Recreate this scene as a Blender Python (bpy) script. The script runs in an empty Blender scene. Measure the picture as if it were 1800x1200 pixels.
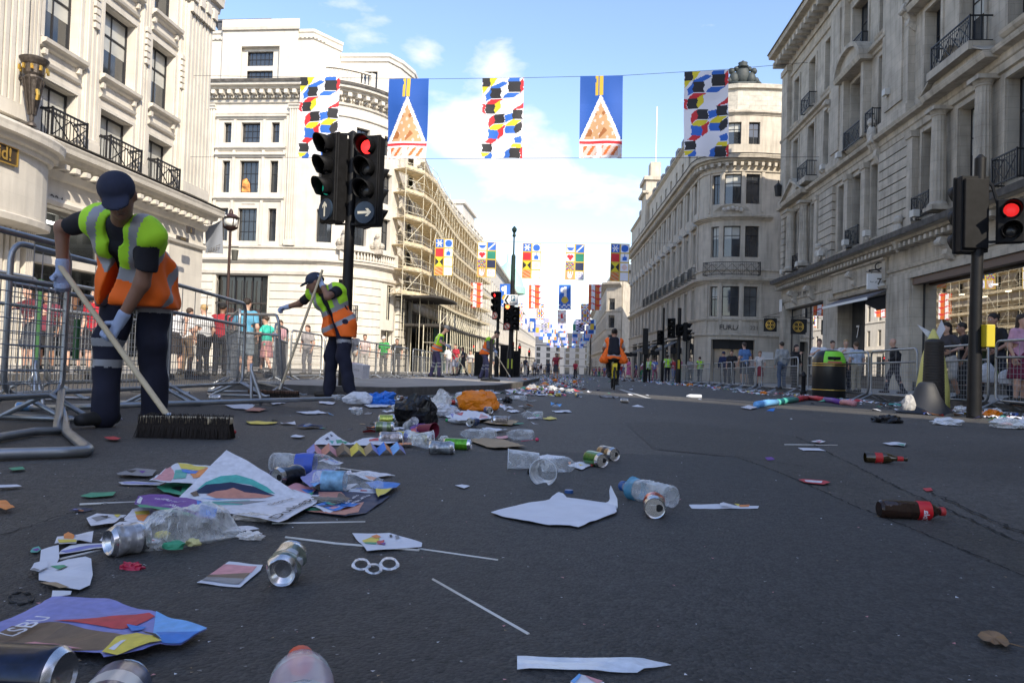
import bpy, bmesh, math, random
import numpy as np
from mathutils import Vector, Matrix
random.seed(7)
PI=math.pi; R=math.radians
SC=bpy.context.scene; COL=SC.collection
# ---------------- camera
F=1300.; ROLL=.031; CH=.40
_x=103*math.cos(ROLL)+36*math.sin(ROLL); _y=103*math.sin(ROLL)-36*math.cos(ROLL)
CR=(Matrix.Rotation(math.atan2(_x,F),3,'Z')@Matrix.Rotation(PI/2+math.atan2(-_y,math.hypot(F,_x)),3,'X')@Matrix.Rotation(ROLL,3,'Z'))
cam=bpy.data.objects.new('camera',bpy.data.cameras.new('camera')); COL.objects.link(cam)
cam.matrix_world=Matrix.Translation((0,0,CH))@CR.to_4x4()
cam.data.sensor_width=36; cam.data.lens=36*F/1800; cam.data.clip_start=.05; cam.data.clip_end=5000
cam.data.dof.use_dof=False
SC.camera=cam
# ---------------- sun and sky
SUN_AZ=R(33.5)   # angle of the sun behind-right of the camera, from -Y towards +X
SUN_EL=R(34.3)
sd=Vector((math.sin(SUN_AZ)*math.cos(SUN_EL),-math.cos(SUN_AZ)*math.cos(SUN_EL),math.sin(SUN_EL)))
sun=bpy.data.objects.new('sun',bpy.data.lights.new('sun','SUN')); COL.objects.link(sun)
sun.data.energy=3.6; sun.data.angle=R(.5); sun.data.color=(1,.90,.74)
sun.rotation_euler=sd.to_track_quat('Z','Y').to_euler()
W=bpy.data.worlds.new('World'); SC.world=W; W.use_nodes=True
nt=W.node_tree; N=nt.nodes; L=nt.links; bg=N['Background']
sky=N.new('ShaderNodeTexSky'); sky.sky_type='NISHITA'; sky.sun_disc=False
sky.sun_elevation=SUN_EL; sky.sun_rotation=math.atan2(sd.x,sd.y); sky.air_density=1.2; sky.dust_density=.8; sky.ozone_density=1.5
tc=N.new('ShaderNodeTexCoord'); mp=N.new('ShaderNodeMapping'); mp.inputs['Scale'].default_value=(1,1,2.1)
mp.inputs['Location'].default_value=(.35,.1,.12)
L.new(tc.outputs['Generated'],mp.inputs['Vector'])
nz=N.new('ShaderNodeTexNoise'); nz.inputs['Scale'].default_value=7; nz.inputs['Detail'].default_value=9; nz.inputs['Roughness'].default_value=.55; nz.inputs['Distortion'].default_value=.15
L.new(mp.outputs['Vector'],nz.inputs['Vector'])
rp=N.new('ShaderNodeValToRGB'); rp.color_ramp.elements[0].position=.60; rp.color_ramp.elements[1].position=.74
acc=nz.outputs['Fac']
CR0=CR
for (cpx,cpy,cr_,ck) in ((790,235,.085,.24),(890,250,.09,.24),(960,290,.07,.17),(1060,340,.07,.13),(744,96,.034,.17),(876,113,.05,.18),(1000,560,.12,.10),(-500,200,.5,.2),(2600,300,.6,.2)):
    v_=(CR@Vector(((cpx-900)/F,-(cpy-600)/F,-1))).normalized(); ds_=N.new('ShaderNodeVectorMath'); ds_.operation='DISTANCE'; L.new(tc.outputs['Generated'],ds_.inputs[0]); ds_.inputs[1].default_value=v_
    mr_=N.new('ShaderNodeMapRange'); mr_.inputs[1].default_value=0; mr_.inputs[2].default_value=cr_; mr_.inputs[3].default_value=ck; mr_.inputs[4].default_value=0; L.new(ds_.outputs['Value'],mr_.inputs[0])
    ad_=N.new('ShaderNodeMath'); L.new(acc,ad_.inputs[0]); L.new(mr_.outputs[0],ad_.inputs[1]); acc=ad_.outputs[0]
L.new(acc,rp.inputs['Fac'])
sx=N.new('ShaderNodeSeparateXYZ'); L.new(tc.outputs['Generated'],sx.inputs[0])
hz=N.new('ShaderNodeMapRange'); hz.inputs[1].default_value=.04; hz.inputs[2].default_value=.40; hz.inputs[3].default_value=1; hz.inputs[4].default_value=.0; hz.interpolation_type='SMOOTHSTEP'
L.new(sx.outputs['Z'],hz.inputs[0])
mm=N.new('ShaderNodeMath'); mm.operation='MULTIPLY'; L.new(rp.outputs['Color'],mm.inputs[0])
h2=N.new('ShaderNodeMapRange'); h2.inputs[1].default_value=.22; h2.inputs[2].default_value=.42; h2.inputs[3].default_value=1; h2.inputs[4].default_value=.9; L.new(sx.outputs['Z'],h2.inputs[0])
L.new(h2.outputs[0],mm.inputs[1])
pw=N.new('ShaderNodeMath'); pw.operation='MULTIPLY'; pw.inputs[1].default_value=.25; L.new(hz.outputs[0],pw.inputs[0])
mx=N.new('ShaderNodeMath'); mx.operation='MAXIMUM'; L.new(mm.outputs[0],mx.inputs[0]); L.new(pw.outputs[0],mx.inputs[1])
cm=N.new('ShaderNodeMixRGB'); cm.inputs[2].default_value=(4.3,4.5,4.85,1)
sc2=N.new('ShaderNodeMixRGB'); sc2.blend_type='MULTIPLY'; sc2.inputs[0].default_value=1; sc2.inputs[2].default_value=(1.0,1.0,1.12,1)
L.new(sky.outputs[0],sc2.inputs[1]); L.new(mx.outputs[0],cm.inputs[0]); L.new(sc2.outputs[0],cm.inputs[1]); L.new(cm.outputs[0],bg.inputs[0])
bg.inputs[1].default_value=.15
SC.view_settings.view_transform='Standard'; SC.view_settings.look='None'; SC.view_settings.exposure=.80; SC.view_settings.gamma=1
SC.render.engine='CYCLES'
try: SC.cycles.max_bounces=10; SC.cycles.transparent_max_bounces=16
except Exception: pass
# ---------------- projection helpers (photo pixel -> point in the place)
SL=-.0155
def ray(px,py): return CR@Vector(((px-900)/F,-(py-600)/F,-1))
CP=Vector((0,0,CH))
def G(y): return SL*y
def gp(px,py,h=0):
    d=ray(px,py); t=(h-CH)/(d.z-SL*d.y); return CP+d*t
def atx(px,py,x): d=ray(px,py); return CP+d*(x/d.x)
def aty(px,py,y): d=ray(px,py); return CP+d*(y/d.y)
# ---------------- tagging
def tag(o,label=None,cat=None,group=None,kind=None):
    if label: o['label']=label
    if cat: o['category']=cat
    if group: o['group']=group
    if kind: o['kind']=kind
    return o
def empty(name,loc=(0,0,0),label=None,cat=None,group=None,rz=0):
    o=bpy.data.objects.new(name,None); COL.objects.link(o); o.location=loc; o.rotation_euler=(0,0,rz); o.empty_display_size=.1
    return tag(o,label,cat,group)
def copy_tree(o,parent=None):
    c=o.copy(); COL.objects.link(c); c.parent=parent
    for ch in list(o.children): copy_tree(ch,c)
    return c
# ---------------- materials
MC={}
def mat(name,col=(.5,.5,.5),rough=.6,metal=0,var=0,vs=6,bump=0,bs=60,spec=.5,trans=0,ior=1.45,alpha=1,coat=0,emit=None,es=1,sub=0,streak=0,course=0,vcol=None,detail=4):
    if name in MC: return MC[name]
    m=bpy.data.materials.new(name); m.use_nodes=True; n=m.node_tree.nodes; l=m.node_tree.links; b=n['Principled BSDF']
    b.inputs['Base Color'].default_value=(*col,1); b.inputs['Roughness'].default_value=rough; b.inputs['Metallic'].default_value=metal
    b.inputs['Specular IOR Level'].default_value=spec; b.inputs['Transmission Weight'].default_value=trans; b.inputs['IOR'].default_value=ior
    b.inputs['Alpha'].default_value=alpha; b.inputs['Coat Weight'].default_value=coat
    if emit: b.inputs['Emission Color'].default_value=(*emit,1); b.inputs['Emission Strength'].default_value=es
    tcn=n.new('ShaderNodeTexCoord'); cur=None
    if var or streak or course:
        z=n.new('ShaderNodeTexNoise'); z.inputs['Scale'].default_value=vs; z.inputs['Detail'].default_value=detail; l.new(tcn.outputs['Object'],z.inputs['Vector'])
        mr=n.new('ShaderNodeMapRange'); mr.inputs[1].default_value=.3; mr.inputs[2].default_value=.7; mr.inputs[3].default_value=1-var; mr.inputs[4].default_value=1+var*.6; l.new(z.outputs['Fac'],mr.inputs[0]); cur=mr.outputs[0]
        if streak:
            mpn=n.new('ShaderNodeMapping'); mpn.inputs['Scale'].default_value=(1.6,1.6,.16); l.new(tcn.outputs['Object'],mpn.inputs['Vector'])
            z2=n.new('ShaderNodeTexNoise'); z2.inputs['Scale'].default_value=2.2; z2.inputs['Detail'].default_value=6; l.new(mpn.outputs[0],z2.inputs['Vector'])
            m2=n.new('ShaderNodeMapRange'); m2.inputs[1].default_value=.48; m2.inputs[2].default_value=.72; m2.inputs[3].default_value=1; m2.inputs[4].default_value=1-streak; l.new(z2.outputs['Fac'],m2.inputs[0])
            k=n.new('ShaderNodeMath'); k.operation='MULTIPLY'; l.new(cur,k.inputs[0]); l.new(m2.outputs[0],k.inputs[1]); cur=k.outputs[0]
        if course:
            # block joints: use (x+y, z) so both walls get courses
            s=n.new('ShaderNodeSeparateXYZ'); l.new(tcn.outputs['Object'],s.inputs[0]); ad=n.new('ShaderNodeMath'); l.new(s.outputs[0],ad.inputs[0]); l.new(s.outputs[1],ad.inputs[1])
            cb=n.new('ShaderNodeCombineXYZ'); l.new(ad.outputs[0],cb.inputs[0]); l.new(s.outputs[2],cb.inputs[1])
            br=n.new('ShaderNodeTexBrick'); br.inputs['Scale'].default_value=1; br.inputs['Brick Width'].default_value=1.1; br.inputs['Row Height'].default_value=.42; br.inputs['Mortar Size'].default_value=.009
            br.inputs['Color1'].default_value=(1,1,1,1); br.inputs['Color2'].default_value=(1-course*.5,)*3+(1,); br.inputs['Mortar'].default_value=(1-course*1.6,)*3+(1,)
            l.new(cb.outputs[0],br.inputs['Vector']); k=n.new('ShaderNodeMath'); k.operation='MULTIPLY'; l.new(cur,k.inputs[0]); l.new(br.outputs['Color'],k.inputs[1]); cur=k.outputs[0]
        mix=n.new('ShaderNodeMixRGB'); mix.blend_type='MULTIPLY'; mix.inputs[0].default_value=1; mix.inputs[1].default_value=(*col,1); l.new(cur,mix.inputs[2]); l.new(mix.outputs[0],b.inputs['Base Color'])
    if bump:
        z=n.new('ShaderNodeTexNoise'); z.inputs['Scale'].default_value=bs; z.inputs['Detail'].default_value=6; l.new(tcn.outputs['Object'],z.inputs['Vector'])
        bp=n.new('ShaderNodeBump'); bp.inputs['Strength'].default_value=bump; bp.inputs['Distance'].default_value=.02; l.new(z.outputs['Fac'],bp.inputs['Height']); l.new(bp.outputs[0],b.inputs['Normal'])
    MC[name]=m; return m
def glass_thin(name,tint=(1,1,1),refl=.12,rough=.02,ior=1.5,boost=1):
    if name in MC: return MC[name]
    m=bpy.data.materials.new(name); m.use_nodes=True; n=m.node_tree.nodes; l=m.node_tree.links
    for x in list(n):
        if x.type!='OUTPUT_MATERIAL': n.remove(x)
    out=[x for x in n if x.type=='OUTPUT_MATERIAL'][0]
    t=n.new('ShaderNodeBsdfTransparent'); t.inputs[0].default_value=(*tint,1); g=n.new('ShaderNodeBsdfGlossy'); g.inputs['Roughness'].default_value=rough
    fr=n.new('ShaderNodeFresnel'); fr.inputs[0].default_value=ior; k=n.new('ShaderNodeMath'); k.operation='MULTIPLY'; k.inputs[1].default_value=boost; k.use_clamp=True; l.new(fr.outputs[0],k.inputs[0])
    mx=n.new('ShaderNodeMixShader'); l.new(k.outputs[0],mx.inputs[0]); l.new(t.outputs[0],mx.inputs[1]); l.new(g.outputs[0],mx.inputs[2]); l.new(mx.outputs[0],out.inputs[0])
    MC[name]=m; return m
def film(name,col=(.9,.92,.95),op=.3,rough=.15,crinkle=30,edge=.75):
    """thin milky plastic: part see-through, part lit like a sheet, crinkled highlights"""
    if name in MC: return MC[name]
    m=bpy.data.materials.new(name); m.use_nodes=True; n=m.node_tree.nodes; l=m.node_tree.links; b=n['Principled BSDF']; out=[x for x in n if x.type=='OUTPUT_MATERIAL'][0]
    b.inputs['Base Color'].default_value=(*col,1); b.inputs['Roughness'].default_value=rough
    t=n.new('ShaderNodeBsdfTransparent'); t.inputs[0].default_value=(.96,.97,.98,1)
    lw=n.new('ShaderNodeLayerWeight'); lw.inputs[0].default_value=.35
    tcn=n.new('ShaderNodeTexCoord'); z=n.new('ShaderNodeTexNoise'); z.inputs['Scale'].default_value=crinkle; z.inputs['Detail'].default_value=3; l.new(tcn.outputs['Object'],z.inputs['Vector'])
    mr=n.new('ShaderNodeMapRange'); mr.inputs[1].default_value=.45; mr.inputs[2].default_value=.7; mr.inputs[3].default_value=op; mr.inputs[4].default_value=min(1,op+.25); l.new(z.outputs['Fac'],mr.inputs[0])
    a=n.new('ShaderNodeMath'); a.operation='MULTIPLY_ADD'; a.inputs[1].default_value=edge; a.use_clamp=True; l.new(lw.outputs['Facing'],a.inputs[0]); l.new(mr.outputs[0],a.inputs[2])
    bp=n.new('ShaderNodeBump'); bp.inputs['Strength'].default_value=.35; bp.inputs['Distance'].default_value=.01; l.new(z.outputs['Fac'],bp.inputs['Height']); l.new(bp.outputs[0],b.inputs['Normal'])
    mx=n.new('ShaderNodeMixShader'); l.new(a.outputs[0],mx.inputs[0]); l.new(t.outputs[0],mx.inputs[1]); l.new(b.outputs[0],mx.inputs[2]); l.new(mx.outputs[0],out.inputs[0])
    MC[name]=m; return m
# ---------------- mesh builder
class MB:
    def __init__(s,xf=None): s.v=[];s.f=[];s.m=[];s.xf=xf
    def add(s,vs,fs,mi=0):
        b=len(s.v)
        if s.xf: vs=[s.xf(v) for v in vs]
        s.v.extend([tuple(v) for v in vs]); s.f.extend([tuple(i+b for i in f) for f in fs]); s.m.extend([mi]*len(fs))
    def box(s,x0,x1,y0,y1,z0,z1,mi=0,M=None):
        vs=[(x,y,z) for z in (z0,z1) for y in (y0,y1) for x in (x0,x1)]
        if M is not None: vs=[M@Vector(v) for v in vs]
        s.add(vs,[(0,2,3,1),(4,5,7,6),(0,1,5,4),(2,6,7,3),(0,4,6,2),(1,3,7,5)],mi)
    def bar(s,a,b,w,h=None,mi=0,up=(0,0,1)):
        a=Vector(a);b=Vector(b);d=(b-a); ln=d.length
        if ln<1e-6: return
        d/=ln; u=Vector(up); 
        if abs(d.dot(u))>.98: u=Vector((0,1,0)) if abs(d.y)<.9 else Vector((1,0,0))
        x=d.cross(u).normalized(); u=x.cross(d); h=h or w
        vs=[p+x*(i*w/2)+u*(j*h/2) for p in (a,b) for i,j in ((-1,-1),(1,-1),(1,1),(-1,1))]
        s.add(vs,[(0,1,2,3),(7,6,5,4),(0,4,5,1),(1,5,6,2),(2,6,7,3),(3,7,4,0)],mi)
    def tube(s,pts,r,n=8,mi=0,cap=True,closed=False):
        pts=[Vector(p) for p in pts]; k=len(pts); rs=r if isinstance(r,(list,tuple)) else [r]*k
        up=None; vs=[]
        for i,p in enumerate(pts):
            if closed: d=(pts[(i+1)%k]-pts[i-1])
            else: d=(pts[min(i+1,k-1)]-pts[max(i-1,0)])
            if d.length<1e-9: d=Vector((0,0,1))
            d.normalize()
            if up is None:
                a=Vector((0,0,1)) if abs(d.z)<.9 else Vector((1,0,0)); up=(a-d*a.dot(d)).normalized()
            else:
                up=up-d*up.dot(d); up=up.normalized() if up.length>1e-6 else Vector((1,0,0))
            q=d.cross(up)
            for j in range(n): t=2*PI*j/n; vs.append(p+(up*math.cos(t)+q*math.sin(t))*rs[i])
        fs=[]
        for i in range(k if closed else k-1):
            for j in range(n):
                a=i*n+j;b=i*n+(j+1)%n;c=((i+1)%k)*n+(j+1)%n;d=((i+1)%k)*n+j; fs.append((a,b,c,d))
        if cap and not closed: fs.append(tuple(range(n-1,-1,-1))); fs.append(tuple((k-1)*n+j for j in range(n)))
        s.add(vs,fs,mi)
    def lathe(s,prof,n=16,mi=0,M=None,mis=None,cap=True,wob=None):
        """prof [(r,z)] about Z then matrix M"""
        vs=[]
        for i,(r,z) in enumerate(prof):
            for j in range(n):
                t=2*PI*j/n; rr=r*(wob(t,z) if wob else 1); v=Vector((rr*math.cos(t),rr*math.sin(t),z)); vs.append(M@v if M is not None else v)
        k=len(prof)
        for i in range(k-1):
            pass
        b=len(s.v)
        fs=[];ms=[]
        for i in range(k-1):
            for j in range(n):
                fs.append((i*n+j,i*n+(j+1)%n,(i+1)*n+(j+1)%n,(i+1)*n+j)); ms.append(mis[i] if mis else mi)
        if cap:
            fs.append(tuple(range(n-1,-1,-1))); ms.append(mis[0] if mis else mi); fs.append(tuple((k-1)*n+j for j in range(n))); ms.append(mis[-1] if mis else mi)
        if s.xf: vs=[s.xf(v) for v in vs]
        s.v.extend([tuple(v) for v in vs]); s.f.extend([tuple(i+b for i in f) for f in fs]); s.m.extend(ms)
    def ball(s,c,r,n=12,mi=0,sc=(1,1,1),M=None):
        k=max(4,n//2); c=Vector(c); pr=[]
        T=Matrix.Translation(c)@(M.to_4x4() if M is not None else Matrix.Identity(4))@Matrix.Diagonal((*sc,1))
        s.lathe([(max(1e-4,r*math.sin(PI*i/k)),-r*math.cos(PI*i/k)) for i in range(k+1)],n,mi,T,cap=False)
    def poly(s,pts,mi=0): s.add(pts,[tuple(range(len(pts)))],mi)
    def prism(s,pts,d,mi=0,side=None):
        pts=[Vector(p) for p in pts]; n=len(pts); q=[p+Vector(d) for p in pts]
        s.add(pts+q,[tuple(range(n-1,-1,-1)),tuple(range(n,2*n))],mi)
        s.add(pts+q,[(i,(i+1)%n,n+(i+1)%n,n+i) for i in range(n)],mi if side is None else side)
    def mark(s):
        s.mk=getattr(s,'mk',[]); s.mk.append((len(s.v),len(s.f)))
    def build(s,name,mats,parent=None,smooth=False,loc=None,bevel=0):
        mk=getattr(s,'mk',None)
        if mk:
            mk=[(0,0)]+mk+[(len(s.v),len(s.f))]; s.mk=None; r=None
            for (a,b),(c,d) in zip(mk,mk[1:]):
                if d<=b: continue
                t=MB(); t.v=s.v[a:c]; t.f=[tuple(i-a for i in f) for f in s.f[b:d]]; t.m=s.m[b:d]; r=t.build(name,mats,parent,smooth,loc,bevel)
            return r
        if not isinstance(mats,(list,tuple)): mats=[mats]
        me=bpy.data.meshes.new(name); me.from_pydata(s.v,[],s.f)
        for m in mats: me.materials.append(m)
        if len(mats)>1: me.polygons.foreach_set('material_index',[min(i,len(mats)-1) for i in s.m])
        if smooth is True: me.polygons.foreach_set('use_smooth',[True]*len(me.polygons))
        elif smooth: me.polygons.foreach_set('use_smooth',[True]*len(me.polygons)); 
        me.update()
        if smooth and smooth is not True:
            try: me.set_sharp_from_angle(angle=R(smooth))
            except Exception: pass
        o=bpy.data.objects.new(name,me); COL.objects.link(o)
        if parent: o.parent=parent
        if loc is not None: o.location=loc
        if bevel:
            b=o.modifiers.new('b','BEVEL'); b.width=bevel; b.segments=2; b.limit_method='ANGLE'
        return o
    def joined(s,*o):
        for q in o: b=len(s.v); s.v.extend(q.v); s.f.extend([tuple(i+b for i in f) for f in q.f]); s.m.extend(q.m)
        return s
TXT={}
def text_verts(t,bold=0):
    """unit-height lettering as flat triangles in XY, centred"""
    if (t,bold) in TXT: return TXT[(t,bold)]
    c=bpy.data.curves.new('txt','FONT'); c.body=t; c.align_x='CENTER'; c.size=1.0; c.offset=bold; c.fill_mode='FRONT'; c.resolution_u=3
    o=bpy.data.objects.new('txt',c); COL.objects.link(o); dg=bpy.context.evaluated_depsgraph_get(); dg.update()
    me=bpy.data.meshes.new_from_object(o.evaluated_get(dg)); vs=[v.co.copy() for v in me.vertices]; fs=[tuple(p.vertices) for p in me.polygons]
    bpy.data.objects.remove(o); bpy.data.curves.remove(c)
    xs=[v.x for v in vs]; ys=[v.y for v in vs]; cx=(min(xs)+max(xs))/2; y0=min(ys); hh=max(ys)-y0; ww=max(xs)-min(xs)
    vs=[((v.x-cx)/hh,(v.y-y0)/hh-.5) for v in vs]; TXT[(t,bold)]=(vs,fs,ww/hh); return TXT[(t,bold)]
def lettering(t,O,X,Y,h,mats,parent=None,w=None,bold=0,name='lettering',mb=None,mi=0):
    """text centred at O, along unit X, up unit Y, cap height h, optional total width w"""
    vs,fs,asp=text_verts(t,bold); O=Vector(O);X=Vector(X);Y=Vector(Y); kx=(w/asp/h) if w else 1
    q=mb or MB(); q.add([O+X*(a*h*kx)+Y*(b*h) for a,b in vs],fs,mi)
    if mb: return
    return q.build(name,mats,parent)
def frame_M(o,x,y,z): return Matrix(((x[0],y[0],z[0],o[0]),(x[1],y[1],z[1],o[1]),(x[2],y[2],z[2],o[2]),(0,0,0,1)))
def axis_M(c,axis,up=(0,0,1)):
    """matrix whose Z axis is `axis`, origin c"""
    z=Vector(axis).normalized(); u=Vector(up); 
    if abs(z.dot(u))>.97: u=Vector((0,1,0))
    x=u.cross(z).normalized(); y=z.cross(x); return frame_M(c,x,y,z)
# ---------------- facades
class Fac:
    """vertical wall surface following a plan path; u along it, w outwards"""
    def __init__(s,pts,flip=False,crease=25):
        s.p=[Vector((a,b)) for a,b in pts]; s.n=len(pts); s.u=[0]
        for a,b in zip(s.p,s.p[1:]): s.u.append(s.u[-1]+(b-a).length)
        s.seg=[]
        for a,b in zip(s.p,s.p[1:]):
            d=(b-a).normalized(); nn=Vector((d.y,-d.x)); s.seg.append(-nn if flip else nn)
        s.vn=[]
        for i in range(s.n):
            if i==0: s.vn.append(s.seg[0]); continue
            if i==s.n-1: s.vn.append(s.seg[-1]); continue
            a,b=s.seg[i-1],s.seg[i]; m=(a+b).normalized(); s.vn.append(m/max(.3,m.dot(a)))
        s.L=s.u[-1]
    def P(s,u,w=0,z=0):
        for i in range(s.n-1):
            if u<=s.u[i+1] or i==s.n-2:
                t=(u-s.u[i])/(s.u[i+1]-s.u[i]); break
        q=s.p[i].lerp(s.p[i+1],t) if 0<=t<=1 else s.p[i]+(s.p[i+1]-s.p[i])*t
        if 0<=t<=1: nn=s.vn[i].lerp(s.vn[i+1],t); 
        else: nn=s.seg[i]
        if s.n==2: nn=s.seg[0]
        q=q+nn*w; return (q.x,q.y,z)
    def us(s,u0,u1): return [u0]+[x for x in s.u[1:-1] if u0+1e-3<x<u1-1e-3]+[u1]
    def box(s,mb,u0,u1,w0,w1,z0,z1,mi=0):
        s.mould(mb,u0,u1,[(w0,z0),(w1,z0),(w1,z1),(w0,z1)],mi)
    def mould(s,mb,u0,u1,prof,mi=0,cap=True):
        us=s.us(u0,u1); n=len(prof); vs=[s.P(u,w,z) for u in us for w,z in prof]
        fs=[(i*n+j,i*n+(j+1)%n,(i+1)*n+(j+1)%n,(i+1)*n+j) for i in range(len(us)-1) for j in range(n)]
        if cap: fs+= [tuple(range(n-1,-1,-1)),tuple((len(us)-1)*n+j for j in range(n))]
        mb.add(vs,fs,mi)
    def wall(s,mb,u0,u1,z0,z1,ops,d=.35,mi=0,rmi=None):
        """front sheet with openings (a,b,c,d) and their reveals"""
        rmi=mi if rmi is None else rmi
        zs=sorted({z0,z1,*[q for o in ops for q in o[2:4] if z0<q<z1]})
        for a,b in zip(zs,zs[1:]):
            zm=(a+b)/2; row=sorted([(o[0],o[1]) for o in ops if o[2]<zm<o[3]]); c=u0
            for p,q in row+[(u1,u1)]:
                if p-c>1e-4:
                    us=s.us(c,p)
                    for x,y in zip(us,us[1:]): mb.add([s.P(x,0,a),s.P(y,0,a),s.P(y,0,b),s.P(x,0,b)],[(0,1,2,3)],mi)
                c=max(c,q)
        for a,b,c,e in ops:
            us=s.us(a,b)
            for x,y in zip(us,us[1:]):
                mb.add([s.P(x,0,c),s.P(y,0,c),s.P(y,-d,c),s.P(x,-d,c)],[(0,1,2,3)],rmi)
                mb.add([s.P(x,0,e),s.P(y,0,e),s.P(y,-d,e),s.P(x,-d,e)],[(0,1,2,3)],rmi)
            for x in (a,b): mb.add([s.P(x,0,c),s.P(x,0,e),s.P(x,-d,e),s.P(x,-d,c)],[(0,1,2,3)],rmi)
    def window(s,parent,a,b,c,e,d=.28,nx=2,rows=(.62,),fm=None,pm=None,fr=.06,blind=0,name='window'):
        mb=MB(); w0,w1=-d-.05,-d+.02
        s.box(mb,a,a+fr,w0,w1,c,e); s.box(mb,b-fr,b,w0,w1,c,e); s.box(mb,a+fr,b-fr,w0,w1,c,c+fr); s.box(mb,a+fr,b-fr,w0,w1,e-fr,e)
        for i in range(1,nx):
            u=a+(b-a)*i/nx; s.box(mb,u-fr*.35,u+fr*.35,w0+.01,w1-.012,c+fr,e-fr)
        for r_ in rows:
            z=c+(e-c)*r_; s.box(mb,a+fr,b-fr,w0+.02,w1-.004,z-fr*.4,z+fr*.4)
        o=mb.build(name,fm or M_FRAME,parent)
        g=MB(); us=s.us(a+.01,b-.01)
        for x,y in zip(us,us[1:]): g.add([s.P(x,-d-.02,c+.01),s.P(y,-d-.02,c+.01),s.P(y,-d-.02,e-.01),s.P(x,-d-.02,e-.01)],[(0,1,2,3)],0)
        if blind:
            zz=e-(e-c)*blind
            for x,y in zip(us,us[1:]): g.add([s.P(x,-d-.016,zz),s.P(y,-d-.016,zz),s.P(y,-d-.016,e-.01),s.P(x,-d-.016,e-.01)],[(0,1,2,3)],1)
        g.build('pane',[pm or M_PANE,M_BLINDREFL],o)
        return o
def railing(fc,parent,u0,u1,w,z0,z1,m,style=0,name='balcony_railing'):
    """iron balcony standing w proud of wall between u0,u1"""
    mb=MB(); 
    def P(u,ww,z): return fc.P(u,ww,z)
    for z in (z0+.05,z1): 
        mb.bar(P(u0,0,z),P(u0,w,z),.05,.05); mb.bar(P(u1,0,z),P(u1,w,z),.05,.05)
        us=fc.us(u0,u1)
        for a,b in zip(us,us[1:]): mb.bar(P(a,w,z),P(b,w,z),.05,.05)
    L_=u1-u0; k=max(2,int(L_/.14))
    for i in range(k+1):
        u=u0+L_*i/k; t=.05 if i in (0,k) else .018; mb.bar(P(u,w,z0),P(u,w,z1+(.05 if t>.03 else 0)),t)
    np_=max(1,round(L_/.7))
    for i in range(np_):
        a=u0+L_*i/np_; b=u0+L_*(i+1)/np_
        mb.bar(P(a,w,z0+.1),P(b,w,z1-.15),.025); mb.bar(P(b,w,z0+.1),P(a,w,z1-.15),.025)
    mb.bar(P(u0,w,z1-.15),P(u1,w,z1-.15),.02)
    for i in range(1,4):
        for u in (u0,u1): mb.bar(P(u,w*i/4,z0),P(u,w*i/4,z1),.018)
    return mb.build(name,m,parent)
CORN=lambda w,z,k=1:[(0,z),(w*.25,z),(w*.3,z+.12*k),(w*.55,z+.16*k),(w*.6,z+.28*k),(w*.92,z+.3*k),(w*.95,z+.42*k),(w,z+.5*k),(w*.97,z+.55*k),(0,z+.62*k)]
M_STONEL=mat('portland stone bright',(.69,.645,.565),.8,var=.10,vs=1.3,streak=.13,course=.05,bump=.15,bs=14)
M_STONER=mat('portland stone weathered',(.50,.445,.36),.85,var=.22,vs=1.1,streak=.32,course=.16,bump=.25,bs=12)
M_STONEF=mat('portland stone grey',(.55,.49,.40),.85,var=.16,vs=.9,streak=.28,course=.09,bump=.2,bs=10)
M_SOOT=mat('sooty stone ledge',(.10,.092,.082),.9,var=.5,vs=3,bump=.2)
M_CARVE=mat('carved stone',(.50,.455,.385),.85,var=.25,vs=7,bump=.3,bs=20)
M_FRAME=mat('window frame dark',(.022,.022,.026),.45)
M_PANE=mat('window pane dark',(.03,.035,.042),.04,spec=.9,ior=1.6,var=.5,vs=.8)
M_PANE2=mat('window pane lighter',(.12,.13,.135),.05,spec=.9,ior=1.6,var=.4,vs=.9)
M_BLINDREFL=mat('blind and pale reflection',(.50,.50,.46),.25,spec=.8,var=.15,vs=2)  # blinds, and pale window reflection put into the upper pane colour
M_IRON=mat('black iron',(.018,.018,.02),.5,metal=.2)
M_LEAD=mat('grey slate roof',(.10,.105,.12),.6,var=.3,vs=2)
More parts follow.
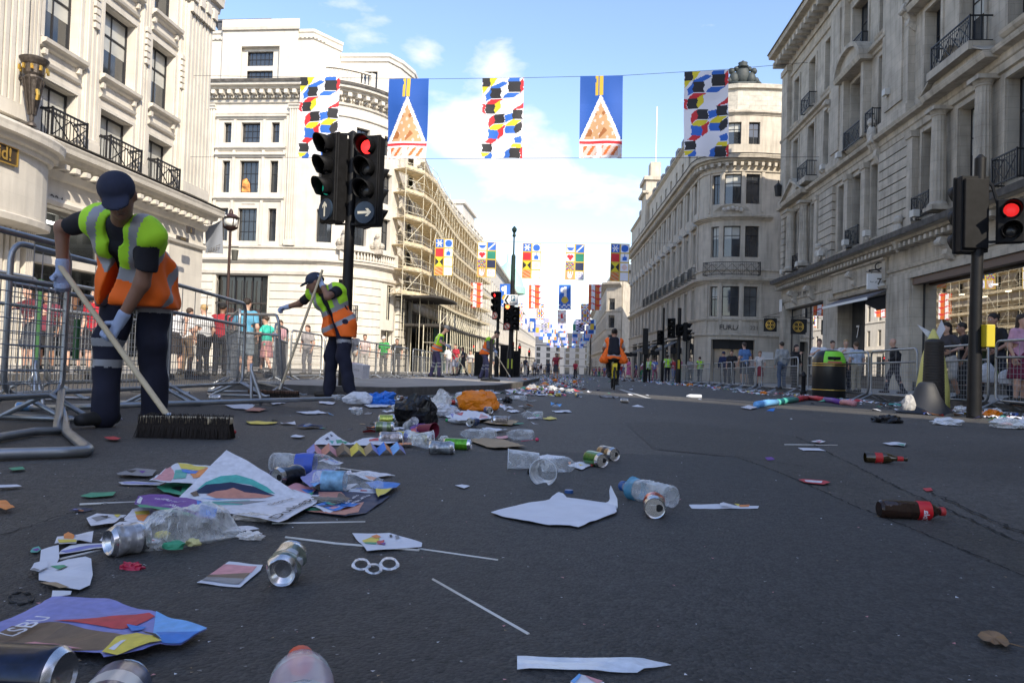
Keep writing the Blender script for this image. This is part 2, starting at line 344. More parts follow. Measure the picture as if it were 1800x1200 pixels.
# ================= GROUND
def noise_road(name,col,b1,scale=1.0,blotch=.25,speck=.0):
    m=bpy.data.materials.new(name); m.use_nodes=True; n=m.node_tree.nodes; l=m.node_tree.links; b=n['Principled BSDF']
    t=n.new('ShaderNodeTexCoord'); a=n.new('ShaderNodeTexNoise'); a.inputs['Scale'].default_value=.55*scale; a.inputs['Detail'].default_value=8; a.inputs['Roughness'].default_value=.65; l.new(t.outputs['Object'],a.inputs['Vector'])
    c=n.new('ShaderNodeTexVoronoi'); c.inputs['Scale'].default_value=150; l.new(t.outputs['Object'],c.inputs['Vector'])
    f=n.new('ShaderNodeTexNoise'); f.inputs['Scale'].default_value=34; f.inputs['Detail'].default_value=8; f.inputs['Roughness'].default_value=.75; l.new(t.outputs['Object'],f.inputs['Vector'])
    r=n.new('ShaderNodeMapRange'); r.inputs[1].default_value=.3; r.inputs[2].default_value=.7; r.inputs[3].default_value=1-blotch; r.inputs[4].default_value=1+blotch; l.new(a.outputs['Fac'],r.inputs[0])
    r2=n.new('ShaderNodeMapRange'); r2.inputs[1].default_value=.35; r2.inputs[2].default_value=.7; r2.inputs[3].default_value=.72; r2.inputs[4].default_value=1.35; l.new(f.outputs['Fac'],r2.inputs[0])
    k=n.new('ShaderNodeMath'); k.operation='MULTIPLY'; l.new(r.outputs[0],k.inputs[0]); l.new(r2.outputs[0],k.inputs[1])
    # per-stone tone
    v=n.new('ShaderNodeSeparateColor'); l.new(c.outputs['Color'],v.inputs[0]); r3=n.new('ShaderNodeMapRange'); r3.inputs[1].default_value=0; r3.inputs[2].default_value=1; r3.inputs[3].default_value=.72; r3.inputs[4].default_value=1.28; l.new(v.outputs[0],r3.inputs[0])
    k2=n.new('ShaderNodeMath'); k2.operation='MULTIPLY'; l.new(k.outputs[0],k2.inputs[0]); l.new(r3.outputs[0],k2.inputs[1])
    mix=n.new('ShaderNodeMixRGB'); mix.blend_type='MULTIPLY'; mix.inputs[0].default_value=1; mix.inputs[1].default_value=(*col,1); l.new(k2.outputs[0],mix.inputs[2]); l.new(mix.outputs[0],b.inputs['Base Color'])
    rr=n.new('ShaderNodeMapRange'); rr.inputs[1].default_value=.3; rr.inputs[2].default_value=.7; rr.inputs[3].default_value=.55; rr.inputs[4].default_value=.8; l.new(a.outputs['Fac'],rr.inputs[0]); l.new(rr.outputs[0],b.inputs['Roughness'])
    # height: stones + broad pits
    p=n.new('ShaderNodeTexNoise'); p.inputs['Scale'].default_value=7; p.inputs['Detail'].default_value=9; p.inputs['Roughness'].default_value=.7; l.new(t.outputs['Object'],p.inputs['Vector'])
    s=n.new('ShaderNodeMath'); s.operation='MULTIPLY'; s.inputs[1].default_value=-1.0; l.new(c.outputs['Distance'],s.inputs[0])
    s2=n.new('ShaderNodeMath'); s2.operation='MULTIPLY_ADD'; s2.inputs[1].default_value=1.6; l.new(f.outputs['Fac'],s2.inputs[0]); l.new(s.outputs[0],s2.inputs[2])
    s3=n.new('ShaderNodeMath'); s3.operation='MULTIPLY_ADD'; s3.inputs[1].default_value=2.2; l.new(p.outputs['Fac'],s3.inputs[0]); l.new(s2.outputs[0],s3.inputs[2])
    bp=n.new('ShaderNodeBump'); bp.inputs['Strength'].default_value=b1; bp.inputs['Distance'].default_value=.006; l.new(s3.outputs[0],bp.inputs['Height']); l.new(bp.outputs[0],b.inputs['Normal'])
    b.inputs['Specular IOR Level'].default_value=.35
    return m
M_ROAD=noise_road('asphalt',(.092,.087,.080),1.0,.7,.42)
M_PATCH=noise_road('asphalt repair',(.056,.055,.054),.75,.9,.34)
M_PATCH2=noise_road('asphalt coarse',(.084,.080,.073),1.2,1.5,.4)
M_PAVE=mat('paving slabs',(.33,.31,.28),.85,var=.2,vs=2,course=.12,bump=.2,bs=30)
M_KERB=mat('granite kerb',(.11,.105,.10),.8,var=.3,vs=8,bump=.2,bs=60)
M_CRACK=mat('dark joint',(.012,.012,.012),.9)
m=MB(); 
ys=[-60,-5,0,5,10,20,40,80,160,420,900]
for a,b in zip(ys,ys[1:]): m.add([(-60,a,G(a)),(60,a,G(a)),(60,b,G(b)),(-60,b,G(b))],[(0,1,2,3)])
tag(m.build('road',M_ROAD),kind='structure')
def gsheet(name,pts,m_,h,label=None,dense=False):
    q=MB(); q.poly([(x,y,G(y)+h) for x,y in pts]); o=q.build(name,m_); tag(o,kind='structure'); return o
def rough_line(px,amp=.012,step=.05,seed=1):
    rnd=random.Random(seed); out=[]
    for a,b in zip(px,px[1:]):
        a=gp(*a);b=gp(*b); n=max(2,int((b-a).length/step)); n=min(n,120)
        for i in range(n):
            t=i/n; p=a.lerp(b,t); out.append((p.x+rnd.uniform(-amp,amp),p.y+rnd.uniform(-amp,amp)))
    b=gp(*px[-1]); out.append((b.x,b.y)); return out
seam=[(-60,965),(120,905),(330,848),(505,796),(700,793),(940,796),(1290,803),(1372,832),(1500,890),(1640,947),(1860,1040)]
gsheet('road_repair_patch',rough_line(seam,.008,.05,3)+[(1.6,.3),(1.2,-.6),(-1.2,-.6),(-1.6,.3)],M_PATCH,.004)
second=[(1180,742),(1400,768),(1500,818),(1600,868),(1700,912),(1860,985)]
cz=[(1290,803),(1372,832),(1500,890),(1640,947),(1860,1040),(1860,985),(1700,912),(1600,868),(1500,818),(1400,768),(1180,742),(1100,745),(1150,790)]
gsheet('road_coarse_strip',rough_line(cz,.01,.06,4),M_PATCH2,.0025)
def crack(px,w,seed,name='road_joint',h=.0055):
    rnd=random.Random(seed); pl=rough_line(px,w*.8,w*2.2,seed); q=MB(); k=len(pl)
    vs=[]
    for i,(x,y) in enumerate(pl):
        a=pl[max(0,i-1)];b=pl[min(k-1,i+1)]; d=Vector((b[0]-a[0],b[1]-a[1])); d=d.normalized() if d.length>0 else Vector((1,0)); ww=w*rnd.uniform(.15,1.1)
        vs+= [(x-d.y*ww/2,y+d.x*ww/2,G(y)+h),(x+d.y*ww/2,y-d.x*ww/2,G(y)+h)]
    q.add(vs,[(2*i,2*i+1,2*i+3,2*i+2) for i in range(k-1)]); tag(q.build(name,M_CRACK),kind='structure')
crack(seam[:5],.006,5); crack(seam[5:],.007,6); crack(second,.010,7); crack([(1640,868),(1720,905),(1860,965)],.014,9); crack([(1290,803),(1420,822)],.007,10); crack([(840,742),(1020,748),(1180,742)],.01,12)
# pavements and island
def raised(name,pts,h,kw=.15,m_=M_PAVE,edge=None):
    q=MB(); top=[(x,y,G(y)+h) for x,y in pts]; q.poly(top,0); n=len(pts)
    for i in range(n):
        a=pts[i];b=pts[(i+1)%n]; q.add([(a[0],a[1],G(a[1])-.05),(b[0],b[1],G(b[1])-.05),(b[0],b[1],G(b[1])+h),(a[0],a[1],G(a[1])+h)],[(0,1,2,3)],1)
    tag(q.build(name,[m_,M_KERB]),kind='structure')
    k=MB(); c=Vector((sum(p[0] for p in pts)/n,sum(p[1] for p in pts)/n))
    for i in (edge if edge is not None else range(n)):
        a=Vector(pts[i]);b=Vector(pts[(i+1)%n]); d=(b-a).normalized(); nn=Vector((-d.y,d.x)); 
        if nn.dot(c-(a+b)/2)<0: nn=-nn
        L_=(b-a).length; s=int(L_/.9)+1
        for j in range(s):
            p=a+d*(L_*j/s+.004); r=a+d*(L_*(j+1)/s-.004); v=[p-nn*.006,r-nn*.006,r+nn*kw,p+nn*kw]
            k.add([(x.x,x.y,G(x.y)-.02) for x in v]+[(x.x,x.y,G(x.y)+h+.004) for x in v],[(4,5,6,7),(0,1,5,4),(1,2,6,5),(2,3,7,6),(3,0,4,7)])
    tag(k.build('kerb',M_KERB),kind='structure')
ISL=[(-4.9,9.9),(-3.2,9.75),(-2.45,10.3),(-1.45,14.5),(-1.3,20),(-1.5,36),(-4.8,36),(-5.2,12)]
raised('traffic_island',ISL,.12)
raised('pavement',[(7.4,-30),(7.4,57.5),(9.5,60),(70,60),(70,-30)],.12,edge=[0,1])
raised('pavement',[(7.6,64),(5.6,130),(4.9,400),(60,400),(60,62),(9.5,61.6)],.12,edge=[0,1,4])
raised('pavement',[(-8.4,-10),(-8.4,31.5),(-60,31.5),(-60,-10)],.12,edge=[0,1])
raised('pavement',[(-8.6,44),(-8.6,420),(-60,420),(-60,42)],.12,edge=[0,3])
# lane lines
M_LINE=mat('worn white road paint',(.5,.5,.48),.8,var=.35,vs=30)
def paint(name,pts,h=.006):
    q=MB(); q.poly([(x,y,G(y)+h) for x,y in pts]); tag(q.build(name,M_LINE),kind='structure')
a=gp(1085,684);b=gp(1135,700); paint('lane_line',[(a.x,a.y),(a.x+.12,a.y),(b.x+.1,b.y),(b.x,b.y)])
for y in range(26,200,9): paint('lane_line',[(.2,y),(.32,y),(.32,y+4),(.2,y+4)])
# ================= LEFT CORNER BUILDING (224)
def building(name,label,cat='building'): return empty(name,(0,0,0),label,cat)
def coreblock(parent,pts,z0,z1,m_,name='core_wall'):
    q=MB(); q.prism([(x,y,z0) for x,y in pts],(0,0,z1-z0)); return q.build(name,m_,parent)
B=building('stone_building','bright cream stone building with tall fluted pilasters, numbered 224 over its shop window')
f=Fac([(-15,2),(-15,28.8)],flip=False)   # u=Y-2
U=lambda y:y-2
w=MB(); cols=[(19.4,20.85),(22.0,23.65),(24.65,26.1)]; cols=[(9.3,10.8),(11.9,13.3),(14.5,16.0)]+cols
ops=[]
for a,b in cols:
    for c,e in ((6.15,7.88),(9.02,11.25),(12.35,15.2),(16.2,18.6)): ops.append((U(a),U(b),c,e))
ops.append((U(19.1),U(26.3),-.2,4.42)); ops.append((U(9),U(15.5),-.2,4.42))
f.wall(w,0,26.8,-1,22,ops,d=.42)
# corner return
f2=Fac([(-15,28.8),(-34,30.4)],flip=False); f2.wall(w,0,19,-1,22,[],d=.3)
coreblock(B,[(-15.9,2),(-15.9,28.4),(-34,30.1),(-34,2)],-1,21.9,M_STONEL)
w.build('wall',M_STONEL,B)
for a,b in cols:
    for i,(c,e) in enumerate(((6.15,7.88),(9.02,11.25),(12.35,15.2),(16.2,18.6))): f.window(B,U(a),U(b),c,e,d=.3,nx=2,rows=(.62,) if i!=1 else (.66,),blind=[0.999,.55,.5,.5][i],fr=.07)
# trim
t=MB()
for a,b in cols:
    for (c,e) in ((6.15,7.88),(9.02,11.25),(12.35,15.2)):
        t.mark()
        # stepped surround + sill + little cornice below the sill
        f.box(t,U(a)-.16,U(a)-.03,0,.05,c,e+.12); f.box(t,U(b)+.03,U(b)+.16,0,.05,c,e+.12); f.box(t,U(a)-.03,U(b)+.03,0,.05,e+.03,e+.12)
        if c>7:
            f.mould(t,U(a)-.2,U(b)+.2,[(0,c-.3),(.1,c-.26),(.14,c-.2),(.24,c-.16),(.26,c-.06),(0,c-.03)])
            f.mould(t,U(a)-.1,U(b)+.1,[(0,c-.78),(.09,c-.74),(.12,c-.66),(0,c-.62)])
            for k in range(2): f.box(t,(U(a)-.06 if k==0 else U(b)-.06),(U(a)+.06 if k==0 else U(b)+.06),0,.12,c-.46,c-.3)
t.build('window_surround',M_STONEL,B)
def pilaster(fc,mb,u0,u1,z0,z1,w=.22,flutes=6,base=True,cap=True,mi=0):
    fc.box(mb,u0,u1,0,w*.6,z0,z1,mi); k=flutes; g=(u1-u0)/k
    for i in range(k): fc.box(mb,u0+g*(i+.2),u0+g*(i+.8),w*.6,w,z0+.35,z1-.35,mi)
    if base: fc.box(mb,u0-.06,u1+.06,0,w+.06,z0,z0+.3,mi); fc.box(mb,u0-.03,u1+.03,0,w+.03,z0+.3,z0+.4,mi)
    if cap:
        fc.mould(mb,u0-.05,u1+.05,[(0,z1-.32),(w+.03,z1-.32),(w+.04,z1-.2),(w+.13,z1-.1),(w+.15,z1),(0,z1)],mi)
for i,(a,b) in enumerate([(17.0,18.5),(26.5,28.35),(7,8.6)]):
    t=MB(); pilaster(f,t,U(a),U(b),6.35,13.9,.3,7); 
    for k in range(9): # carved capital leaves
        f.box(t,U(a)+.05+k*(b-a-.25)/8,U(a)+.2+k*(b-a-.25)/8,.3,.42,13.2,13.75)
    t.build('fluted_pilaster',M_STONEL,B)
for a,b in [(21.1,21.75),(23.9,24.4),(26.3,26.6),(18.75,19.15),(13.3,14.2),(10.7,11.6)]:
    t=MB(); pilaster(f,t,U(a),U(b),6.35,22,.12,3,cap=False)
    for k in range(6): f.box(t,U((a+b)/2)-.12+.02*(k%2),U((a+b)/2)+.12-.02*(k%2),.12,.2,11.3-k*.22,11.46-k*.22)
    t.build('slim_pilaster',M_STONEL,B)
t=MB(); f.mould(t,0,27.1,CORN(.75,5.55,1.0)); 
for i in range(57):
    u=.3+i*.46; f.box(t,u,u+.2,0,.55,5.42,5.56)
f.mould(t,U(26.3),26.95,CORN(.45,13.95,1.6)); 
for k in range(4): f.box(t,U(26.5)+k*.5,U(26.8)+k*.5,.2,.5,13.6,14.0)
f.mould(t,0,26.85,[(0,4.45),(.1,4.45),(.14,4.55),(.1,4.65),(0,4.65)]); f.mould(t,0,26.85,[(0,5.2),(.12,5.25),(.2,5.42),(0,5.42)])
t.build('ledge',M_STONEL,B)
t=MB(); f.mould(t,U(19),27.05,[(.3,6.175),(.78,6.12),(.79,6.15),(.3,6.21)]); t.build('lead_flashing',M_SOOT,B)
for a,b in cols[3:]: railing(f,B,U(a)-.05,U(b)-.02,.42,6.17,7.02,M_IRON)
lettering('224',atx(100,352,-14.97),(0,1,0),(0,0,1),.26,M_SOOT,B,name='house_number')
# shop front glass with mezzanine rail and hanging lights
M_SHOPG=glass_thin('shop glass',(.80,.83,.82),boost=1.6,ior=1.55)
M_DARKIN=mat('dim interior',(.10,.10,.095),.8,var=.3,vs=1.5)
M_WHT=mat('white paint',(.75,.75,.73),.5)
def shopfront(fc,parent,u0,u1,z0,z1,depth=2.2,nm=3,transom=.6,gm=None,frm=None,inner=None,d=.5):
    g=MB(); us=fc.us(u0,u1)
    for a,b in zip(us,us[1:]): g.add([fc.P(a,-d+.1,z0),fc.P(b,-d+.1,z0),fc.P(b,-d+.1,z1),fc.P(a,-d+.1,z1)],[(0,1,2,3)])
    g.build('shop_window',gm or M_SHOPG,parent)
    fr=MB()
    for i in range(nm+1):
        u=u0+(u1-u0)*i/nm; fc.box(fr,max(u0,u-.05),min(u1,u+.05),-d+.02,-d+.14,z0,z1)
    fc.box(fr,u0,u1,-d+.03,-d+.13,z1-.12,z1); fc.box(fr,u0,u1,-d+.03,-d+.15,z0,z0+.25)
    if transom: zt=z0+(z1-z0)*transom; fc.box(fr,u0,u1,-d+.02,-d+.2,zt,zt+.1)
    fr.build('shop_frame',frm or M_FRAME,parent)
    i_=MB(); 
    for a,b in zip(us,us[1:]):
        i_.add([fc.P(a,-d-depth,z0),fc.P(b,-d-depth,z0),fc.P(b,-d-depth,z1),fc.P(a,-d-depth,z1)],[(0,1,2,3)])
        i_.add([fc.P(a,-d-depth,z1),fc.P(b,-d-depth,z1),fc.P(b,-d,z1),fc.P(a,-d,z1)],[(0,1,2,3)]); i_.add([fc.P(a,-d-depth,z0),fc.P(b,-d-depth,z0),fc.P(b,-d,z0),fc.P(a,-d,z0)],[(0,1,2,3)])
    for u in (u0,u1): i_.add([fc.P(u,-d-depth,z0),fc.P(u,-d,z0),fc.P(u,-d,z1),fc.P(u,-d-depth,z1)],[(0,1,2,3)])
    i_.build('shop_interior',inner or M_DARKIN,parent)
shopfront(f,B,U(19.1),U(26.3),-.15,4.42,depth=.35,nm=4,transom=.0,frm=mat('aluminium frame',(.35,.34,.32),.4,metal=.5),d=.5)
t=MB(); f.box(t,U(19.1),U(26.3),-.44,-.05,2.75,2.98); t.build('canopy_band',M_STONEL,B)
t=MB()
for k in range(26): y=19.3+k*.27; t.box(-15.72,-15.68,y,y+.12,random.uniform(1.2,1.7),2.5)
t.bar((-15.7,19.2,2.52),(-15.7,26.2,2.52),.04); t.bar((-15.7,19.2,2.1),(-15.7,26.2,2.1),.04); t.build('clothes_display',mat('clothes mixed',(.25,.24,.22),.8,var=.9,vs=5),B)
t=MB()
for k in range(4): y=20+k*1.7; t.box(-15.75,-15.5,y,y+1.1,4.05,4.1)
t.build('strip_light',mat('strip light',(.9,.9,.85),.4,emit=(1,.97,.9),es=2.2),B)
# rounded entrance bow at the left edge of the picture
bow=Fac([(-15+.95*math.sin(PI*i/16)**.7,16.9-2.5*math.cos(PI*i/16)) for i in range(17)],flip=False)
t=MB(); bow.wall(t,.2,bow.L-.2,3.6,5.35,[],d=.1); bow.mould(t,0,bow.L,CORN(.4,5.3,1.0)); bow.mould(t,0,bow.L,[(-.8,3.45),(.1,3.5),(.12,3.65),(0,3.7)])
bow.mould(t,0,bow.L,[(-.9,5.9),(.2,5.9),(.2,5.94),(-.9,5.94)])
t.build('rounded_bow',M_STONEL,B)
t=MB()
for a,b in ((17.55,18.55),(18.72,19.06)):
    t.mark()
    pilaster(f,t,U(a),U(b),-.5,4.4,.32,5)
t.build('entrance_pilaster',M_STONEL,B)
cc=atx(12,270,-14.0)
s=MB(); s.box(-14.07,-14.0,cc.z and cc.y-.55,cc.y+.35,cc.z-.24,cc.z+.2); so=s.build('sign_plate',mat('dark sign board',(.05,.035,.02),.5),B)
M_GOLD=mat('gold leaf',(.75,.5,.12),.3,metal=.8)
lettering('id!',(-13.98,cc.y-.08,cc.z),(0,1,0),(0,0,1),.34,M_GOLD,so,bold=.02)
s=MB()
for a in ((cc.y-.55,cc.z-.24),(cc.y-.55,cc.z+.2)): s.bar((-13.99,cc.y-.55,a[1]),(-13.99,cc.y+.35,a[1]),.03)
s.bar((-13.99,cc.y+.35,cc.z-.24),(-13.99,cc.y+.35,cc.z+.2),.03); s.build('gold_border',M_GOLD,so)
# cast iron torch lantern
p=atx(55,222,-14.3); q=atx(56,100,-14.3); hh=(q.z-p.z)
M_BRONZE=mat('dark bronze',(.10,.085,.075),.45,metal=.5,var=.4,vs=12,bump=.3)
s=MB(); T=Matrix.Translation((p.x,p.y,p.z))@Matrix.Diagonal((.8,.8,1,1))
s.lathe([(.16,0),(.14,.06),(.06,.12),(.07,.2),(.1,.5),(.14,hh*.45),(.22,hh*.66),(.26,hh*.7),(.24,hh*.73),(.3,hh*.76),(.31,hh*.88),(.36,hh*.9),(.42,hh*.95),(.44,hh*.98),(.36,hh),(.02,hh)],20,0,T)
for k in range(10):
    a=2*PI*k/10; c,d=math.cos(a),math.sin(a); s.bar((p.x+.08*c,p.y+.08*d,p.z+.3),(p.x+.24*c,p.y+.24*d,p.z+hh*.68),.035)
s.bar((p.x,p.y,p.z+.02),(-15,p.y,p.z+.02),.1); s.bar((p.x,p.y,p.z+hh*.7),(-15,p.y,p.z+hh*.7),.06)
lant=s.build('wall_torch',M_BRONZE,B)
s=MB()
for k in range(10):
    s.mark(); a=2*PI*k/10+.2; c,d=math.cos(a),math.sin(a); s.bar((p.x+.325*c,p.y+.325*d,p.z+hh*.79),(p.x+.325*c,p.y+.325*d,p.z+hh*.86),.05)
s.tube([(p.x+.25,p.y-.16,p.z+hh*.36),(p.x+.3,p.y-.2,p.z+hh*.42),(p.x+.24,p.y-.16,p.z+hh*.5)],.05,6); s.build('gilt_ornament',M_GOLD,lant)
# hanging shop signs at the far corner of the building
for (px,py,wd,hd,tx) in ((336,405,.55,.26,'6'),(322,420,.8,.14,'FALKE')):
    c=atx(px,py,-14.2); s=MB(); s.box(-14.25,-14.2,c.y-wd/2,c.y+wd/2,c.z-hd/2,c.z+hd/2); o=s.build('projecting_sign',M_BRONZE,B); 
    lettering(tx,(-14.19,c.y,c.z),(0,1,0),(0,0,1),hd*.62,M_GOLD,o)
# ================= SECOND LEFT BUILDING with rounded corner
B=building('stone_building','cream stone corner building with heavy dark-topped cornice, behind the tall twin-headed traffic light')
path=[(-33,52.4),(-19.4,52)]
cx,cy,rr=-19.4,60.5,8.5
ca=[]
for i in range(1,13):
    a=-PI/2+ (PI/2*.80)*i/12; ca.append((-19.0+5.3*math.cos(a),59.3+7.3*math.sin(a)))
path+=ca; path.append((ca[-1][0]-.05,60.5))
g=Fac(path); X2=lambda x:x+33   # along the front u~X+33
Y2=52
ops=[]; wins=[]
tri=[(-25.95,-25.36),(-24.6,-23.15),(-22.28,-21.67)]
rowz=[(15.73,17.22),(12.05,14.4),(8.5,10.9)]
tri2=[(-32.2,-31.6),(-30.6,-29.2),(-28.4,-27.8)]
for T_ in (tri,tri2):
    for a,b in T_:
        for c,e in rowz: wins.append((X2(a),X2(b),c,e,4 if b-a>1 else 2))
Lf=g.u[1]; # start of curve
cu=[Lf+1.3,Lf+4.0,Lf+6.6,Lf+9.2]
for k,u in enumerate(cu):
    for (c,e) in rowz: 
        if u+.6<g.L: wins.append((u-.55,u+.55,c,e,2))
for k,u in enumerate((Lf+3.0,Lf+7.5)):
    if u+.6<g.L: wins.append((u-.5,u+.5,3.2,5.9,2))
ops=[x[:4] for x in wins]+[(X2(-26.1),X2(-22.1),-.9,6.0),(Lf+6.4,Lf+8.4,-.9,2.4)]
t=MB(); g.wall(t,0,g.L,-1,20.2,ops,d=.45); t.build('wall',M_STONEL,B)
inner=[(x,y) for x,y in path]+[(-33,60.5)]
coreblock(B,[(-33,53.1),(-19.6,52.75)]+[(x-.7,y+.55) for x,y in ca[2:]]+[(-15.2,60.4),(-33,60.4)],-1,20.1,M_STONEL)
for a,b,c,e,n in wins: g.window(B,a,b,c,e,d=.33,nx=n,rows=(.3,.62,) if n==4 else (.6,),fr=.05,blind=0)
# attic storeys
t=MB(); at=Fac([(-33,53.3),(-19.7,52.9),(-18.3,55.2)]); aops=[(X2(-24.75),X2(-22.75),21.75,22.85),(X2(-24.75),X2(-22.75),20.65,21.4)]
at.wall(t,0,at.L,20.2,24.3,aops,d=.3)
a2=Fac([(-18.3,55.2),(-14.6,55.2),(-13.9,56.5),(-13.4,58.5),(-13.5,60.5)]); aop2=[(1.6,2.9,20.9,22.2)]; a2.wall(t,0,a2.L,19.6,23.5,aop2,d=.3)
coreblock(B,[(-33,53.8),(-20,53.4),(-18.8,55.4),(-18.8,60.4),(-33,60.4)],20.15,24.25,M_STONEL,'attic_core')
coreblock(B,[(-18.8,55.7),(-14.9,55.7),(-14.2,57),(-14,60.4),(-18.8,60.4)],19.6,23.4,M_STONEL,'attic_core')
at.mould(t,X2(-26.9)-.1,X2(-21.2),[(0,20.2),(.35,20.2),(.35,24.2),(.45,24.3),(.45,24.8),(0,24.8)]) if False else None
for u0,u1 in ((X2(-26.7),X2(-25.2)),(X2(-22.3),X2(-20.9))): at.box(t,u0,u1,0,.35,20.2,24.3)
at.box(t,X2(-25.2),X2(-22.3),0,.35,23.1,24.3)
at.mould(t,X2(-26.75),X2(-20.85),[(0,24.3),(.5,24.3),(.55,24.5),(.42,24.55),(.42,25.1),(-.6,25.1)])
at.mould(t,0,at.L,[(0,23.7),(.1,23.75),(.12,24.1),(.2,24.2),(.2,24.4),(-.5,24.4),(-.5,24.2),(0,24.2)])
for i in range(44): at.box(t,i*.33,i*.33+.17,.1,.16,23.8,24.02)
a2.mould(t,0,a2.L,[(0,22.9),(.1,22.95),(.12,23.2),(.2,23.3),(.2,23.55),(-.5,23.55),(-.5,23.3),(0,23.3)])
t.build('attic_wall',M_STONEL,B)
for o_ in aops: at.window(B,*o_,d=.2,nx=6,rows=(.5,),fr=.05)
a2.window(B,*aop2[0],d=.2,nx=3,rows=(.5,),fr=.05)
t=MB(); at.box(t,X2(-27.6),X2(-23),-1.5,.1,25.15,25.3); at.box(t,X2(-27.2),X2(-23.4),-1.4,0,24.5,25.15); t.build('roof_hut',M_LEAD,B)
# main cornice + entablature
t=MB(); g.mould(t,0,g.L,CORN(.95,19.35,1.2)); g.mould(t,0,g.L,[(0,18.6),(.14,18.65),(.18,18.8),(0,18.84)]); g.mould(t,0,g.L,[(0,17.8),(.12,17.83),(.14,17.95),(0,18)])
k=int(g.L/.6)
for i in range(k): u=.2+i*g.L/k; g.box(t,u,u+.26,0,.72,19.15,19.42)
for i in range(k*3): u=.05+i*g.L/(k*3); g.box(t,u,u+.11,0,.3,18.95,19.1)
g.mould(t,0,g.L,CORN(.34,6.9,.6)); g.mould(t,0,g.L,[(0,6.05),(.16,6.1),(.2,6.3),(0,6.35)]); g.mould(t,0,g.L,[(0,8.0),(.12,8.03),(.14,8.15),(0,8.18)])
for a,b in ((X2(-26.5),X2(-21.1)),(X2(-32.7),X2(-27.5))):
    for z in (15.1,17.42,11.4,14.6): g.mould(t,a,b,[(0,z),(.1,z+.03),(.14,z+.12),(.26,z+.18),(.27,z+.3),(0,z+.33)])
    for u in (a,X2(-25.15) if a>4 else X2(-31.3),X2(-22.9) if a>4 else X2(-28.9),b-.2): g.box(t,u,u+.2,0,.12,8.2,17.4)
    g.box(t,a+2.2,b-2.2,0,.06,11.75-.55,11.3)
t.build('cornice',M_STONEL,B)
t=MB(); g.mould(t,0,g.L,[(.2,20.1),(.93,20.0),(.97,20.05),(.97,19.93),(1.0,19.9),(1.0,20.1),(.2,20.16)]); t.build('lead_flashing',M_SOOT,B)
t=MB()
for a,b in ((-27.3,-26.6),(-20.9,-20.2),(-33,-32.8)):
    t.mark()
    pilaster(g,t,X2(a),X2(b),8.2,18.5,.2,4)
t.build('pilaster',M_STONEL,B)
# swags beside the pilasters
t=MB()
for x in (-19.9+.6,-27.5-.2):
    u=X2(x) if x<-19.6 else Lf+.2
    pts=[g.P(u-.6+1.2*i/8,.15,16.9-.55*math.sin(PI*i/8)) for i in range(9)]; t.tube(pts,.12,6)
t.build('carved_swag',M_CARVE,B)
# rusticated ground floor: raised courses
t=MB()
for i in range(12):
    z=-.9+i*.58
    pass
for a,b in ((X2(-33),X2(-26.3)),(X2(-21.9),Lf+2.3),(Lf+3.7,Lf+6.2)):
    t.mark()
    for i in range(12): z=-.9+i*.58; g.box(t,a,b,0,.07,z,z+.5)
t.mark()
for i in range(12):
    z=-.9+i*.58; g.box(t,Lf+8.7,g.L,0,.3,z,z+.5)
t.build('rusticated_base',M_STONEL,B)
shopfront(g,B,X2(-26.1),X2(-22.1),-.9,6.0,depth=1.6,nm=6,transom=.48,d=.55,inner=M_DARKIN)
t=MB(); 
for i in range(11): u=X2(-26.0)+i*.38; t.bar(g.P(u,-.1,.4+2.5),g.P(u,-.1,5.6),.04)
g.box(t,X2(-26.1),X2(-22.1),-.2,-.05,3.9,4.0); t.build('window_grille',M_BRONZE,B)
railing(g,B,X2(-26),X2(-22.2),.5,1.6,2.7,M_IRON)
M_CORAL=mat('coral red fabric',(.7,.12,.12),.8); t=MB()
for k,x in enumerate((-25.2,-23.6)):
    p=g.P(X2(x),-.75,3.2); t.ball(p,.42,10,0,(1,.4,1.1)); t.ball((p[0]+.5,p[1],p[2]+.1),.25,8,0,(1,.4,1.2))
t.build('window_display',M_CORAL,B)
railing(g,B,Lf+2.3,Lf+3.8,.45,2.9,4.0,M_IRON)
# balustrade over first cornice at the corner, and on top
def balustrade(fc,parent,u0,u1,w,z,h=.9,sp=.26,m_=None):
    t=MB(); fc.box(t,u0,u1,w-.12,w+.12,z,z+.12); fc.box(t,u0,u1,w-.14,w+.14,z+h-.12,z+h)
    k=int((u1-u0)/sp)
    for i in range(k):
        u=u0+(i+.5)*(u1-u0)/k; p=fc.P(u,w,z+.12); t.lathe([(.05,0),(.09,.08),(.1,.2),(.05,.42),(.04,.5),(.07,.62),(.06,h-.24)],6,0,Matrix.Translation(p),cap=False)
    for u in (u0,u1): fc.box(t,u-.16,u+.16,w-.18,w+.18,z,z+h+.06)
    t.build('balustrade',m_ or M_STONEL,parent)
balustrade(g,B,Lf+1.0,Lf+4.2,.6,20.15,1.0); balustrade(g,B,Lf+2.6,Lf+7.6,.25,7.3,.85)
s=MB()   # carved figures by the corner windows
for u in (Lf+2.7,Lf+5.3):
    s.mark()
    x,y,z=g.P(u,.35,8.2); s.ball((x,y,z+.5),.42,10,0,(.8,.7,1.1)); s.ball((x,y,z+1.15),.2,8); s.ball((x-.35,y,z+.4),.25,8); s.ball((x+.35,y,z+.4),.25,8); s.box(x-.4,x+.4,y-.3,y+.3,z-.2,z+.1)
s.build('carved_figure',M_CARVE,B)
t=MB(); p=g.P(X2(-24.2),-.24,12.15); t.prism([(p[0]-.3,p[1],p[2]),(p[0]+.35,p[1],p[2]),(p[0]+.3,p[1],p[2]+.6),(p[0]+.05,p[1],p[2]+1.0),(p[0]-.25,p[1],p[2]+.9)],(0,.02,0)); t.build('pink_yellow_umbrella',mat('pink and yellow cloth',(.8,.35,.1),.7,var=.9,vs=3),B)
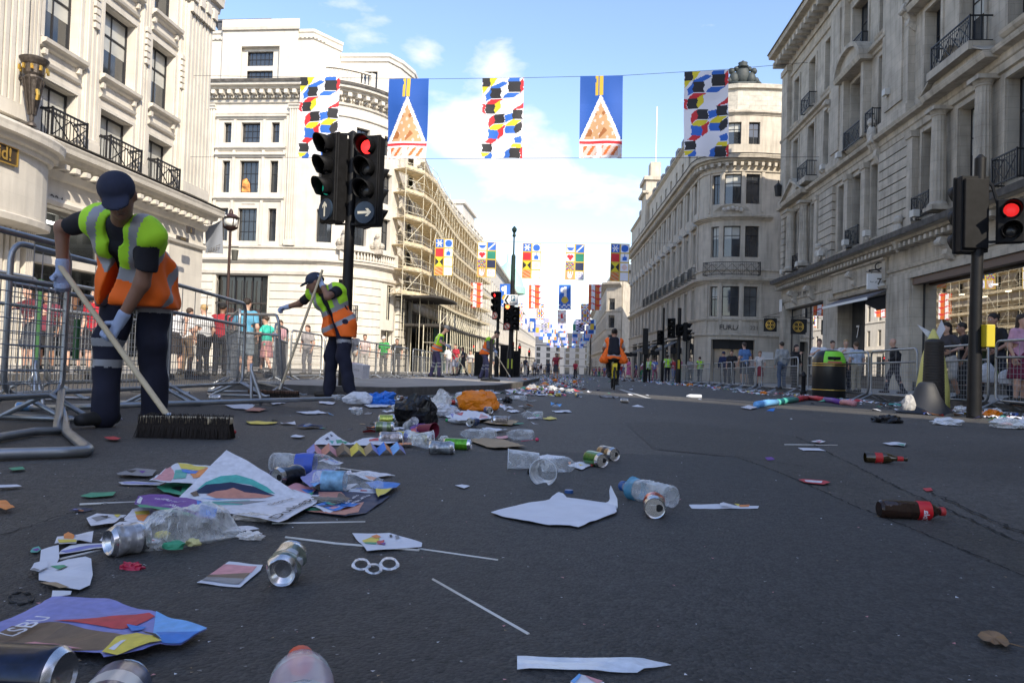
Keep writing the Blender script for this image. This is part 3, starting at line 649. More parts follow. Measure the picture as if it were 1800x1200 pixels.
# ================= SCAFFOLDED BUILDING
B=building('stone_building','bright stone terrace building wrapped in scaffolding on the left side of the street')
sp=[(-13.55,60.5),(-14.2,68),(-14.45,78),(-14.3,90),(-13.95,100),(-13.7,110)]
h=Fac(sp); rows=[(6.2,8.0),(9.2,11.2),(12.2,14.2)]; ops=[]
for k in range(13):
    u=1.8+k*3.75
    for c,e in rows: ops.append((u-.65,u+.65,c,e))
t=MB(); h.wall(t,0,h.L,-2,18,ops+[(2.,h.L-2,-1.9,4.4)],d=.5); t.build('wall',M_STONEL,B)
for o_ in ops: h.window(B,*o_,d=.35,nx=2,rows=(.6,),fr=.06)
coreblock(B,[(-14.6,60.5),(-15.1,68),(-15.3,78),(-15.2,90),(-14.9,100),(-14.6,109.9),(-30,109.9),(-30,60.5)],-2,17.9,M_STONEL)
t=MB(); h.mould(t,0,h.L,CORN(1.0,16.2,1.6)); h.mould(t,0,h.L,[(0,15.2),(.15,15.25),(.2,15.5),(0,15.55)])
for i in range(78): u=.2+i*.64; h.box(t,u,u+.28,0,.7,15.9,16.2)
h.mould(t,0,h.L,CORN(.5,5.3,1))
h.box(t,0,h.L,-.9,0,17.1,18.4); h.box(t,0,h.L,-.95,.12,18.4,18.6)
for i in range(17): u=.3+i*3.05; h.box(t,u,u+.5,-.1,.14,17.2,18.4)
h.box(t,h.L-12,h.L-2,-4,-1,17.9,21.2); h.box(t,h.L-12.3,h.L-1.7,-4.3,-.7,21.2,21.6)
t.build('cornice',M_STONEL,B)
t=MB(); h.box(t,2.,h.L-2,-.5,-.45,-1.9,4.4); t.build('shop_front',mat('dark recess',(.03,.032,.03),.7),B)
# scaffolding (a thing of its own)
SCF=building('scaffolding','steel tube scaffolding with timber board platforms against the bright left terrace','scaffolding')
M_TUBE=mat('galvanised scaffold tube',(.76,.71,.55),.5,metal=.1,var=.2)
M_BOARD=mat('scaffold board',(.72,.60,.40),.8,var=.3,vs=3)
M_NET=mat('green debris net',(.02,.10,.08),.8)
sf=Fac([(-14.6,56.6),(-13.75,58.2),(-13.45,61),(-13.9,68),(-14.2,78),(-14.1,90),(-13.8,100),(-13.6,106)],flip=False)
lv=[5.2,7.1,9.0,11.1,13.1,14.9]
nb=26
for i in range(nb+1):
    u=sf.L*i/nb
    for w_ in (.35,1.75):
        top=15.9+random.uniform(-.3,.9); q=MB(); q.tube([sf.P(u,w_,-1.2-.4),sf.P(u,w_,top)],.024,5); q.build('standard_pole',M_TUBE,SCF)
for li,z in enumerate(lv):
    e=sf.L; s0=0 if z<16 else sf.L*.16
    for w_ in (.35,1.75):
        q=MB(); 
        for dz in (0,.5,1.0): 
            us=sf.us(s0,e); q.tube([sf.P(u,w_+.05,z+dz) for u in us],.022,5)
        q.build('ledger_tube',M_TUBE,SCF)
    q=MB(); sf.box(q,s0,e,.4,1.7,z+.06,z+.11); sf.box(q,s0,e,1.78,1.82,z+.06,z+.3); 
    q.build('board_platform',M_BOARD,SCF)
q=MB()
for z in lv:
    for i in range(nb*2):
        u=sf.L*(i+.5)/(nb*2)
        if z<16 or u>sf.L*.16: q.tube([sf.P(u,.1,z+.02),sf.P(u,2.1,z+.02)],.02,4)
tag(q.build('transom_tube',M_TUBE,SCF),kind='stuff')
for i in range(0,nb,1):
    for li in range(len(lv)-1):
        if random.random()<.72 and (lv[li]<15 or i>4):
            u0=sf.L*i/nb;u1=sf.L*(i+1)/nb; a,b=(u0,u1) if random.random()<.5 else (u1,u0); q=MB(); q.tube([sf.P(a,1.75+.05,lv[li]),sf.P(b,1.75+.05,lv[li+1])],.02,4); q.build('brace_tube',M_TUBE,SCF) if i%1==0 else None
q=MB()
for k in range(60):
    u=random.uniform(sf.L*.15,sf.L*.95); z=random.choice(lv[3:]); q.tube([sf.P(u,.3,z),sf.P(u+random.uniform(-1.5,1.5),random.uniform(.3,1.9),z+random.uniform(1.5,2.3))],.025,4)
tag(q.build('loose_tube',M_TUBE,SCF),kind='stuff')
# lower gantry: dark deck over the pavement and its trusses
q=MB(); sf.box(q,2.5,sf.L*.9,-.2,3.4,2.9,3.1); sf.box(q,1.0,7.5,-.2,3.6,5.05,5.2); q.build('gantry_deck',mat('dark timber deck',(.06,.055,.05),.8),SCF)
q=MB()
for i in range(30):
    u=2.5+i*1.6
    if u<sf.L*.9:
        q.tube([sf.P(u,3.3,-2),sf.P(u,3.3,4.2)],.035,5); q.tube([sf.P(u,3.3,3.1),sf.P(u+1.6,3.3,4.0)],.025,4); q.tube([sf.P(u,1.9,-2),sf.P(u,1.9,3)],.035,5)
        if i%3==0:
            for z in (.2,1.0,1.8,2.6): q.tube([sf.P(u,1.9,z-1),sf.P(u,3.3,z-1)],.02,4)
q.tube([sf.P(2.5,3.3,4.1),sf.P(sf.L*.5,3.3,4.1),sf.P(sf.L*.9,3.3,4.1)],.03,5); q.build('gantry_frame',M_TUBE,SCF)
q=MB(); sf.box(q,5,sf.L*.55,1.95,2.0,-1.9,2.9); q.build('debris_netting',M_NET,SCF)
# ================= FAR LEFT TERRACES
def terrace(label,pts,ztop,zc,rows,pitch,mt,w=1.3,flip=False,depth=16,zb=-3,shop=3.6,thick=.3,roof=None,chim=True):
    B=building('terrace_building',label); fc=Fac(pts,flip=flip); t=MB(); ops=[]; k=max(1,int(fc.L/pitch))
    for i in range(k):
        u=(i+.5)*fc.L/k
        for c,e in rows: ops.append((u-w/2,u+w/2,c,e))
    fc.wall(t,0,fc.L,zb,zc,ops,d=thick); t.build('wall',mt,B)
    sgn=1
    inn=[fc.P(u,-thick-.12) for u in fc.us(0,fc.L)]; out=[fc.P(u,-depth) for u in reversed(fc.us(0,fc.L))]
    coreblock(B,[(x[0],x[1]) for x in inn+out],zb,zc-.05,mt)
    for o_ in ops: fc.window(B,*o_,d=thick-.08,nx=2,rows=(.55,),fr=.08)
    t=MB(); fc.mould(t,0,fc.L,CORN(.9,zc-1.0,1.3)); fc.mould(t,0,fc.L,CORN(.4,rows[0][0]-.9,.7))
    for c,e in rows[1:]: fc.mould(t,0,fc.L,[(0,c-.35),(.12,c-.3),(.14,c-.2),(0,c-.17)])
    # end wall trims
    t.build('cornice',mt,B)
    t=MB(); fc.box(t,.5,fc.L-.5,-depth+1,-1.2,zc-.1,ztop-1.2); fc.mould(t,.5,fc.L-.5,[(-1.2,ztop-1.3),(-1.9,ztop),(-depth+2,ztop),(-depth+1,ztop-1.3)]); t.build('roof',roof or M_LEAD,B)
    s=MB()
    for i in range(k): u=(i+.5)*fc.L/k; fc.box(s,u-w*.62,u+w*.62,.0,.03,zb+1.2,rows[0][0]-1.6)
    s.build('shop_front',M_PANE,B)
    return B,fc
terrace('bright cream terrace beyond the scaffolding with a square roof turret',[(-13.7,112),(-14.0,150),(-14.6,190)],19.5,17.5,[(4.2,6.6),(8,10.4),(11.6,13.8)],4,M_STONEL)
terrace('far cream terrace with a green copper dome on the left side of the street',[(-14.0,192),(-14.5,300)],15,14,[(2.2,4.6),(6,8.2),(9.4,11.4)],5,M_STONEL,w=1.8)
DM=building('copper_dome','pale green copper dome above the far left rooftops','dome')
s=MB(); s.lathe([(4.6,0),(4.6,1.5),(4.2,2.0),(3.6,4),(2.2,6.2),(.6,7.6),(.2,8),(.12,10),(.01,10.2)],20,0,Matrix.Translation((-16.5,185,17))); s.build('dome_shell',mat('verdigris copper',(.35,.62,.48),.7,var=.2),DM)
# ================= FAR RIGHT TERRACES
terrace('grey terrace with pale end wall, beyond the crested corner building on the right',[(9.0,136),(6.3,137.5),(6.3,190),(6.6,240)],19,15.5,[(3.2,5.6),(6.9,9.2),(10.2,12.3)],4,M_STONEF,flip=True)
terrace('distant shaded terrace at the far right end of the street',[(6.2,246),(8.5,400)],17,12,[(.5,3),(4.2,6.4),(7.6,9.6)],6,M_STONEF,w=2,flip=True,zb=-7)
terrace('slate-roofed curved building closing the far end',[(-42,418),(-20,432),(-4,438),(12,432),(26,412)],17.5,10.5,[(-1.2,1.6),(2.6,5.2),(6.3,8.6)],6,mat('stone far shade tint',(.17,.18,.205),.8,var=.1),w=2.4,zb=-8,depth=14)  # bluish grey puts the far facade's shade into the stone colour
DM=building('roof_turret','pale domed turret above the far right roofs','turret')
s=MB(); s.lathe([(2.2,0),(2.2,3.5),(2.5,3.6),(2.5,4),(1.9,4.2),(1.7,5.6),(1,6.8),(.3,7.3),(.1,8.5),(.01,8.6)],16,0,Matrix.Translation((11.5,215,18.5))); s.build('turret_shell',M_STONEF,DM)
# ================= LONG SHADED CORNER BLOCK (right, middle)
B=building('stone_building','long grey stone building')
B['label']='long grey stone building with rounded corner, iron balcony and bronze crest on its roof'
arc=[(11.05,66.6),(11.25,65.6),(11.75,64.75),(12.5,64.2),(13.4,63.95),(14.5,63.9),(15.6,64.0),(16.4,64.15)]
path=[(9.4,122)]+arc+[(22,65.0),(34,67)]
k_=Fac(path)
# find u of a given X on the front
def ufor(fc,x,u0,u1):
    best=min((abs(fc.P(u0+(u1-u0)*i/400)[0]-x),u0+(u1-u0)*i/400) for i in range(401)); return best[1]
uA=k_.u[1]; uB=k_.u[len(arc)]
rows=[(14.3,16.85),(9.75,12.4),(4.7,7.25)]
wins=[]
for cxw,hw,nx in ((13.38,.72,2),(12.05,.36,2),(15.05,.6,2)):
    u=ufor(k_,cxw,uA,uB)
    for c,e in rows: wins.append((u-hw,u+hw,c,e,nx))
    wins.append((u-hw*.8,u+hw*.8,19.4,21.3,nx))
nL=15
for i in range(nL):
    u=uA-1.9-i*3.62
    for j,(c,e) in enumerate(rows): wins.append((u-.62,u+.62,c-.1,e+(.2 if j==0 else 0),2))
    if i<13: wins.append((u-.5,u+.5,19.3,20.8,1))
uS0,uS1=ufor(k_,11.95,uA,uB),ufor(k_,15.5,uA,uB)
for x in (20,25): 
    for c,e in rows: wins.append((k_.u[len(arc)]+x-16.4-.6,k_.u[len(arc)]+x-16.4+.6,c,e,2))
ops=[x[:4] for x in wins if x[3]<19]
t=MB(); 
sh=[(uA-1.0-i*7.2-5.6,uA-1.0-i*7.2,-2,3.4) for i in range(7)]
k_.wall(t,0,k_.L,-2.2,18.4,ops+[(uS0,uS1,-1.3,2.72)]+sh,d=.42)
ka=Fac([(10.1,122)]+[(x+.55 if x<13 else x,y+(.0 if y>66.5 else .7)) for x,y in arc]+[(22,65.7),(34,67.7)])
k_.wall(t,.0,k_.L,18.4,22.4,[x[:4] for x in wins if x[3]>19],d=.3)
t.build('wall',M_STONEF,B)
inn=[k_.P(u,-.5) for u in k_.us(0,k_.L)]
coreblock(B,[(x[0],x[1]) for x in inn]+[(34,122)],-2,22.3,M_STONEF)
for a,b,c,e,n in wins: k_.window(B,a,b,c,e,d=.28,nx=n,rows=(.7,) if e>8 else (.66,),fr=.06,pm=M_PANE if random.random()<.6 else M_PANE2,blind=0 if random.random()<.75 else .4)
t=MB(); k_.mould(t,0,k_.L,CORN(.85,17.7,1.2)); kk=int(k_.L/.55)
for i in range(kk): u=.1+i*k_.L/kk; k_.box(t,u,u+.22,0,.55,17.45,17.75)
k_.mould(t,0,k_.L,[(0,17),(.12,17.04),(.14,17.16),(0,17.2)]); k_.mould(t,0,k_.L,CORN(.45,7.5,.9)); k_.mould(t,0,k_.L,[(0,8.6),(.1,8.62),(.1,8.75),(0,8.78)])
k_.mould(t,0,k_.L,[(0,4.3),(.1,4.33),(.16,4.5),(0,4.55)]); k_.mould(t,0,k_.L,[(0,3.0),(.1,3.03),(.13,3.15),(0,3.2)])
k_.mould(t,uA-.5,uB+.3,CORN(.5,12.9,.7)); k_.mould(t,0,k_.L,CORN(.3,21.9,.6))
for i in range(nL):
    u=uA-1.9-i*3.62
    for a,b in ((u-1.75,u-1.35),(u+1.35,u+1.75)): k_.box(t,a,b,0,.1,8.8,17)
    if i%2==0: # triangular pediment
        z=12.75; k_.mould(t,u-1.0,u+1.0,[(0,z),(.3,z),(.32,z+.14),(0,z+.16)])
        vs=[k_.P(u-1.05,.02,z+.16),k_.P(u+1.05,.02,z+.16),k_.P(u,.02,z+.75)]; vo=[k_.P(u-1.05,.34,z+.16),k_.P(u+1.05,.34,z+.16),k_.P(u,.34,z+.75)]
        t.add(vs+vo,[(3,4,5),(0,3,5,2),(1,2,5,4),(0,1,4,3)])
    else:
        z=12.75; n8=8; vs=[];
        for q_ in range(n8+1):
            a=PI*q_/n8; uu=u-1.0*math.cos(a); zz=z+.1+.5*math.sin(a); vs+= [k_.P(uu,.02,zz),k_.P(uu,.32,zz)]
        t.add(vs,[(2*i_,2*i_+1,2*i_+3,2*i_+2) for i_ in range(n8)]); t.add([vs[2*i_+1] for i_ in range(n8+1)],[tuple(range(n8+1))])
    k_.box(t,u-.75,u-.64,0,.07,4.6,12.6); k_.box(t,u+.64,u+.75,0,.07,4.6,12.6)
for x in (11.6,12.6,14.2,15.9):
    u=ufor(k_,x,uA,uB); k_.box(t,u-.13,u+.13,0,.09,3.2,7.5); k_.box(t,u-.13,u+.13,0,.09,13.6,17.0)
# carved pediment over the middle corner window
u=ufor(k_,13.38,uA,uB); n8=10; vs=[]
for q_ in range(n8+1): a=PI*q_/n8; uu=u-1.5*math.cos(a); zz=13.35+.85*math.sin(a); vs+= [k_.P(uu,.05,zz),k_.P(uu,.4,zz)]
t.add(vs,[(2*i_,2*i_+1,2*i_+3,2*i_+2) for i_ in range(n8)]); t.add([vs[2*i_+1] for i_ in range(n8+1)],[tuple(range(n8+1))])
t.build('cornice',M_STONEF,B)
t=MB(); k_.mould(t,0,k_.L,[(.2,18.45),(.86,18.38),(.88,18.44),(.2,18.5)]); t.build('lead_flashing',M_SOOT,B)
u=ufor(k_,13.38,uA,uB); t=MB(); p=k_.P(u,.45,13.6)
for dx in (-.7,-.35,0,.35,.7): t.ball((p[0]+dx,p[1],p[2]+.22*(1-abs(dx))),.2,8,0,(1,.6,1))
t.build('carved_ornament',M_CARVE,B)
railing(k_,B,ufor(k_,11.6,uA,uB),ufor(k_,15.6,uA,uB),.55,8.15,9.25,M_IRON)
for i in range(10): u=uA-1.9-i*3.62; railing(k_,B,u-.9,u+.9,.4,8.15,9.2,M_IRON)
# brick curved roof drum with crest statue
M_BRICKW=mat('pale glazed brick',(.55,.51,.43),.7,var=.2,vs=3,course=.3)
t=MB(); dr=Fac([(11.6+.2,72),(11.9,66.5),(12.6,65.3),(13.8,64.9),(16,65),(24,66)]); dr.wall(t,0,dr.L,22.3,24.6,[],d=.2); dr.mould(t,0,dr.L,[(0,24.5),(.25,24.55),(.3,24.9),(-.4,24.95)]); t.build('roof_drum',M_BRICKW,B)
coreblock(B,[(x,y) for x,y in [(12.0,72),(12.2,66.8),(13,65.6),(13.9,65.2),(16,65.3),(24,66.3),(24,72)]],22.2,24.7,M_LEAD,'roof_core')
t=MB(); k_.box(t,uA-3.4*13,uA-5,-3,-.8,22.3,24.1)
for i in range(12): u=uA-7-i*3.62; k_.box(t,u-.8,u+.8,-1.2,-.2,22.3,23.7); 
t.build('dormer_roof',M_LEAD,B)
# pedimented chimney tower + flagpole further along
t=MB(); ut=uA-36; k_.box(t,ut-3,ut+1.6,-2.2,.5,17.5,25.4); k_.mould(t,ut-3.2,ut+1.8,[(.1,23.6),(.9,23.6),(1,23.9),(.1,24)]); k_.box(t,ut-3.3,ut+1.9,-2.4,.8,25.4,25.9); k_.box(t,ut-1.8,ut+.4,-1.6,-.2,25.9,28.2); t.build('roof_tower',M_STONEF,B)
t=MB(); p=k_.P(ut-.6,-1,28.2); t.tube([p,(p[0],p[1],p[2]+8)],.09,6); t.build('flagpole',M_WHT,B)
# crest of arms statue on the corner
c=aty(1305,132,65.4); q=aty(1305,108,65.4); t=MB(); s_=.42*(q.z-c.z)
zb=24.95
t.box(c.x-1.1,c.x+1.1,64.9,65.9,zb,zb+.22); t.ball((c.x,65.3,zb+.95),.72,14,0,(.85,.5,1.1)); t.lathe([(.42,0),(.5,.14),(.34,.2),(.42,.42),(.2,.5),(.08,.62)],10,0,Matrix.Translation((c.x,65.3,zb+1.55)))
for sg in (-1,1):
    t.ball((c.x+sg*.72,65.3,zb+.62),.48,10,0,(.9,.7,1.2)); t.ball((c.x+sg*.95,65.3,zb+1.25),.3,8); t.ball((c.x+sg*.55,65.3,zb+1.45),.24,8); t.ball((c.x+sg*1.15,65.3,zb+.42),.3,8)
    t.tube([(c.x+sg*1.0,65.3,zb+.3),(c.x+sg*1.4,65.3,zb+.28),(c.x+sg*1.6,65.3,zb+.12)],[.2,.16,.1],6)
cr=t.build('crest_statue',mat('dark patinated bronze',(.045,.055,.055),.6,var=.3),B,smooth=True)
shopfront(k_,B,uS0,uS1,-1.2,2.7,depth=2.0,nm=2,transom=.0,d=.6,inner=mat('warm shop interior',(.45,.38,.26),.7,var=.3))
t=MB(); k_.box(t,uS0,uS1,-.45,-.3,1.9,2.7); t.build('blind_box',mat('black awning',(.012,.012,.012),.7),B)
t=MB(); 
for i in range(4): u=uS0+.8+i*.9; t.box(*(lambda p:(p[0]-.35,p[0]+.35,p[1]-.05,p[1]+.05))(k_.P(u,-1.2)),2.55,2.6)
t.build('ceiling_light',mat('warm light',(1,.9,.7),.4,emit=(1,.85,.6),es=6),B)
u=ufor(k_,13.4,uA,uB); p=k_.P(u,.06,3.75); P2=k_.P(u+.3,.06,3.75); dx=(Vector(P2)-Vector(p)).normalized()
lettering('FURLA',p,dx,(0,0,1),.42,M_SOOT,B,w=1.75,bold=.01)
u=ufor(k_,15.35,uA,uB); p=k_.P(u,.06,3.75); lettering('221',p,(1,0,0),(0,0,1),.32,M_SOOT,B,w=.6); u=ufor(k_,11.6,uA,uB); p=k_.P(u,.06,3.75); dx=(Vector(k_.P(u+.2,.06,3.75))-Vector(p)).normalized(); lettering('M',p,dx,(0,0,1),.3,M_SOOT,B)
s=MB(); k_.box(s,uB-.4,uB+.7,.0,.04,1.1,1.75); o=s.build('street_name_plate',M_WHT,B)
for i,x in enumerate(sh[:7]):
    s=MB(); k_.box(s,x[0],x[1],-.4,-.36,-2,3.35); s.build('shop_window',M_PANE,B)
    s=MB(); 
    for j in range(4): uu=x[0]+(x[1]-x[0])*j/3; k_.box(s,uu-.08,uu+.08,-.38,-.3,-2,3.4)
    s.build('shop_frame',M_FRAME,B)
    if i in (1,3,4): 
        s=MB(); k_.mould(s,x[0]+.2,x[1]-.2,[(-.1,2.9),(1.7,2.0),(1.7,1.8),(1.65,1.98),(-.1,2.86)]); s.build('awning',mat('grey awning',(.10,.10,.10),.8),B)
    if i in (0,2,5,6): s=MB(); uu=x[0]; k_.box(s,uu-.04,uu+.04,.1,1.2,1.5,2.1); s.build('projecting_sign',M_IRON,B)
# ================= NEAR RIGHT BUILDING (in shade)
B=building('stone_building','large weathered stone building with columns and pediments over three shops nearest on the right')
r=Fac([(15.5,56.4),(15.5,-4.9)]); V=lambda y:56.4-y
S1=(V(55.3),V(46.9),-.7,4.72); S2=(V(44.0),V(37.8),-.6,4.35); S3=(V(35.1),V(12),-.6,4.72); S4=(V(10.5),V(1),-.4,4.72)
F1=[(54.7,53.5),(52.4,50.9),(49.6,48.4),(44.7,43.5),(42.5,40.9),(39.9,39.1),(34.3,32.9),(31.2,29.6),(27.9,26.6),(24.6,23.2),(20.5,19.2),(17.4,15.8),(14.1,12.8),(9,7.6),(5,3.6)]
F2=[(54.0,52.9),(50.7,49.4),(47.5,46.3),(43.0,40.8),(39.2,38.4),(34.2,32.8),(31.2,29.4),(27.8,26.5),(24.6,23.2),(20.5,19.2),(17.4,15.8),(14.1,12.8),(9,7.6)]
wins=[]
for a,b in F1: wins.append((V(a),V(b),7.35,11.15,0))
for a,b in F2: wins.append((V(a),V(b),12.95,16.6,1))
for a,b in F2: wins.append((V(a),V(b),17.75,21.0,2))
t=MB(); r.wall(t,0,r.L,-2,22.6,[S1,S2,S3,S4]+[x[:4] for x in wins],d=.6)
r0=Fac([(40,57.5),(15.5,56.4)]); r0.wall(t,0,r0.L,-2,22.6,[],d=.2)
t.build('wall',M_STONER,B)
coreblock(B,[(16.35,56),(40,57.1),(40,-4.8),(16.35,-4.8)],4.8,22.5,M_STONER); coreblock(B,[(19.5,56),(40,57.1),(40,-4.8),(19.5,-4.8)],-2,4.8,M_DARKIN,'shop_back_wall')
for a,b,c,e,fl in wins:
    r.window(B,a,b,c,e,d=.46,nx=2 if b-a<1.35 else 3,rows=(.68,),fr=.06,pm=M_PANE if random.random()<.55 else M_PANE2,blind=0 if random.random()<.8 else .5)
# surrounds
t=MB()
for a,b,c,e,fl in wins:
    t.mark(); r.box(t,a-.2,a-.02,0,.07,c,e+.18); r.box(t,b+.02,b+.2,0,.07,c,e+.18); r.box(t,a-.02,b+.02,0,.07,e+.02,e+.18)
    if fl>0: r.mould(t,a-.28,b+.28,[(0,c-.28),(.12,c-.24),(.22,c-.14),(.26,c-.02),(0,c-.01)])
t.build('window_surround',M_STONER,B)
# horizontal orders
t=MB(); r.mould(t,0,r.L,CORN(.8,6.3,1.0)); r.mould(t,0,r.L,[(0,5.2),(.08,5.22),(.12,5.34),(0,5.38)])
for i in range(118): u=.1+i*.49; r.box(t,u,u+.2,0,.62,6.12,6.32)
r.mould(t,0,r.L,[(0,11.45),(.12,11.48),(.14,11.75),(.2,11.8),(.22,12.05),(.5,12.1),(.56,12.28),(0,12.34)])
r.mould(t,0,r.L,[(0,16.95),(.1,16.98),(.14,17.12),(.34,17.18),(.38,17.34),(0,17.38)])
r.mould(t,0,r.L,[(0,21.6),(.1,21.63),(.14,21.8),(0,21.84)])
t.build('string_course',M_STONER,B)
t=MB(); r.mould(t,-.6,r.L,CORN(1.25,23.2,1.9)); r.box(t,0,r.L,-.4,.12,22.5,23.3)
for i in range(70): u=.0+i*.82; r.box(t,u,u+.34,.1,1.0,22.85,23.22)
r.box(t,.4,r.L,-3,-.8,24.2,25.6); r.mould(t,.2,r.L,[(-.9,25.5),(-.5,25.55),(-.4,25.9),(-.9,26)]) 
t.build('main_cornice',M_STONER,B)
t=MB(); r.mould(t,-.6,r.L,[(.3,24.3),(1.27,24.05),(1.29,24.12),(.3,24.4)]); r.mould(t,0,r.L,[(.0,6.96),(.83,6.82),(.85,6.6),(.87,6.86),(.0,7.02)]); t.build('lead_flashing',M_SOOT,B)
for a,b in [(54,52.9),(50.7,49.4),(47.5,46.3),(43,40.8),(34.2,32.8),(31.2,29.6)]: pass
# rusticated piers on the first floor
t=MB()
for a,b in ((47.7,45.3),(38.6,35.3),(26.2,25.0),(22.7,21.0),(12.3,9.6)):
    t.mark()
    for i in range(9): z=7.1+i*.48; r.box(t,V(a),V(b),0,.22,z,z+.42)
t.mark()
for a,b in ((56.3,55.5),): 
    for i in range(9): z=7.1+i*.48; r.box(t,V(a),V(b),0,.16,z,z+.42)
t.build('rusticated_pier',M_STONER,B)
# tall panelled piers on the upper floors
t=MB()
for a,b in ((38.2,35.3),(45.9,43.6),(56.3,54.9),(26.0,25.1),(22.6,21.0),(12.3,9.6)):
    t.mark(); r.box(t,V(a),V(b),0,.3,12.35,22.5); r.box(t,V(a)-.12,V(b)+.12,0,.42,12.35,12.8); r.box(t,V(a)-.1,V(b)+.1,0,.4,22.1,22.5)
    if a-b>2: r.box(t,V(a)+.5,V(b)-.5,.3,.38,13.2,21.6)
t.build('giant_pilaster',M_STONER,B)
def column(fc,parent,u,w,z0,z1,r_,m_,flutes=14):
    t=MB(); p=fc.P(u,w,z0); h_=z1-z0; n=flutes*2
    wob=lambda a,z:(1-.07*(1 if int(round(a/(2*PI)*n))%2 else 0)) if .35<z<h_-.35 else 1
    T=Matrix.Translation(p); t.box(p[0]-r_*1.35,p[0]+r_*1.35,p[1]-r_*1.35,p[1]+r_*1.35,z0-.02,z0+.14)
    t.lathe([(r_*1.3,.14),(r_*1.32,.22),(r_*1.1,.3),(r_*1.02,.36),(r_,.4),(r_,h_*.3),(r_*.86,h_-.42),(r_*.86,h_-.36),(r_*.95,h_-.33),(r_*.9,h_-.28),(r_*1.2,h_-.14)],n,0,T,wob=wob)
    t.box(p[0]-r_*1.3,p[0]+r_*1.3,p[1]-r_*1.3,p[1]+r_*1.3,z1-.14,z1+.02); t.build('column',m_,parent)
for yy in (32.1,28.75,53.05,50.15,45.0 if 0 else 22.0-3.3,14.95): column(r,B,V(yy),.38,7.2,11.5,.31,M_STONER)
for yy in (35.0,25.4,48.1,42.9,40.45): 
    t=MB(); r.box(t,V(yy)-.28,V(yy)+.28,0,.3,7.1,11.4); r.mould(t,V(yy)-.34,V(yy)+.34,[(0,11.1),(.36,11.12),(.42,11.4),(0,11.42)]); t.build('pilaster',M_STONER,B)
def pediment(fc,parent,u0,u1,z,h_,w,m_,arch=False):
    t=MB(); fc.mould(t,u0,u1,[(0,z),(w,z),(w+.06,z+.12),(w+.1,z+.24),(0,z+.26)]); um=(u0+u1)/2
    if not arch:
        for sg in (0,1):
            a=(u0,z+.26);b=(um,z+h_)
            if sg: a=(u1,z+.26)
            pr=[]
            vs=[fc.P(a[0],0,a[1]),fc.P(a[0],w+.1,a[1]),fc.P(a[0],w+.1,a[1]+.02),fc.P(a[0],0,a[1]+.02),fc.P(b[0],0,b[1]-.26),fc.P(b[0],w+.1,b[1]-.26),fc.P(b[0],w+.1,b[1]),fc.P(b[0],0,b[1])]
            t.add(vs,[(0,1,5,4),(1,2,6,5),(2,3,7,6),(3,0,4,7),(0,3,2,1),(4,5,6,7)])
        t.add([fc.P(u0+.2,w-.12,z+.26),fc.P(u1-.2,w-.12,z+.26),fc.P(um,w-.12,z+h_-.2)],[(0,1,2)])
    else:
        n=12; out=[];inn=[]
        for i in range(n+1):
            a=PI*i/n; out.append((um-(u1-u0)/2*math.cos(a),z+.26+(h_-.26)*math.sin(a))); inn.append((um-((u1-u0)/2-.28)*math.cos(a),z+.26+(h_-.5)*math.sin(a)))
        vs=[]; 
        for o,i_ in zip(out,inn): vs+=[fc.P(o[0],0,o[1]),fc.P(o[0],w+.1,o[1]),fc.P(i_[0],w+.1,i_[1]),fc.P(i_[0],w-.15,i_[1])]
        fs=[]
        for k in range(n):
            for j in range(3): fs.append((4*k+j,4*k+j+1,4*k+4+j+1,4*k+4+j))
        t.add(vs,fs); t.add([fc.P(i_[0],w-.15,i_[1]) for i_ in inn],[tuple(range(n+1))])
    return t.build('pediment',m_,parent)
pediment(r,B,V(32.9),V(28.0),12.0,1.75,.72,M_STONER); pediment(r,B,V(54.4),V(49.6),12.0,1.5,.72,M_STONER); pediment(r,B,V(19.6),V(14.0),12.0,1.75,.72,M_STONER)
pediment(r,B,V(43.9),V(40.0),16.9,1.5,.7,M_STONER,arch=True); pediment(r,B,V(35.0),V(32.1),16.95,.9,.5,M_STONER)
t=MB()
for yy in (43.35,40.5): t.mark(); r.box(t,V(yy)-.17,V(yy)+.17,0,.42,12.9,16.9)
t.build('window_pier',M_STONER,B)
# carved brackets with scrolls
for yy,z,s_ in ((46.2,6.9,1.2),(38.9,11.2,1.7),(35.4,16.4,1.5),(45.9,16.0,1.0),(31.6,6.0,-1),(41.6,5.8,-1),(49.0,5.8,-1),(52.6,5.8,-1)):
    t=MB(); u=V(yy); h_=abs(s_)*.75 if s_>0 else .8; pr=[(0,z),(.55,z),(.6,z-.2*h_),(.42,z-.45*h_),(.3,z-.6*h_),(.34,z-.85*h_),(.16,z-1.1*h_),(0,z-1.2*h_)]
    if s_>0: pr=[(w,zz+h_) for w,zz in pr]
    r.mould(t,u-.2,u+.2,pr); p=r.P(u,.5,(z+h_*.75) if s_>0 else z-.2); t.tube([(p[0],p[1]-.26,p[2]),(p[0],p[1]+.26,p[2])],.15,10); t.build('carved_bracket',M_CARVE,B)
for yy,z in ((47.2,7.4),(39.2,12.6),(35.9,6.9)):
    t=MB(); p=r.P(V(yy),.36,z); t.ball(p,.4,12,0,(.6,.8,1.3)); t.ball((p[0],p[1],p[2]+.62),.24,10); t.lathe([(.05,-.9),(.2,-.6),(.3,-.4)],8,0,Matrix.Translation(p)); t.build('carved_shield',M_CARVE,B)
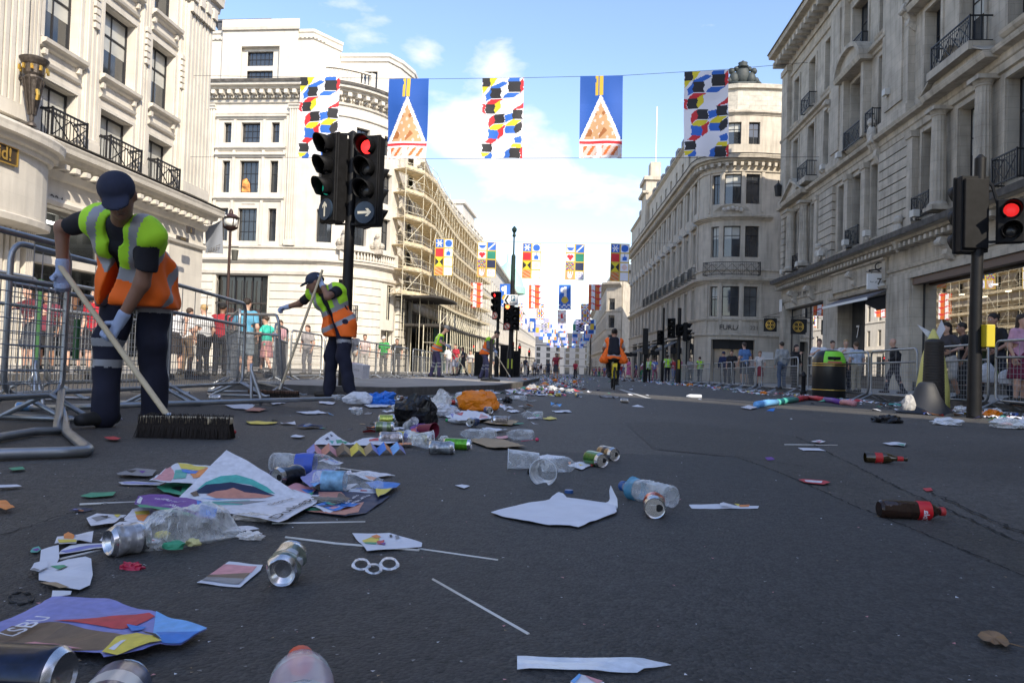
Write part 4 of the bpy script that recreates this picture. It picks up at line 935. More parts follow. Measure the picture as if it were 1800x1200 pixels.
for a,b,z0,w_ in ((31.9,28.9,12.95,.75),(50.9,48.9,12.9,.55),(43.1,40.7,12.85,.3),(43.1,40.7,17.65,.3),(50.9,49.2,17.5,.4),(42.6,40.8,7.2,.3),(52.5,50.8,7.2,.3),(34.4,32.8,7.2,.35),(28.0,26.5,7.2,.35),(39.9,39.0,12.9,.35),(24.7,23.1,7.2,.35)):
    railing(r,B,V(a),V(b),w_+.08,z0,z0+1.0,M_IRON)
    if w_>.5: 
        t=MB(); r.box(t,V(a)-.15,V(b)+.15,0,w_+.2,z0-.35,z0-.02); t.build('balcony_slab',M_STONER,B)
M_BOXW=mat('floodlight housing',(.55,.53,.48),.5)
for yy,z,w_ in ((43.6,12.6,.5),(37.2,13.9,.5),(46.6,12.7,.4),(45.8,7.25,.7),(41.7,7.25,.7),(38.8,7.25,.7),(50.2,7.2,.7),(33.5,7.2,.7),(53.8,7.1,.7)):
    t=MB(); p=r.P(V(yy),w_,z); t.box(p[0]-.12,p[0]+.14,p[1]-.2,p[1]+.2,z,z+.3); t.box(p[0]-.03,p[0]+.03,p[1]-.03,p[1]+.03,z-.15,z); t.build('floodlight',M_BOXW,B)
# shops
M_SHOPR=glass_thin('street shop glass',(.72,.74,.72),boost=6,ior=1.6,rough=.004)
in1=mat('peach reflection interior',(.30,.20,.15),.8,var=.3);  # peach of a sunlit reflection is put into the interior colour
shopfront(r,B,S1[0],S1[1],S1[2]+.5,S1[3],depth=2.6,nm=2,transom=0,gm=M_SHOPR,d=.6,inner=in1)
shopfront(r,B,V(42.0),V(37.9),-.1,4.35,depth=2.6,nm=1,transom=0,gm=M_SHOPR,d=.6,inner=M_DARKIN)
shopfront(r,B,S3[0],S3[1],.0,4.72,depth=2.6,nm=3,transom=0,gm=M_SHOPR,d=.6,inner=M_DARKIN)
t=MB(); r.box(t,V(44),V(42.0),-.7,-.6,-.6,4.35); t.build('shop_door',M_PANE,B)
t=MB(); r.box(t,V(55.2),V(46.9),-.6,-.05,-.7,-.15); t.mark(); r.box(t,V(42.0),V(37.8),-.6,-.05,-.6,-.1); t.mark(); r.box(t,V(35.1),V(12),-.6,-.05,-.6,-.02); t.build('stall_riser',mat('dark marble',(.05,.05,.05),.3),B)
# shop surrounds
t=MB()
for a,b,zt in ((56.35,55.35,5.0),(46.85,45.2,5.0),(37.75,35.2,5.0)):
    t.mark()
    r.box(t,V(a),V(b),0,.1,-1,zt)
t.mark(); r.box(t,V(45.2),V(37.75),0,.16,4.9,6.0); r.box(t,V(45.2)-.1,V(44.05),0,.2,-1,4.6); r.mould(t,V(45.4),V(37.6),[(0,4.45),(.3,4.5),(.36,4.62),(0,4.68)]); r.mould(t,V(45.3),V(37.7),[(.16,5.9),(.3,5.95),(.3,6.05),(0,6.08)])
t.mark(); r.box(t,V(35.6),V(12),0,.12,4.72,4.95)
t.build('shop_surround',M_STONER,B)
t=MB(); r.box(t,V(35.1),V(12),-.3,.02,4.4,4.7); t.build('shutter_box',mat('brown metal box',(.10,.055,.035),.5),B)
t=MB(); r.mould(t,V(44.2),V(37.7),[(.02,4.5),(1.0,4.05),(1.0,3.92),(.98,3.98),(.02,4.44)]); t.build('awning',mat('grey canvas',(.16,.15,.16),.8),B)
t=MB(); r.mould(t,V(44.2),V(37.7),[(1.0,4.05),(1.03,4.05),(1.03,3.92),(1.0,3.92)]); t.build('awning_trim',M_WHT,B)
# signs on this building
def Wp(yy,w_,z): return Vector(r.P(V(yy),w_,z))
c=Wp(42.0,.19,5.4); lettering('7',c,(0,-1,0),(0,0,1),.55,M_SOOT,B); c=Wp(43,-.55,2.6); lettering('7',c,(0,-1,0),(0,0,1),.7,M_WHT,B)
c=Wp(52.2,.03,5.55); lettering('TORY',c,(0,-1,0),(0,0,1),.26,M_SOOT,B,w=1.3); c=Wp(49.4,.03,5.55); lettering('BURCH',c,(0,-1,0),(0,0,1),.26,M_SOOT,B,w=1.5)
def emblem(mb,c,X,Y,s,mi=0):
    X=Vector(X);Y=Vector(Y);c=Vector(c); n=24
    def ring(r0,r1): 
        vs=[]; 
        for i in range(n): a=2*PI*i/n; d=X*math.cos(a)+Y*math.sin(a); vs+=[c+d*r0,c+d*r1]
        mb.add(vs,[(2*i,2*i+1,(2*i+3)%(2*n),(2*i+2)%(2*n)) for i in range(n)],mi)
    ring(s*.86,s)
    for sx_,sy_ in ((1,0),(-1,0),(0,1),(0,-1)):
        d=X*sx_+Y*sy_; e=X*-sy_+Y*sx_
        mb.add([c+d*s*.08-e*s*.1,c+d*s*.7-e*s*.1,c+d*s*.7+e*s*.1,c+d*s*.08+e*s*.1],[(0,1,2,3)],mi)
        mb.add([c+d*s*.6-e*s*.34,c+d*s*.78-e*s*.34,c+d*s*.78+e*s*.34,c+d*s*.6+e*s*.34],[(0,1,2,3)],mi)
        mb.add([c+(d+e)*s*.22,c+(d+e)*s*.5+d*s*.06,c+(d+e)*s*.5+e*s*.06],[(0,1,2)],mi)
q=MB(); emblem(q,Wp(50.85,.03,5.55),(0,-1,0),(0,0,1),.3); q.build('emblem',M_SOOT,B)
def hanging_sign(name,c,w,h,th,mp,lab,parent=None):
    """board hung square to the street from an iron bracket; faces the camera"""
    E=empty(name,c,lab,'shop sign') if lab else None
    q=MB(); q.box(-w/2,w/2,-th/2,th/2,-h/2,h/2); b=q.build('board',mp,E)
    q=MB(); q.bar((-w/2-.05,0,h/2+.1),(w/2+.45,0,h/2+.1),.035); q.bar((-w/3,0,h/2),(-w/3,0,h/2+.1),.02); q.bar((w/3,0,h/2),(w/3,0,h/2+.1),.02); q.bar((-w/2,0,h/2+.1),(w/2+.45,0,h/2+.5),.03)
    q.build('bracket',M_IRON,E); return E,b
for i,(px,py,yy,lab) in enumerate(((1354,571,57.0,'black square hanging sign with gold round emblem at the far shop corner'),(1403,574,50.5,'black square hanging sign with gold round emblem in front of the peach-toned shop window'))):
    c=aty(px,py,yy); E,b=hanging_sign('hanging_sign',c,.95,1.0,.08,M_IRON,lab); q=MB(); emblem(q,(0,-.045,0),(1,0,0),(0,0,1),.36); q.build('emblem',M_GOLD,b)
c=aty(1545,495,38.2); E,b=hanging_sign('hanging_sign',c,1.15,.78,.12,M_WHT,'white rectangular hanging sign with a black 7 on an ornate iron bracket')
lettering('7',(0,-.065,0),(1,0,0),(0,0,1),.34,M_SOOT,b,bold=.03); lettering('for all mankind',(0,-.067,-.02),(1,0,0),(0,0,1),.09,M_SOOT,b,w=.9)
q=MB(); 
pts=[(.1+.3*math.cos(a*.5),0,.75+.22*math.sin(a*.5)) for a in range(10)]; q.tube(pts,.03,5); q.tube([(-.5,0,.55),(0,0,.62),(.45,0,.95),(.62,0,1.1)],.035,5); q.build('scroll',M_IRON,E)
q=MB(); c=Wp(56.0,.13,5.05); q.box(c.x-.02,c.x+.0,c.y-.35,c.y+.35,c.z-.45,c.z+.45); q.build('street_name_plate',M_WHT,B)
# shop display: mannequins
M_MAN=mat('mannequin grey blue',(.22,.28,.32),.6); M_ORG=mat('orange poster',(.75,.22,.05),.6); M_YEL=mat('yellow sheet',(.75,.55,.08),.6)
for i,(yy,mc_) in enumerate(((40.6,M_MAN),(39.2,mat('pale shirt',(.6,.62,.62),.8)))):
    q=MB(); p=Wp(yy,-1.5,0); x,y=p.x,p.y; q.ball((x,y,1.95),.13,10,0,(1,1,1.25)); q.lathe([(.05,0),(.06,.15),(.22,.2),(.2,.5),(.15,.75),(.2,.95),(.17,1.1)],12,0,Matrix.Translation((x,y,1.85))@Matrix.Rotation(PI,4,'X')); q.tube([(x,y-.2,1.6),(x,y-.3,1.2),(x,y-.25,.9)],.05,6); q.tube([(x,y+.2,1.6),(x,y+.3,1.2),(x,y+.25,.9)],.05,6); q.tube([(x,y,.8),(x,y,-.1)],.12,8)
    q.build('mannequin',mc_,B,smooth=True)
q=MB(); r.box(q,V(41.3),V(38.2),-1.7,-1.66,-.05,.75); q.build('sale_poster',M_ORG,B); c=Wp(39.7,-1.6,.35); lettering('SALE',c,(0,-1,0),(0,0,1),.5,M_WHT,B,bold=.02)
q=MB(); p=Wp(31.8,-1.2,1.9); q.ball((p.x,p.y,1.5),.42,14,0,(1,1,1.2)); q.build('balloon',M_YEL,B,smooth=True)
q=MB(); p=Wp(26.0,-1.2,2.2); q.ball((p.x,p.y,2.55),.32,14,0,(1,1,1.2)); q.build('balloon',mat('red balloon',(.6,.03,.04),.4),B,smooth=True)
q=MB()
for k in range(5): q.mark(); p=Wp(27.6-k*.9,-1.4,0); q.ball((p.x,p.y,.9+.25*(k%2)),.3,10,0,(1,1,1.3))
q.build('yellow_display',M_YEL,B,smooth=True)
q=MB()
for k in range(4): q.mark(); yy=34-k*.85; p=Wp(yy,-1.6-.5*(k%3),random.uniform(3.6,4.3)); q.box(p.x-.06,p.x+.06,p.y-.12,p.y+.12,p.z,p.z+.05)
q.build('ceiling_light',M_MC if False else mat('warm light',(1,.9,.7)),B)
# wall lantern at the far corner
q=MB(); c=aty(1374,345,56.0); c.x=15.0; q.lathe([(.22,0),(.3,.7),(.34,.72),(.05,1.0),(.03,1.2)],6,0,Matrix.Translation(c)); q.bar((c.x,c.y,c.z+.4),(15.5,c.y,c.z+.4),.08); q.build('wall_lantern',M_IRON,B)
# ================= unseen block added to shade the road, cut along the sun for a strip
def plain_block(label,x0,x1,y0,y1,zt):
    Bq=building('stone_building',label); q=MB(); ff=Fac([(x0,y1),(x0,y0)]); ops=[]
    n=int((y1-y0)/4)
    for i in range(n):
        u=(i+.5)*(y1-y0)/n
        for c,e in ((1.5,4.2),(7.5,10.5),(12.8,16),(17.8,20.6)): ops.append((u-.8,u+.8,c,e))
    ff.wall(q,0,y1-y0,-1,zt,ops,d=.4); q.prism([(x0+.5,y1-.5,-1),(x0+12,y1-.5-11.5/math.tan(SUN_AZ),-1),(x1,y1-25,-1),(x1,y0,-1),(x0+.5,y0,-1)],(0,0,zt+.95)); q.build('wall',M_STONER,Bq)
    q=MB(); ff.mould(q,0,y1-y0,CORN(1.1,zt-1,1.6)); q.build('cornice',M_STONER,Bq)
    q=MB()
    for a,b,c,e in ops: ff.box(q,a+.02,b-.02,-.38,-.36,c,e)
    q.build('window',M_PANE,Bq)
plain_block('unseen stone block behind the viewer on the right, added to shade the road',15.5,40,-60,-8.3,24)
# ================= BANNERS
def pal(n,c,**k): return mat('banner '+n,c,.7,**k)
BW=[pal('white',(.78,.78,.84)),pal('black',(.025,.025,.03)),pal('yellow',(.72,.60,.03)),pal('blue',(.03,.14,.55)),pal('red',(.60,.03,.04)),pal('orange',(.55,.33,.17)),pal('deep blue',(.015,.09,.40)),pal('pink white',(.75,.55,.5)),pal('ochre',(.60,.42,.05)),pal('green',(.02,.22,.15)),pal('brown',(.35,.13,.04)),pal('lilac',(.40,.40,.66)),pal('navy',(.02,.03,.08)),pal('orange red',(.65,.16,.04)),pal('pale sky',(.55,.68,.82))]
W_,K_,Y_,B_,R_,O_,D_,PK,OC,GN,BR,LI,NV,OR,SK=range(15)
def inpoly(x,y,p):
    c=False; j=len(p)-1
    for i in range(len(p)):
        if (p[i][1]>y)!=(p[j][1]>y) and x<(p[j][0]-p[i][0])*(y-p[i][1])/(p[j][1]-p[i][1])+p[i][0]: c=not c
        j=i
    return c
CUBE=[(K_,(0,0,.19,0,.19,.1,0,.1)),(Y_,(.19,0,.38,0,.2,.11)),(Y_,(0,.1,.17,.1,.02,.18,0,.18)),(B_,(.22,.1,.5,.04,.62,.06,.44,.12,.2,.13)),(B_,(.08,.2,.2,.12,.2,.24,.08,.28)),(K_,(.2,.12,.45,.12,.45,.24,.2,.24)),(B_,(.65,0,.92,0,.9,.04,.62,.04)),(K_,(.62,.04,.92,.04,.92,.17,.62,.17)),(R_,(.92,.04,1,0,1,.14,.92,.18)),(B_,(.48,.24,.62,.18,.95,.18,.75,.24)),(R_,(.1,.31,.2,.25,.5,.25,.38,.31)),(K_,(.08,.31,.3,.31,.3,.43,.08,.43)),(R_,(0,.31,.07,.31,.07,.44,0,.42)),(Y_,(.3,.31,.45,.26,.44,.37,.3,.43)),(R_,(.75,.4,1,.3,1,.38,.74,.4)),(K_,(.74,.4,.98,.4,.98,.52,.74,.52)),(R_,(.15,.5,.3,.44,.3,.56,.16,.61)),(K_,(.3,.44,.55,.44,.55,.56,.3,.56)),(B_,(.56,.46,.74,.44,.74,.52,.56,.56)),(Y_,(.56,.6,.75,.52,.98,.53,.8,.6)),(Y_,(.16,.61,.3,.57,.55,.57,.42,.64,.2,.65)),(B_,(.16,.63,.4,.65,.4,.76,.16,.75)),(R_,(.4,.64,.56,.58,.52,.72,.4,.77)),(B_,(.57,.6,.8,.6,.8,.7,.57,.7)),(K_,(.8,.6,.99,.54,.97,.66,.8,.71)),(R_,(.06,.8,.18,.75,.38,.76,.25,.82)),(K_,(.02,.82,.26,.82,.26,.92,.02,.92)),(Y_,(0,.93,.22,.93,.08,.98,0,.98)),(B_,(.08,.98,.26,.92,.25,1,.1,1)),(B_,(.78,.76,.98,.73,.97,.82,.82,.82)),(Y_,(.7,.87,.78,.83,.98,.83,.96,.88)),(K_,(.7,.88,.95,.88,.94,1.01,.68,1.01)),(B_,(.58,.93,.7,.88,.68,1.01,.55,1.01)),(R_,(.95,.88,1.01,.85,1.01,1.01,.95,1.01))]
CUBE=[(c,[(p[i],p[i+1]) for i in range(0,len(p),2)]) for c,p in CUBE]
def d_cube(x,y):
    r_=W_
    for c,p in CUBE:
        if inpoly(x+.012*math.sin(y*70),y,p): r_=c
    return r_
from mathutils import noise as _nz
def mnz(x,y): return _nz.noise(Vector((x*6,y*9,3)))
def d_gable(x,y):
    if y>.78:
        if y<.805: return W_
        if y<.83 : return R_
        if .86<y<.965 and .08<x<.9: return W_ if abs(x-.46)<.05+.4*abs(y-.91) else (PK if (x*7+y*9)%1.3<.75 else OR)
        return W_ if (int(x*23)+int(y*40))%5 else PK
    if .36<x<.54 and y<.23: return OC if (.36+.02*math.sin(y*30)<x<.43 or x>.45) else D_
    h_=(y-.22)/.56
    if h_>0 and abs(x-.49)<.48*h_:
        if abs(x-.49)<.48*h_-.09: return (O_ if math.sin(x*31+y*17)*math.sin(y*43-x*9)<.6 else PK) if mnz(x,y)<.22 else BR
        return W_
    return D_
def star(x,y,k=6):
    a=math.atan2(y,x); return math.hypot(x,y)<.26+.13*math.cos(k*a)
def d_flag(v):
    def d(x,y):
        c=0 if x<.5 else 1; r_=min(3,int(y*4)); fx=(x*2)%1; fy=(y*4)%1
        if fx<.05 or fx>.95 or fy<.05 or fy>.95: return OC
        u,w=fx-.5,fy-.5
        k=(r_,c,v)
        if v==0:
            return {(0,0):W_ if star(u,w) else B_,(0,1):B_ if math.hypot(u,w)<.38 else W_,(1,0):R_,(1,1):B_ if (abs(u)<.22 and -.1<w<.3) or (abs(u)<.3*(w+.4) and w<-.05) else W_,(2,0):K_ if abs(u)>abs(w) else Y_,(2,1):PK if math.hypot(u,w)<.28 else W_,(3,0):OR if math.sin((w*2-u*1.2)*8)>0 else O_,(3,1):W_}[(r_,c)]
        return {(0,0):B_ if math.hypot(u,w+.1)<.36 and w>-.1 else W_,(0,1):W_ if abs(u+w)<.12 and abs(u)<.36 else B_,(1,0):R_ if math.hypot(abs(u)-.15,w+.1)<.2 or (w>-.1 and abs(u)<.36-.8*(w+.08)) else W_,(1,1):GN,(2,0):[B_,R_,GN,Y_][int((u+w+1)*7+math.sin(u*20)*2)%4],(2,1):NV,(3,0):W_ if math.hypot(u,w-.1)<.25 or (w<0 and math.sin(u*28)>0 and abs(u)<.3) else O_,(3,1):LI if math.sin(math.hypot(u,w)*26)>.4 else W_}[(r_,c)]
    return d
def d_lattice(x,y):
    t=(y*4+.2*math.sin(x*6))%1; 
    if t<.22: return R_
    if x<.22 or (.5<x<.85): return OR if x<.22 or x>.6 else BR
    return W_
def d_axe(x,y):
    u,w=x-.5,y-.62
    if math.hypot(u,w*2)<.28: return OC
    if abs(x-.52)<.09 and .08<y<.6: return W_
    if .12<x<.44 and .1<y<.33 and (x-.12)>abs(y-.2)*.8: return W_
    if y>.8 and math.sin(x*17)*math.sin(y*40)>.1: return W_
    return B_
def d_small(a,b,c,k):
    def d(x,y):
        v=math.sin(x*k)*math.sin(y*k*2.1)
        if abs(x-.5)<.13 and abs(y-.45)<.2: return c
        return a if v>0 else b
    return d
def d_splash(x,y):
    v=math.sin(x*11+3)*math.sin(y*23+1); return OR if v>.45 else (B_ if v<-.55 else (Y_ if .1<v<.2 else (PK if -.2<v<-.1 else W_)))
def banner(tl,tr,br,bl,Y,design,nx,ny,label,group=None,wave=.05,ph=0):
    wave=.09 if nx>40 else wave
    A,Bb,C_,D=[aty(*p,Y) for p in (tl,tr,br,bl)]; q=MB(); vs=[]
    rt=lambda x,y:Vector((0,wave*(math.sin(3.1*x*2+ph)*.6+math.sin(2.4*y*2+ph*2+x))*min(1,y*3),0))
    for j in range(ny+1):
        for i in range(nx+1):
            s,t=i/nx,j/ny; vs.append(A.lerp(Bb,s).lerp(D.lerp(C_,s),t)+rt(s,t))
    b=0; q.v=[tuple(v) for v in vs]
    for j in range(ny):
        for i in range(nx): q.f.append((j*(nx+1)+i,j*(nx+1)+i+1,(j+1)*(nx+1)+i+1,(j+1)*(nx+1)+i)); q.m.append(design((i+.5)/nx,(j+.5)/ny))
    o=q.build('street_banner',BW); tag(o,label,'banner',group); return o
banner((528,136),(598,135),(593,278),(523,277),27,d_cube,60,116,'cube-patterned banner hanging before the cornice of the left corner building','large banners across the street',ph=1)
banner((684,139),(754,138),(748,279),(679,279),27,d_gable,44,90,'blue banner with orange gable, left one of its kind above the road','large banners across the street',ph=2)
banner((848,138),(921,137),(918,279),(846,279),27,d_cube,60,116,'cube-patterned banner in the middle of the nearest row, against the open sky','large banners across the street',ph=0)
banner((1020,134),(1095,133),(1093,278),(1018,278),27,d_gable,44,90,'blue banner with orange gable, right one of its kind above the road','large banners across the street',ph=.5)
banner((1203,127),(1281,123),(1280,276),(1202,277),27,d_cube,60,116,'cube-patterned banner beside the crest statue of the right corner building','large banners across the street',ph=3)
def wire(px,Y,lab,grp='banner wires',r_=.008):
    q=MB(); q.tube([aty(x,y,Y) for x,y in px],r_,4); tag(q.build('banner_wire',M_IRON),lab,'wire',grp)
wire([(330,133),(528,136),(760,139),(922,137),(1095,133),(1281,122),(1420,110)],27.02,'thin upper wire carrying the nearest row of banners'); wire([(330,276),(523,277),(748,279),(1018,278),(1280,277),(1440,276)],27.02,'thin lower wire along the bottoms of the nearest banners')
r2=[(765,419,797,485),(840,424.5,873,487.5),(919,427,951.5,490),(995,428.5,1028,492.5),(1074,428,1107,495)]
l2=['eight-square flag banner hanging before the scaffolding','eight-square flag banner with a heart, left of the parking sign','eight-square flag banner with a star, in the middle of the second row','eight-square flag banner with a heart, against open sky right of centre','eight-square flag banner before the far end of the right corner building']
for i,(a,b,c,d) in enumerate(r2): banner((a,b),(c,b+1),(c-2,d),(a-2,d-1),60,d_flag(i%2),30,60,l2[i],'second row of banners',ph=i)
wire([(700,417),(797,420),(951,427),(1107,428),(1190,427)],60.02,'thin wire carrying the second row of banners'); 
r3=[(827.5,497,848,540.5),(879,499,897,539),(930,500.5,950.6,542),(982.7,500.5,1003.5,544),(1035,500,1057,545)]
l3=['orange lattice banner hanging before the far left terrace','blue axe banner half hidden behind the parking sign','orange lattice banner in the middle of the third row','blue axe banner with a gold ball, right of centre','orange lattice banner before the far right terraces']
for i,(a,b,c,d) in enumerate(r3): banner((a,b),(c,b),(c,d),(a-1,d),91,[d_lattice,d_axe][i%2],14,28,l3[i],'third row of banners',ph=i)
r4=[(941,535,957,562,118,d_splash),(980,545,995,568,120,d_small(PK,W_,R_,9)),(1021,534,1038,570,112,d_splash),(911,533,919,571,112,d_splash),(918,553,931,578,130,d_small(LI,W_,D_,17)),(948,567,963,580,150,d_small(NV,W_,LI,14)),(980,568,994,582,145,d_small(LI,W_,D_,12)),(1013,563,1028,583,140,d_small(LI,NV,K_,12)),(1007,570,1012,581,150,d_small(GN,GN,GN,12)),(932,565,936,582,150,d_small(SK,OC,W_,12))]
for i,(a,b,c,d,yy,ds) in enumerate(r4): banner((a,b),(c,b),(c,d),(a,d),yy,ds,8,14,'small patterned banner in the fourth and fifth rows down the street','distant banners down the street',ph=i)
for j,yy in enumerate((168,195,225,260,300,345)):
    for i in range(5):
        x=-9+i*3.4; z=CH+6.5; q=[D_,LI,B_,SK][(i+j)%4]; qq=[W_,LI,PK,B_,O_][(i*2+j)%5]
        A=Vector((x-.85,yy,z+3.2)); ds=d_small(q,[q,LI,PK,SK,OR][(i*2+j)%5],[W_,OC,SK][(i+j)%3],4); m_=MB(); vs=[(A.x+1.7*s/4,yy,A.z-3.2*t/7) for t in range(8) for s in range(5)]
        m_.v=vs
        for t in range(7):
            for s in range(4): m_.f.append((t*5+s,t*5+s+1,t*5+s+6,t*5+s+5)); m_.m.append(ds((s+.5)/4,(t+.5)/7))
        tag(m_.build('street_banner',BW),'tiny blue and white banner far down the street above the traffic lights','banner','far banners')
# ================= TRAFFIC LIGHTS
M_BLK=mat('black painted metal',(.010,.010,.011),.5,spec=.3,var=.3,vs=9)
M_BLKM=mat('black plastic head',(.008,.008,.009),.6,spec=.2,var=.4,vs=12)
M_LOFF=mat('unlit lens',(.02,.018,.018),.25)
M_RED=mat('lit red lens',(.8,.02,.02),.4,emit=(1,.03,.03),es=1.3); M_AMB=mat('lit orange red lens',(.9,.15,.03),.4,emit=(1,.16,.04),es=3.5); M_GRN=mat('lit green lens',(0,.2,.12),.4,emit=(.02,.75,.5),es=.15)
M_SBL=mat('sign navy face',(.015,.03,.055),.5); M_CREAM=mat('sign cream',(.62,.58,.47),.5)
def thead(parent,loc,rz,lit=0,arrow=None,s=1.0,roundel=False,n=3,lm=None,face=True):
    """signal head, local front is -Y"""
    E=None; M=Matrix.Translation(loc)@Matrix.Rotation(rz,4,'Z')@Matrix.Scale(s,4)
    H=.31*n+(.34 if (arrow or roundel) else .02); q=MB(xf=lambda v:M@Vector(v))
    q.box(-.17,.17,0,.2,0,H); q.box(-.15,.15,.2,.24,.04,H-.04); q.box(-.185,.185,.03,.07,-.01,H+.01); h=q.build('signal_head',M_BLKM,parent,bevel=.012)
    for i in range(n):
        z=H-.165-.31*i; q=MB(xf=lambda v:M@Vector(v)); vs=[];m_=14
        for k in range(m_+1):
            a=-.62*PI/2+ (PI+.62*PI)*k/m_; c,d=.125*math.cos(a),.125*math.sin(a); ln=.24*(.55+.45*max(0,math.sin(a)+.35)/1.35)
            vs+=[(c,0,z+d),(c,-ln,z+d*.96)]
        q.add(vs,[(2*k,2*k+1,2*k+3,2*k+2) for k in range(m_)]); v_=q.build('visor',M_BLKM,h,smooth=True); sm=v_.modifiers.new('t','SOLIDIFY'); sm.thickness=.008
        q=MB(xf=lambda v:M@Vector(v)); q.lathe([(.1,0),(.095,.02),(.06,.035),(.001,.04)],16,0,Matrix.Translation((0,-.0,z))@Matrix.Rotation(PI/2,4,'X'),cap=False)
        on=(lit==i+1); q.build('lens',(lm or [M_RED,M_AMB,M_GRN][i]) if on else M_LOFF,h,smooth=True)
    if arrow or roundel:
        q=MB(xf=lambda v:M@Vector(v)); q.lathe([(.155,0),(.155,.03)],28,0,Matrix.Translation((0,0,.175))@Matrix.Rotation(PI/2,4,'X')); pl=q.build('arrow_plate',M_SBL if arrow else M_CREAM,h)
        q=MB(xf=lambda v:M@Vector(v)); 
        if arrow:
            a=arrow; f_=lambda x,y:(x*math.cos(a)-y*math.sin(a),-.034,.175+x*math.sin(a)+y*math.cos(a))
            q.poly([f_(*p) for p in ((-.018,-.105),(.018,-.105),(.018,.05),(.055,.015),(.055,.06),(0,.112),(-.055,.06),(-.055,.015),(-.018,.05))]); q.build('arrow',M_CREAM,pl)
        else:
            vs=[]
            for k in range(24): t=2*PI*k/24; vs+=[(.12*math.cos(t),-.034,.175+.12*math.sin(t)),(.152*math.cos(t),-.034,.175+.152*math.sin(t))]
            q.add(vs,[(2*k,2*k+1,(2*k+3)%48,(2*k+2)%48) for k in range(24)]); q.poly([(-.09,-.036,.25),(-.06,-.036,.28),(.09,-.036,.10),(.06,-.036,.07)]); q.build('red_ring',mat('sign red',(.5,.02,.02),.5),pl)
            q=MB(xf=lambda v:M@Vector(v)); q.poly([(-.02,-.035,.09),(.02,-.035,.09),(.02,-.035,.2),(-.08,-.035,.24),(-.04,-.035,.17),(-.02,-.035,.17)]); q.build('turn_arrow',M_BLK,pl)
    return h
def pole(parent,x,y,z0,z1,r_,m_=M_BLK,name='pole',taper=1):
    q=MB(); q.lathe([(r_*1.25,0),(r_*1.25,.9 if z1-z0>2 else .1),(r_,.95 if z1-z0>2 else .12),(r_*taper,z1-z0),(r_*.3,z1-z0+.04)],14,0,Matrix.Translation((x,y,z0))); return q.build(name,m_,parent,smooth=30)
# tall twin-headed light
px0=(-3.22,10.4); T=empty('traffic_light',(0,0,0),'tall black traffic light with two heads, red and green lit, beside the island','traffic light')
pb=aty(604,690,10.4); pt=aty(612,240,10.4)
q=MB(); q.tube([(pb.x,10.4,G(10.4)+.1),(pb.x,10.4,1.6),(pb.x+.01,10.4,3.6)],[.085,.075,.07],14); q.tube([(pb.x,10.4,3.6),(pb.x,10.4,3.64)],[.07,.02],14); q.build('pole',M_BLK,T,smooth=30)
a=aty(641,398,10.25); thead(T,(a.x+.03,10.15,a.z),R(-14),lit=1,arrow=-PI/2,s=1.0)
a=aty(577,392,10.3); thead(T,(a.x,10.2,a.z),R(-37),lit=3,arrow=.02,s=.99)
a=aty(664,398,10.5); thead(T,(pb.x+.26,10.62,a.z),R(125),lit=0,arrow=None,s=.98)
q=MB(); 
for z in (aty(600,238,10.4).z,aty(600,300,10.4).z,aty(600,395,10.4).z): q.bar((pb.x-.2,10.35,z),(pb.x+.22,10.35,z),.03)
q.build('bracket',M_BLK,T)
# right-hand light near the shop windows
T=empty('traffic_light',(0,0,0),'traffic light with lit red signal and yellow push-button box at the right edge','traffic light')
pb=aty(1712,735,9.8); q=MB(); q.tube([(pb.x,9.8,G(9.8)),(pb.x,9.8,1.2),(pb.x+.03,9.8,3.15)],[.085,.07,.065],14); q.tube([(pb.x+.03,9.8,3.15),(pb.x+.03,9.8,3.2)],[.065,.02],14); q.build('pole',M_BLK,T,smooth=30)
a=aty(1697,446,9.9); thead(T,(a.x+.02,9.95,a.z),R(-176),lit=0,s=1.02)
a=aty(1770,446,9.7); thead(T,(a.x-.04,9.55,a.z+.12),R(-22),lit=1,s=.84,n=2,lm=mat('dim red lens',(.5,.02,.02),.4,emit=(1,.03,.03),es=.45))
q=MB(); z=aty(1740,330,9.8).z; q.tube([(pb.x,9.8,z+.2),(pb.x+.14,9.72,z),(pb.x+.2,9.7,z-.25),(pb.x+.4,9.65,z-.35)],.02,6); q.bar((pb.x,9.8,z-.7),(pb.x+.5,9.65,z-.7),.03); q.build('cable',M_BLK,T)
a=aty(1731,610,9.75); q=MB(); q.box(a.x-.05,a.x+.055,9.62,9.78,a.z,a.z+.28); yb=q.build('push_button_box',mat('yellow plastic',(.50,.40,.02),.5),T,bevel=.01)
# middle pair with the parking sign
def midlight(px,Y,ztop,heads,label,r_=.07,base=False):
    T=empty('traffic_light',(0,0,0),label,'traffic light'); x=(px-1003)/1300*Y; q=MB(); q.lathe([(r_*1.5,0),(r_*1.5,1.3),(r_,1.5),(r_,ztop-G(Y))],12,0,Matrix.Translation((x,Y,G(Y)))); q.build('pole',M_BLK,T,smooth=30)
    for (hp,hy,rz,lit,rd,nn,s) in heads:
        a=aty(hp,hy,Y-.2); thead(T,(a.x,Y-.25,a.z),R(rz),lit=lit,roundel=rd,n=nn,s=s,lm=M_AMB if lit==1 and rd and abs(rz)<10 else None)
    return T,x
T,x=midlight(873,34,3.2,[(870,561,-35,1,True,3,1.0)],'slim black traffic light with red lit and a no-turn disc, beside the parking sign')
T,x=midlight(897,35,4.2,[(891,580,0,1,True,3,1.0),(905,580,8,0,False,3,1.15)],'black traffic light under the parking sign with an orange-red light and finial pole',r_=.11)
q=MB(); q.lathe([(.11,0),(.1,1.2),(.04,1.3),(.035,2.1),(.09,2.15),(.05,2.3),(.12,2.42),(.12,2.5),(.03,2.62)],10,0,Matrix.Translation((x,35,4.15))); q.build('finial_pole',mat('dark green metal',(.01,.03,.025),.5),T)
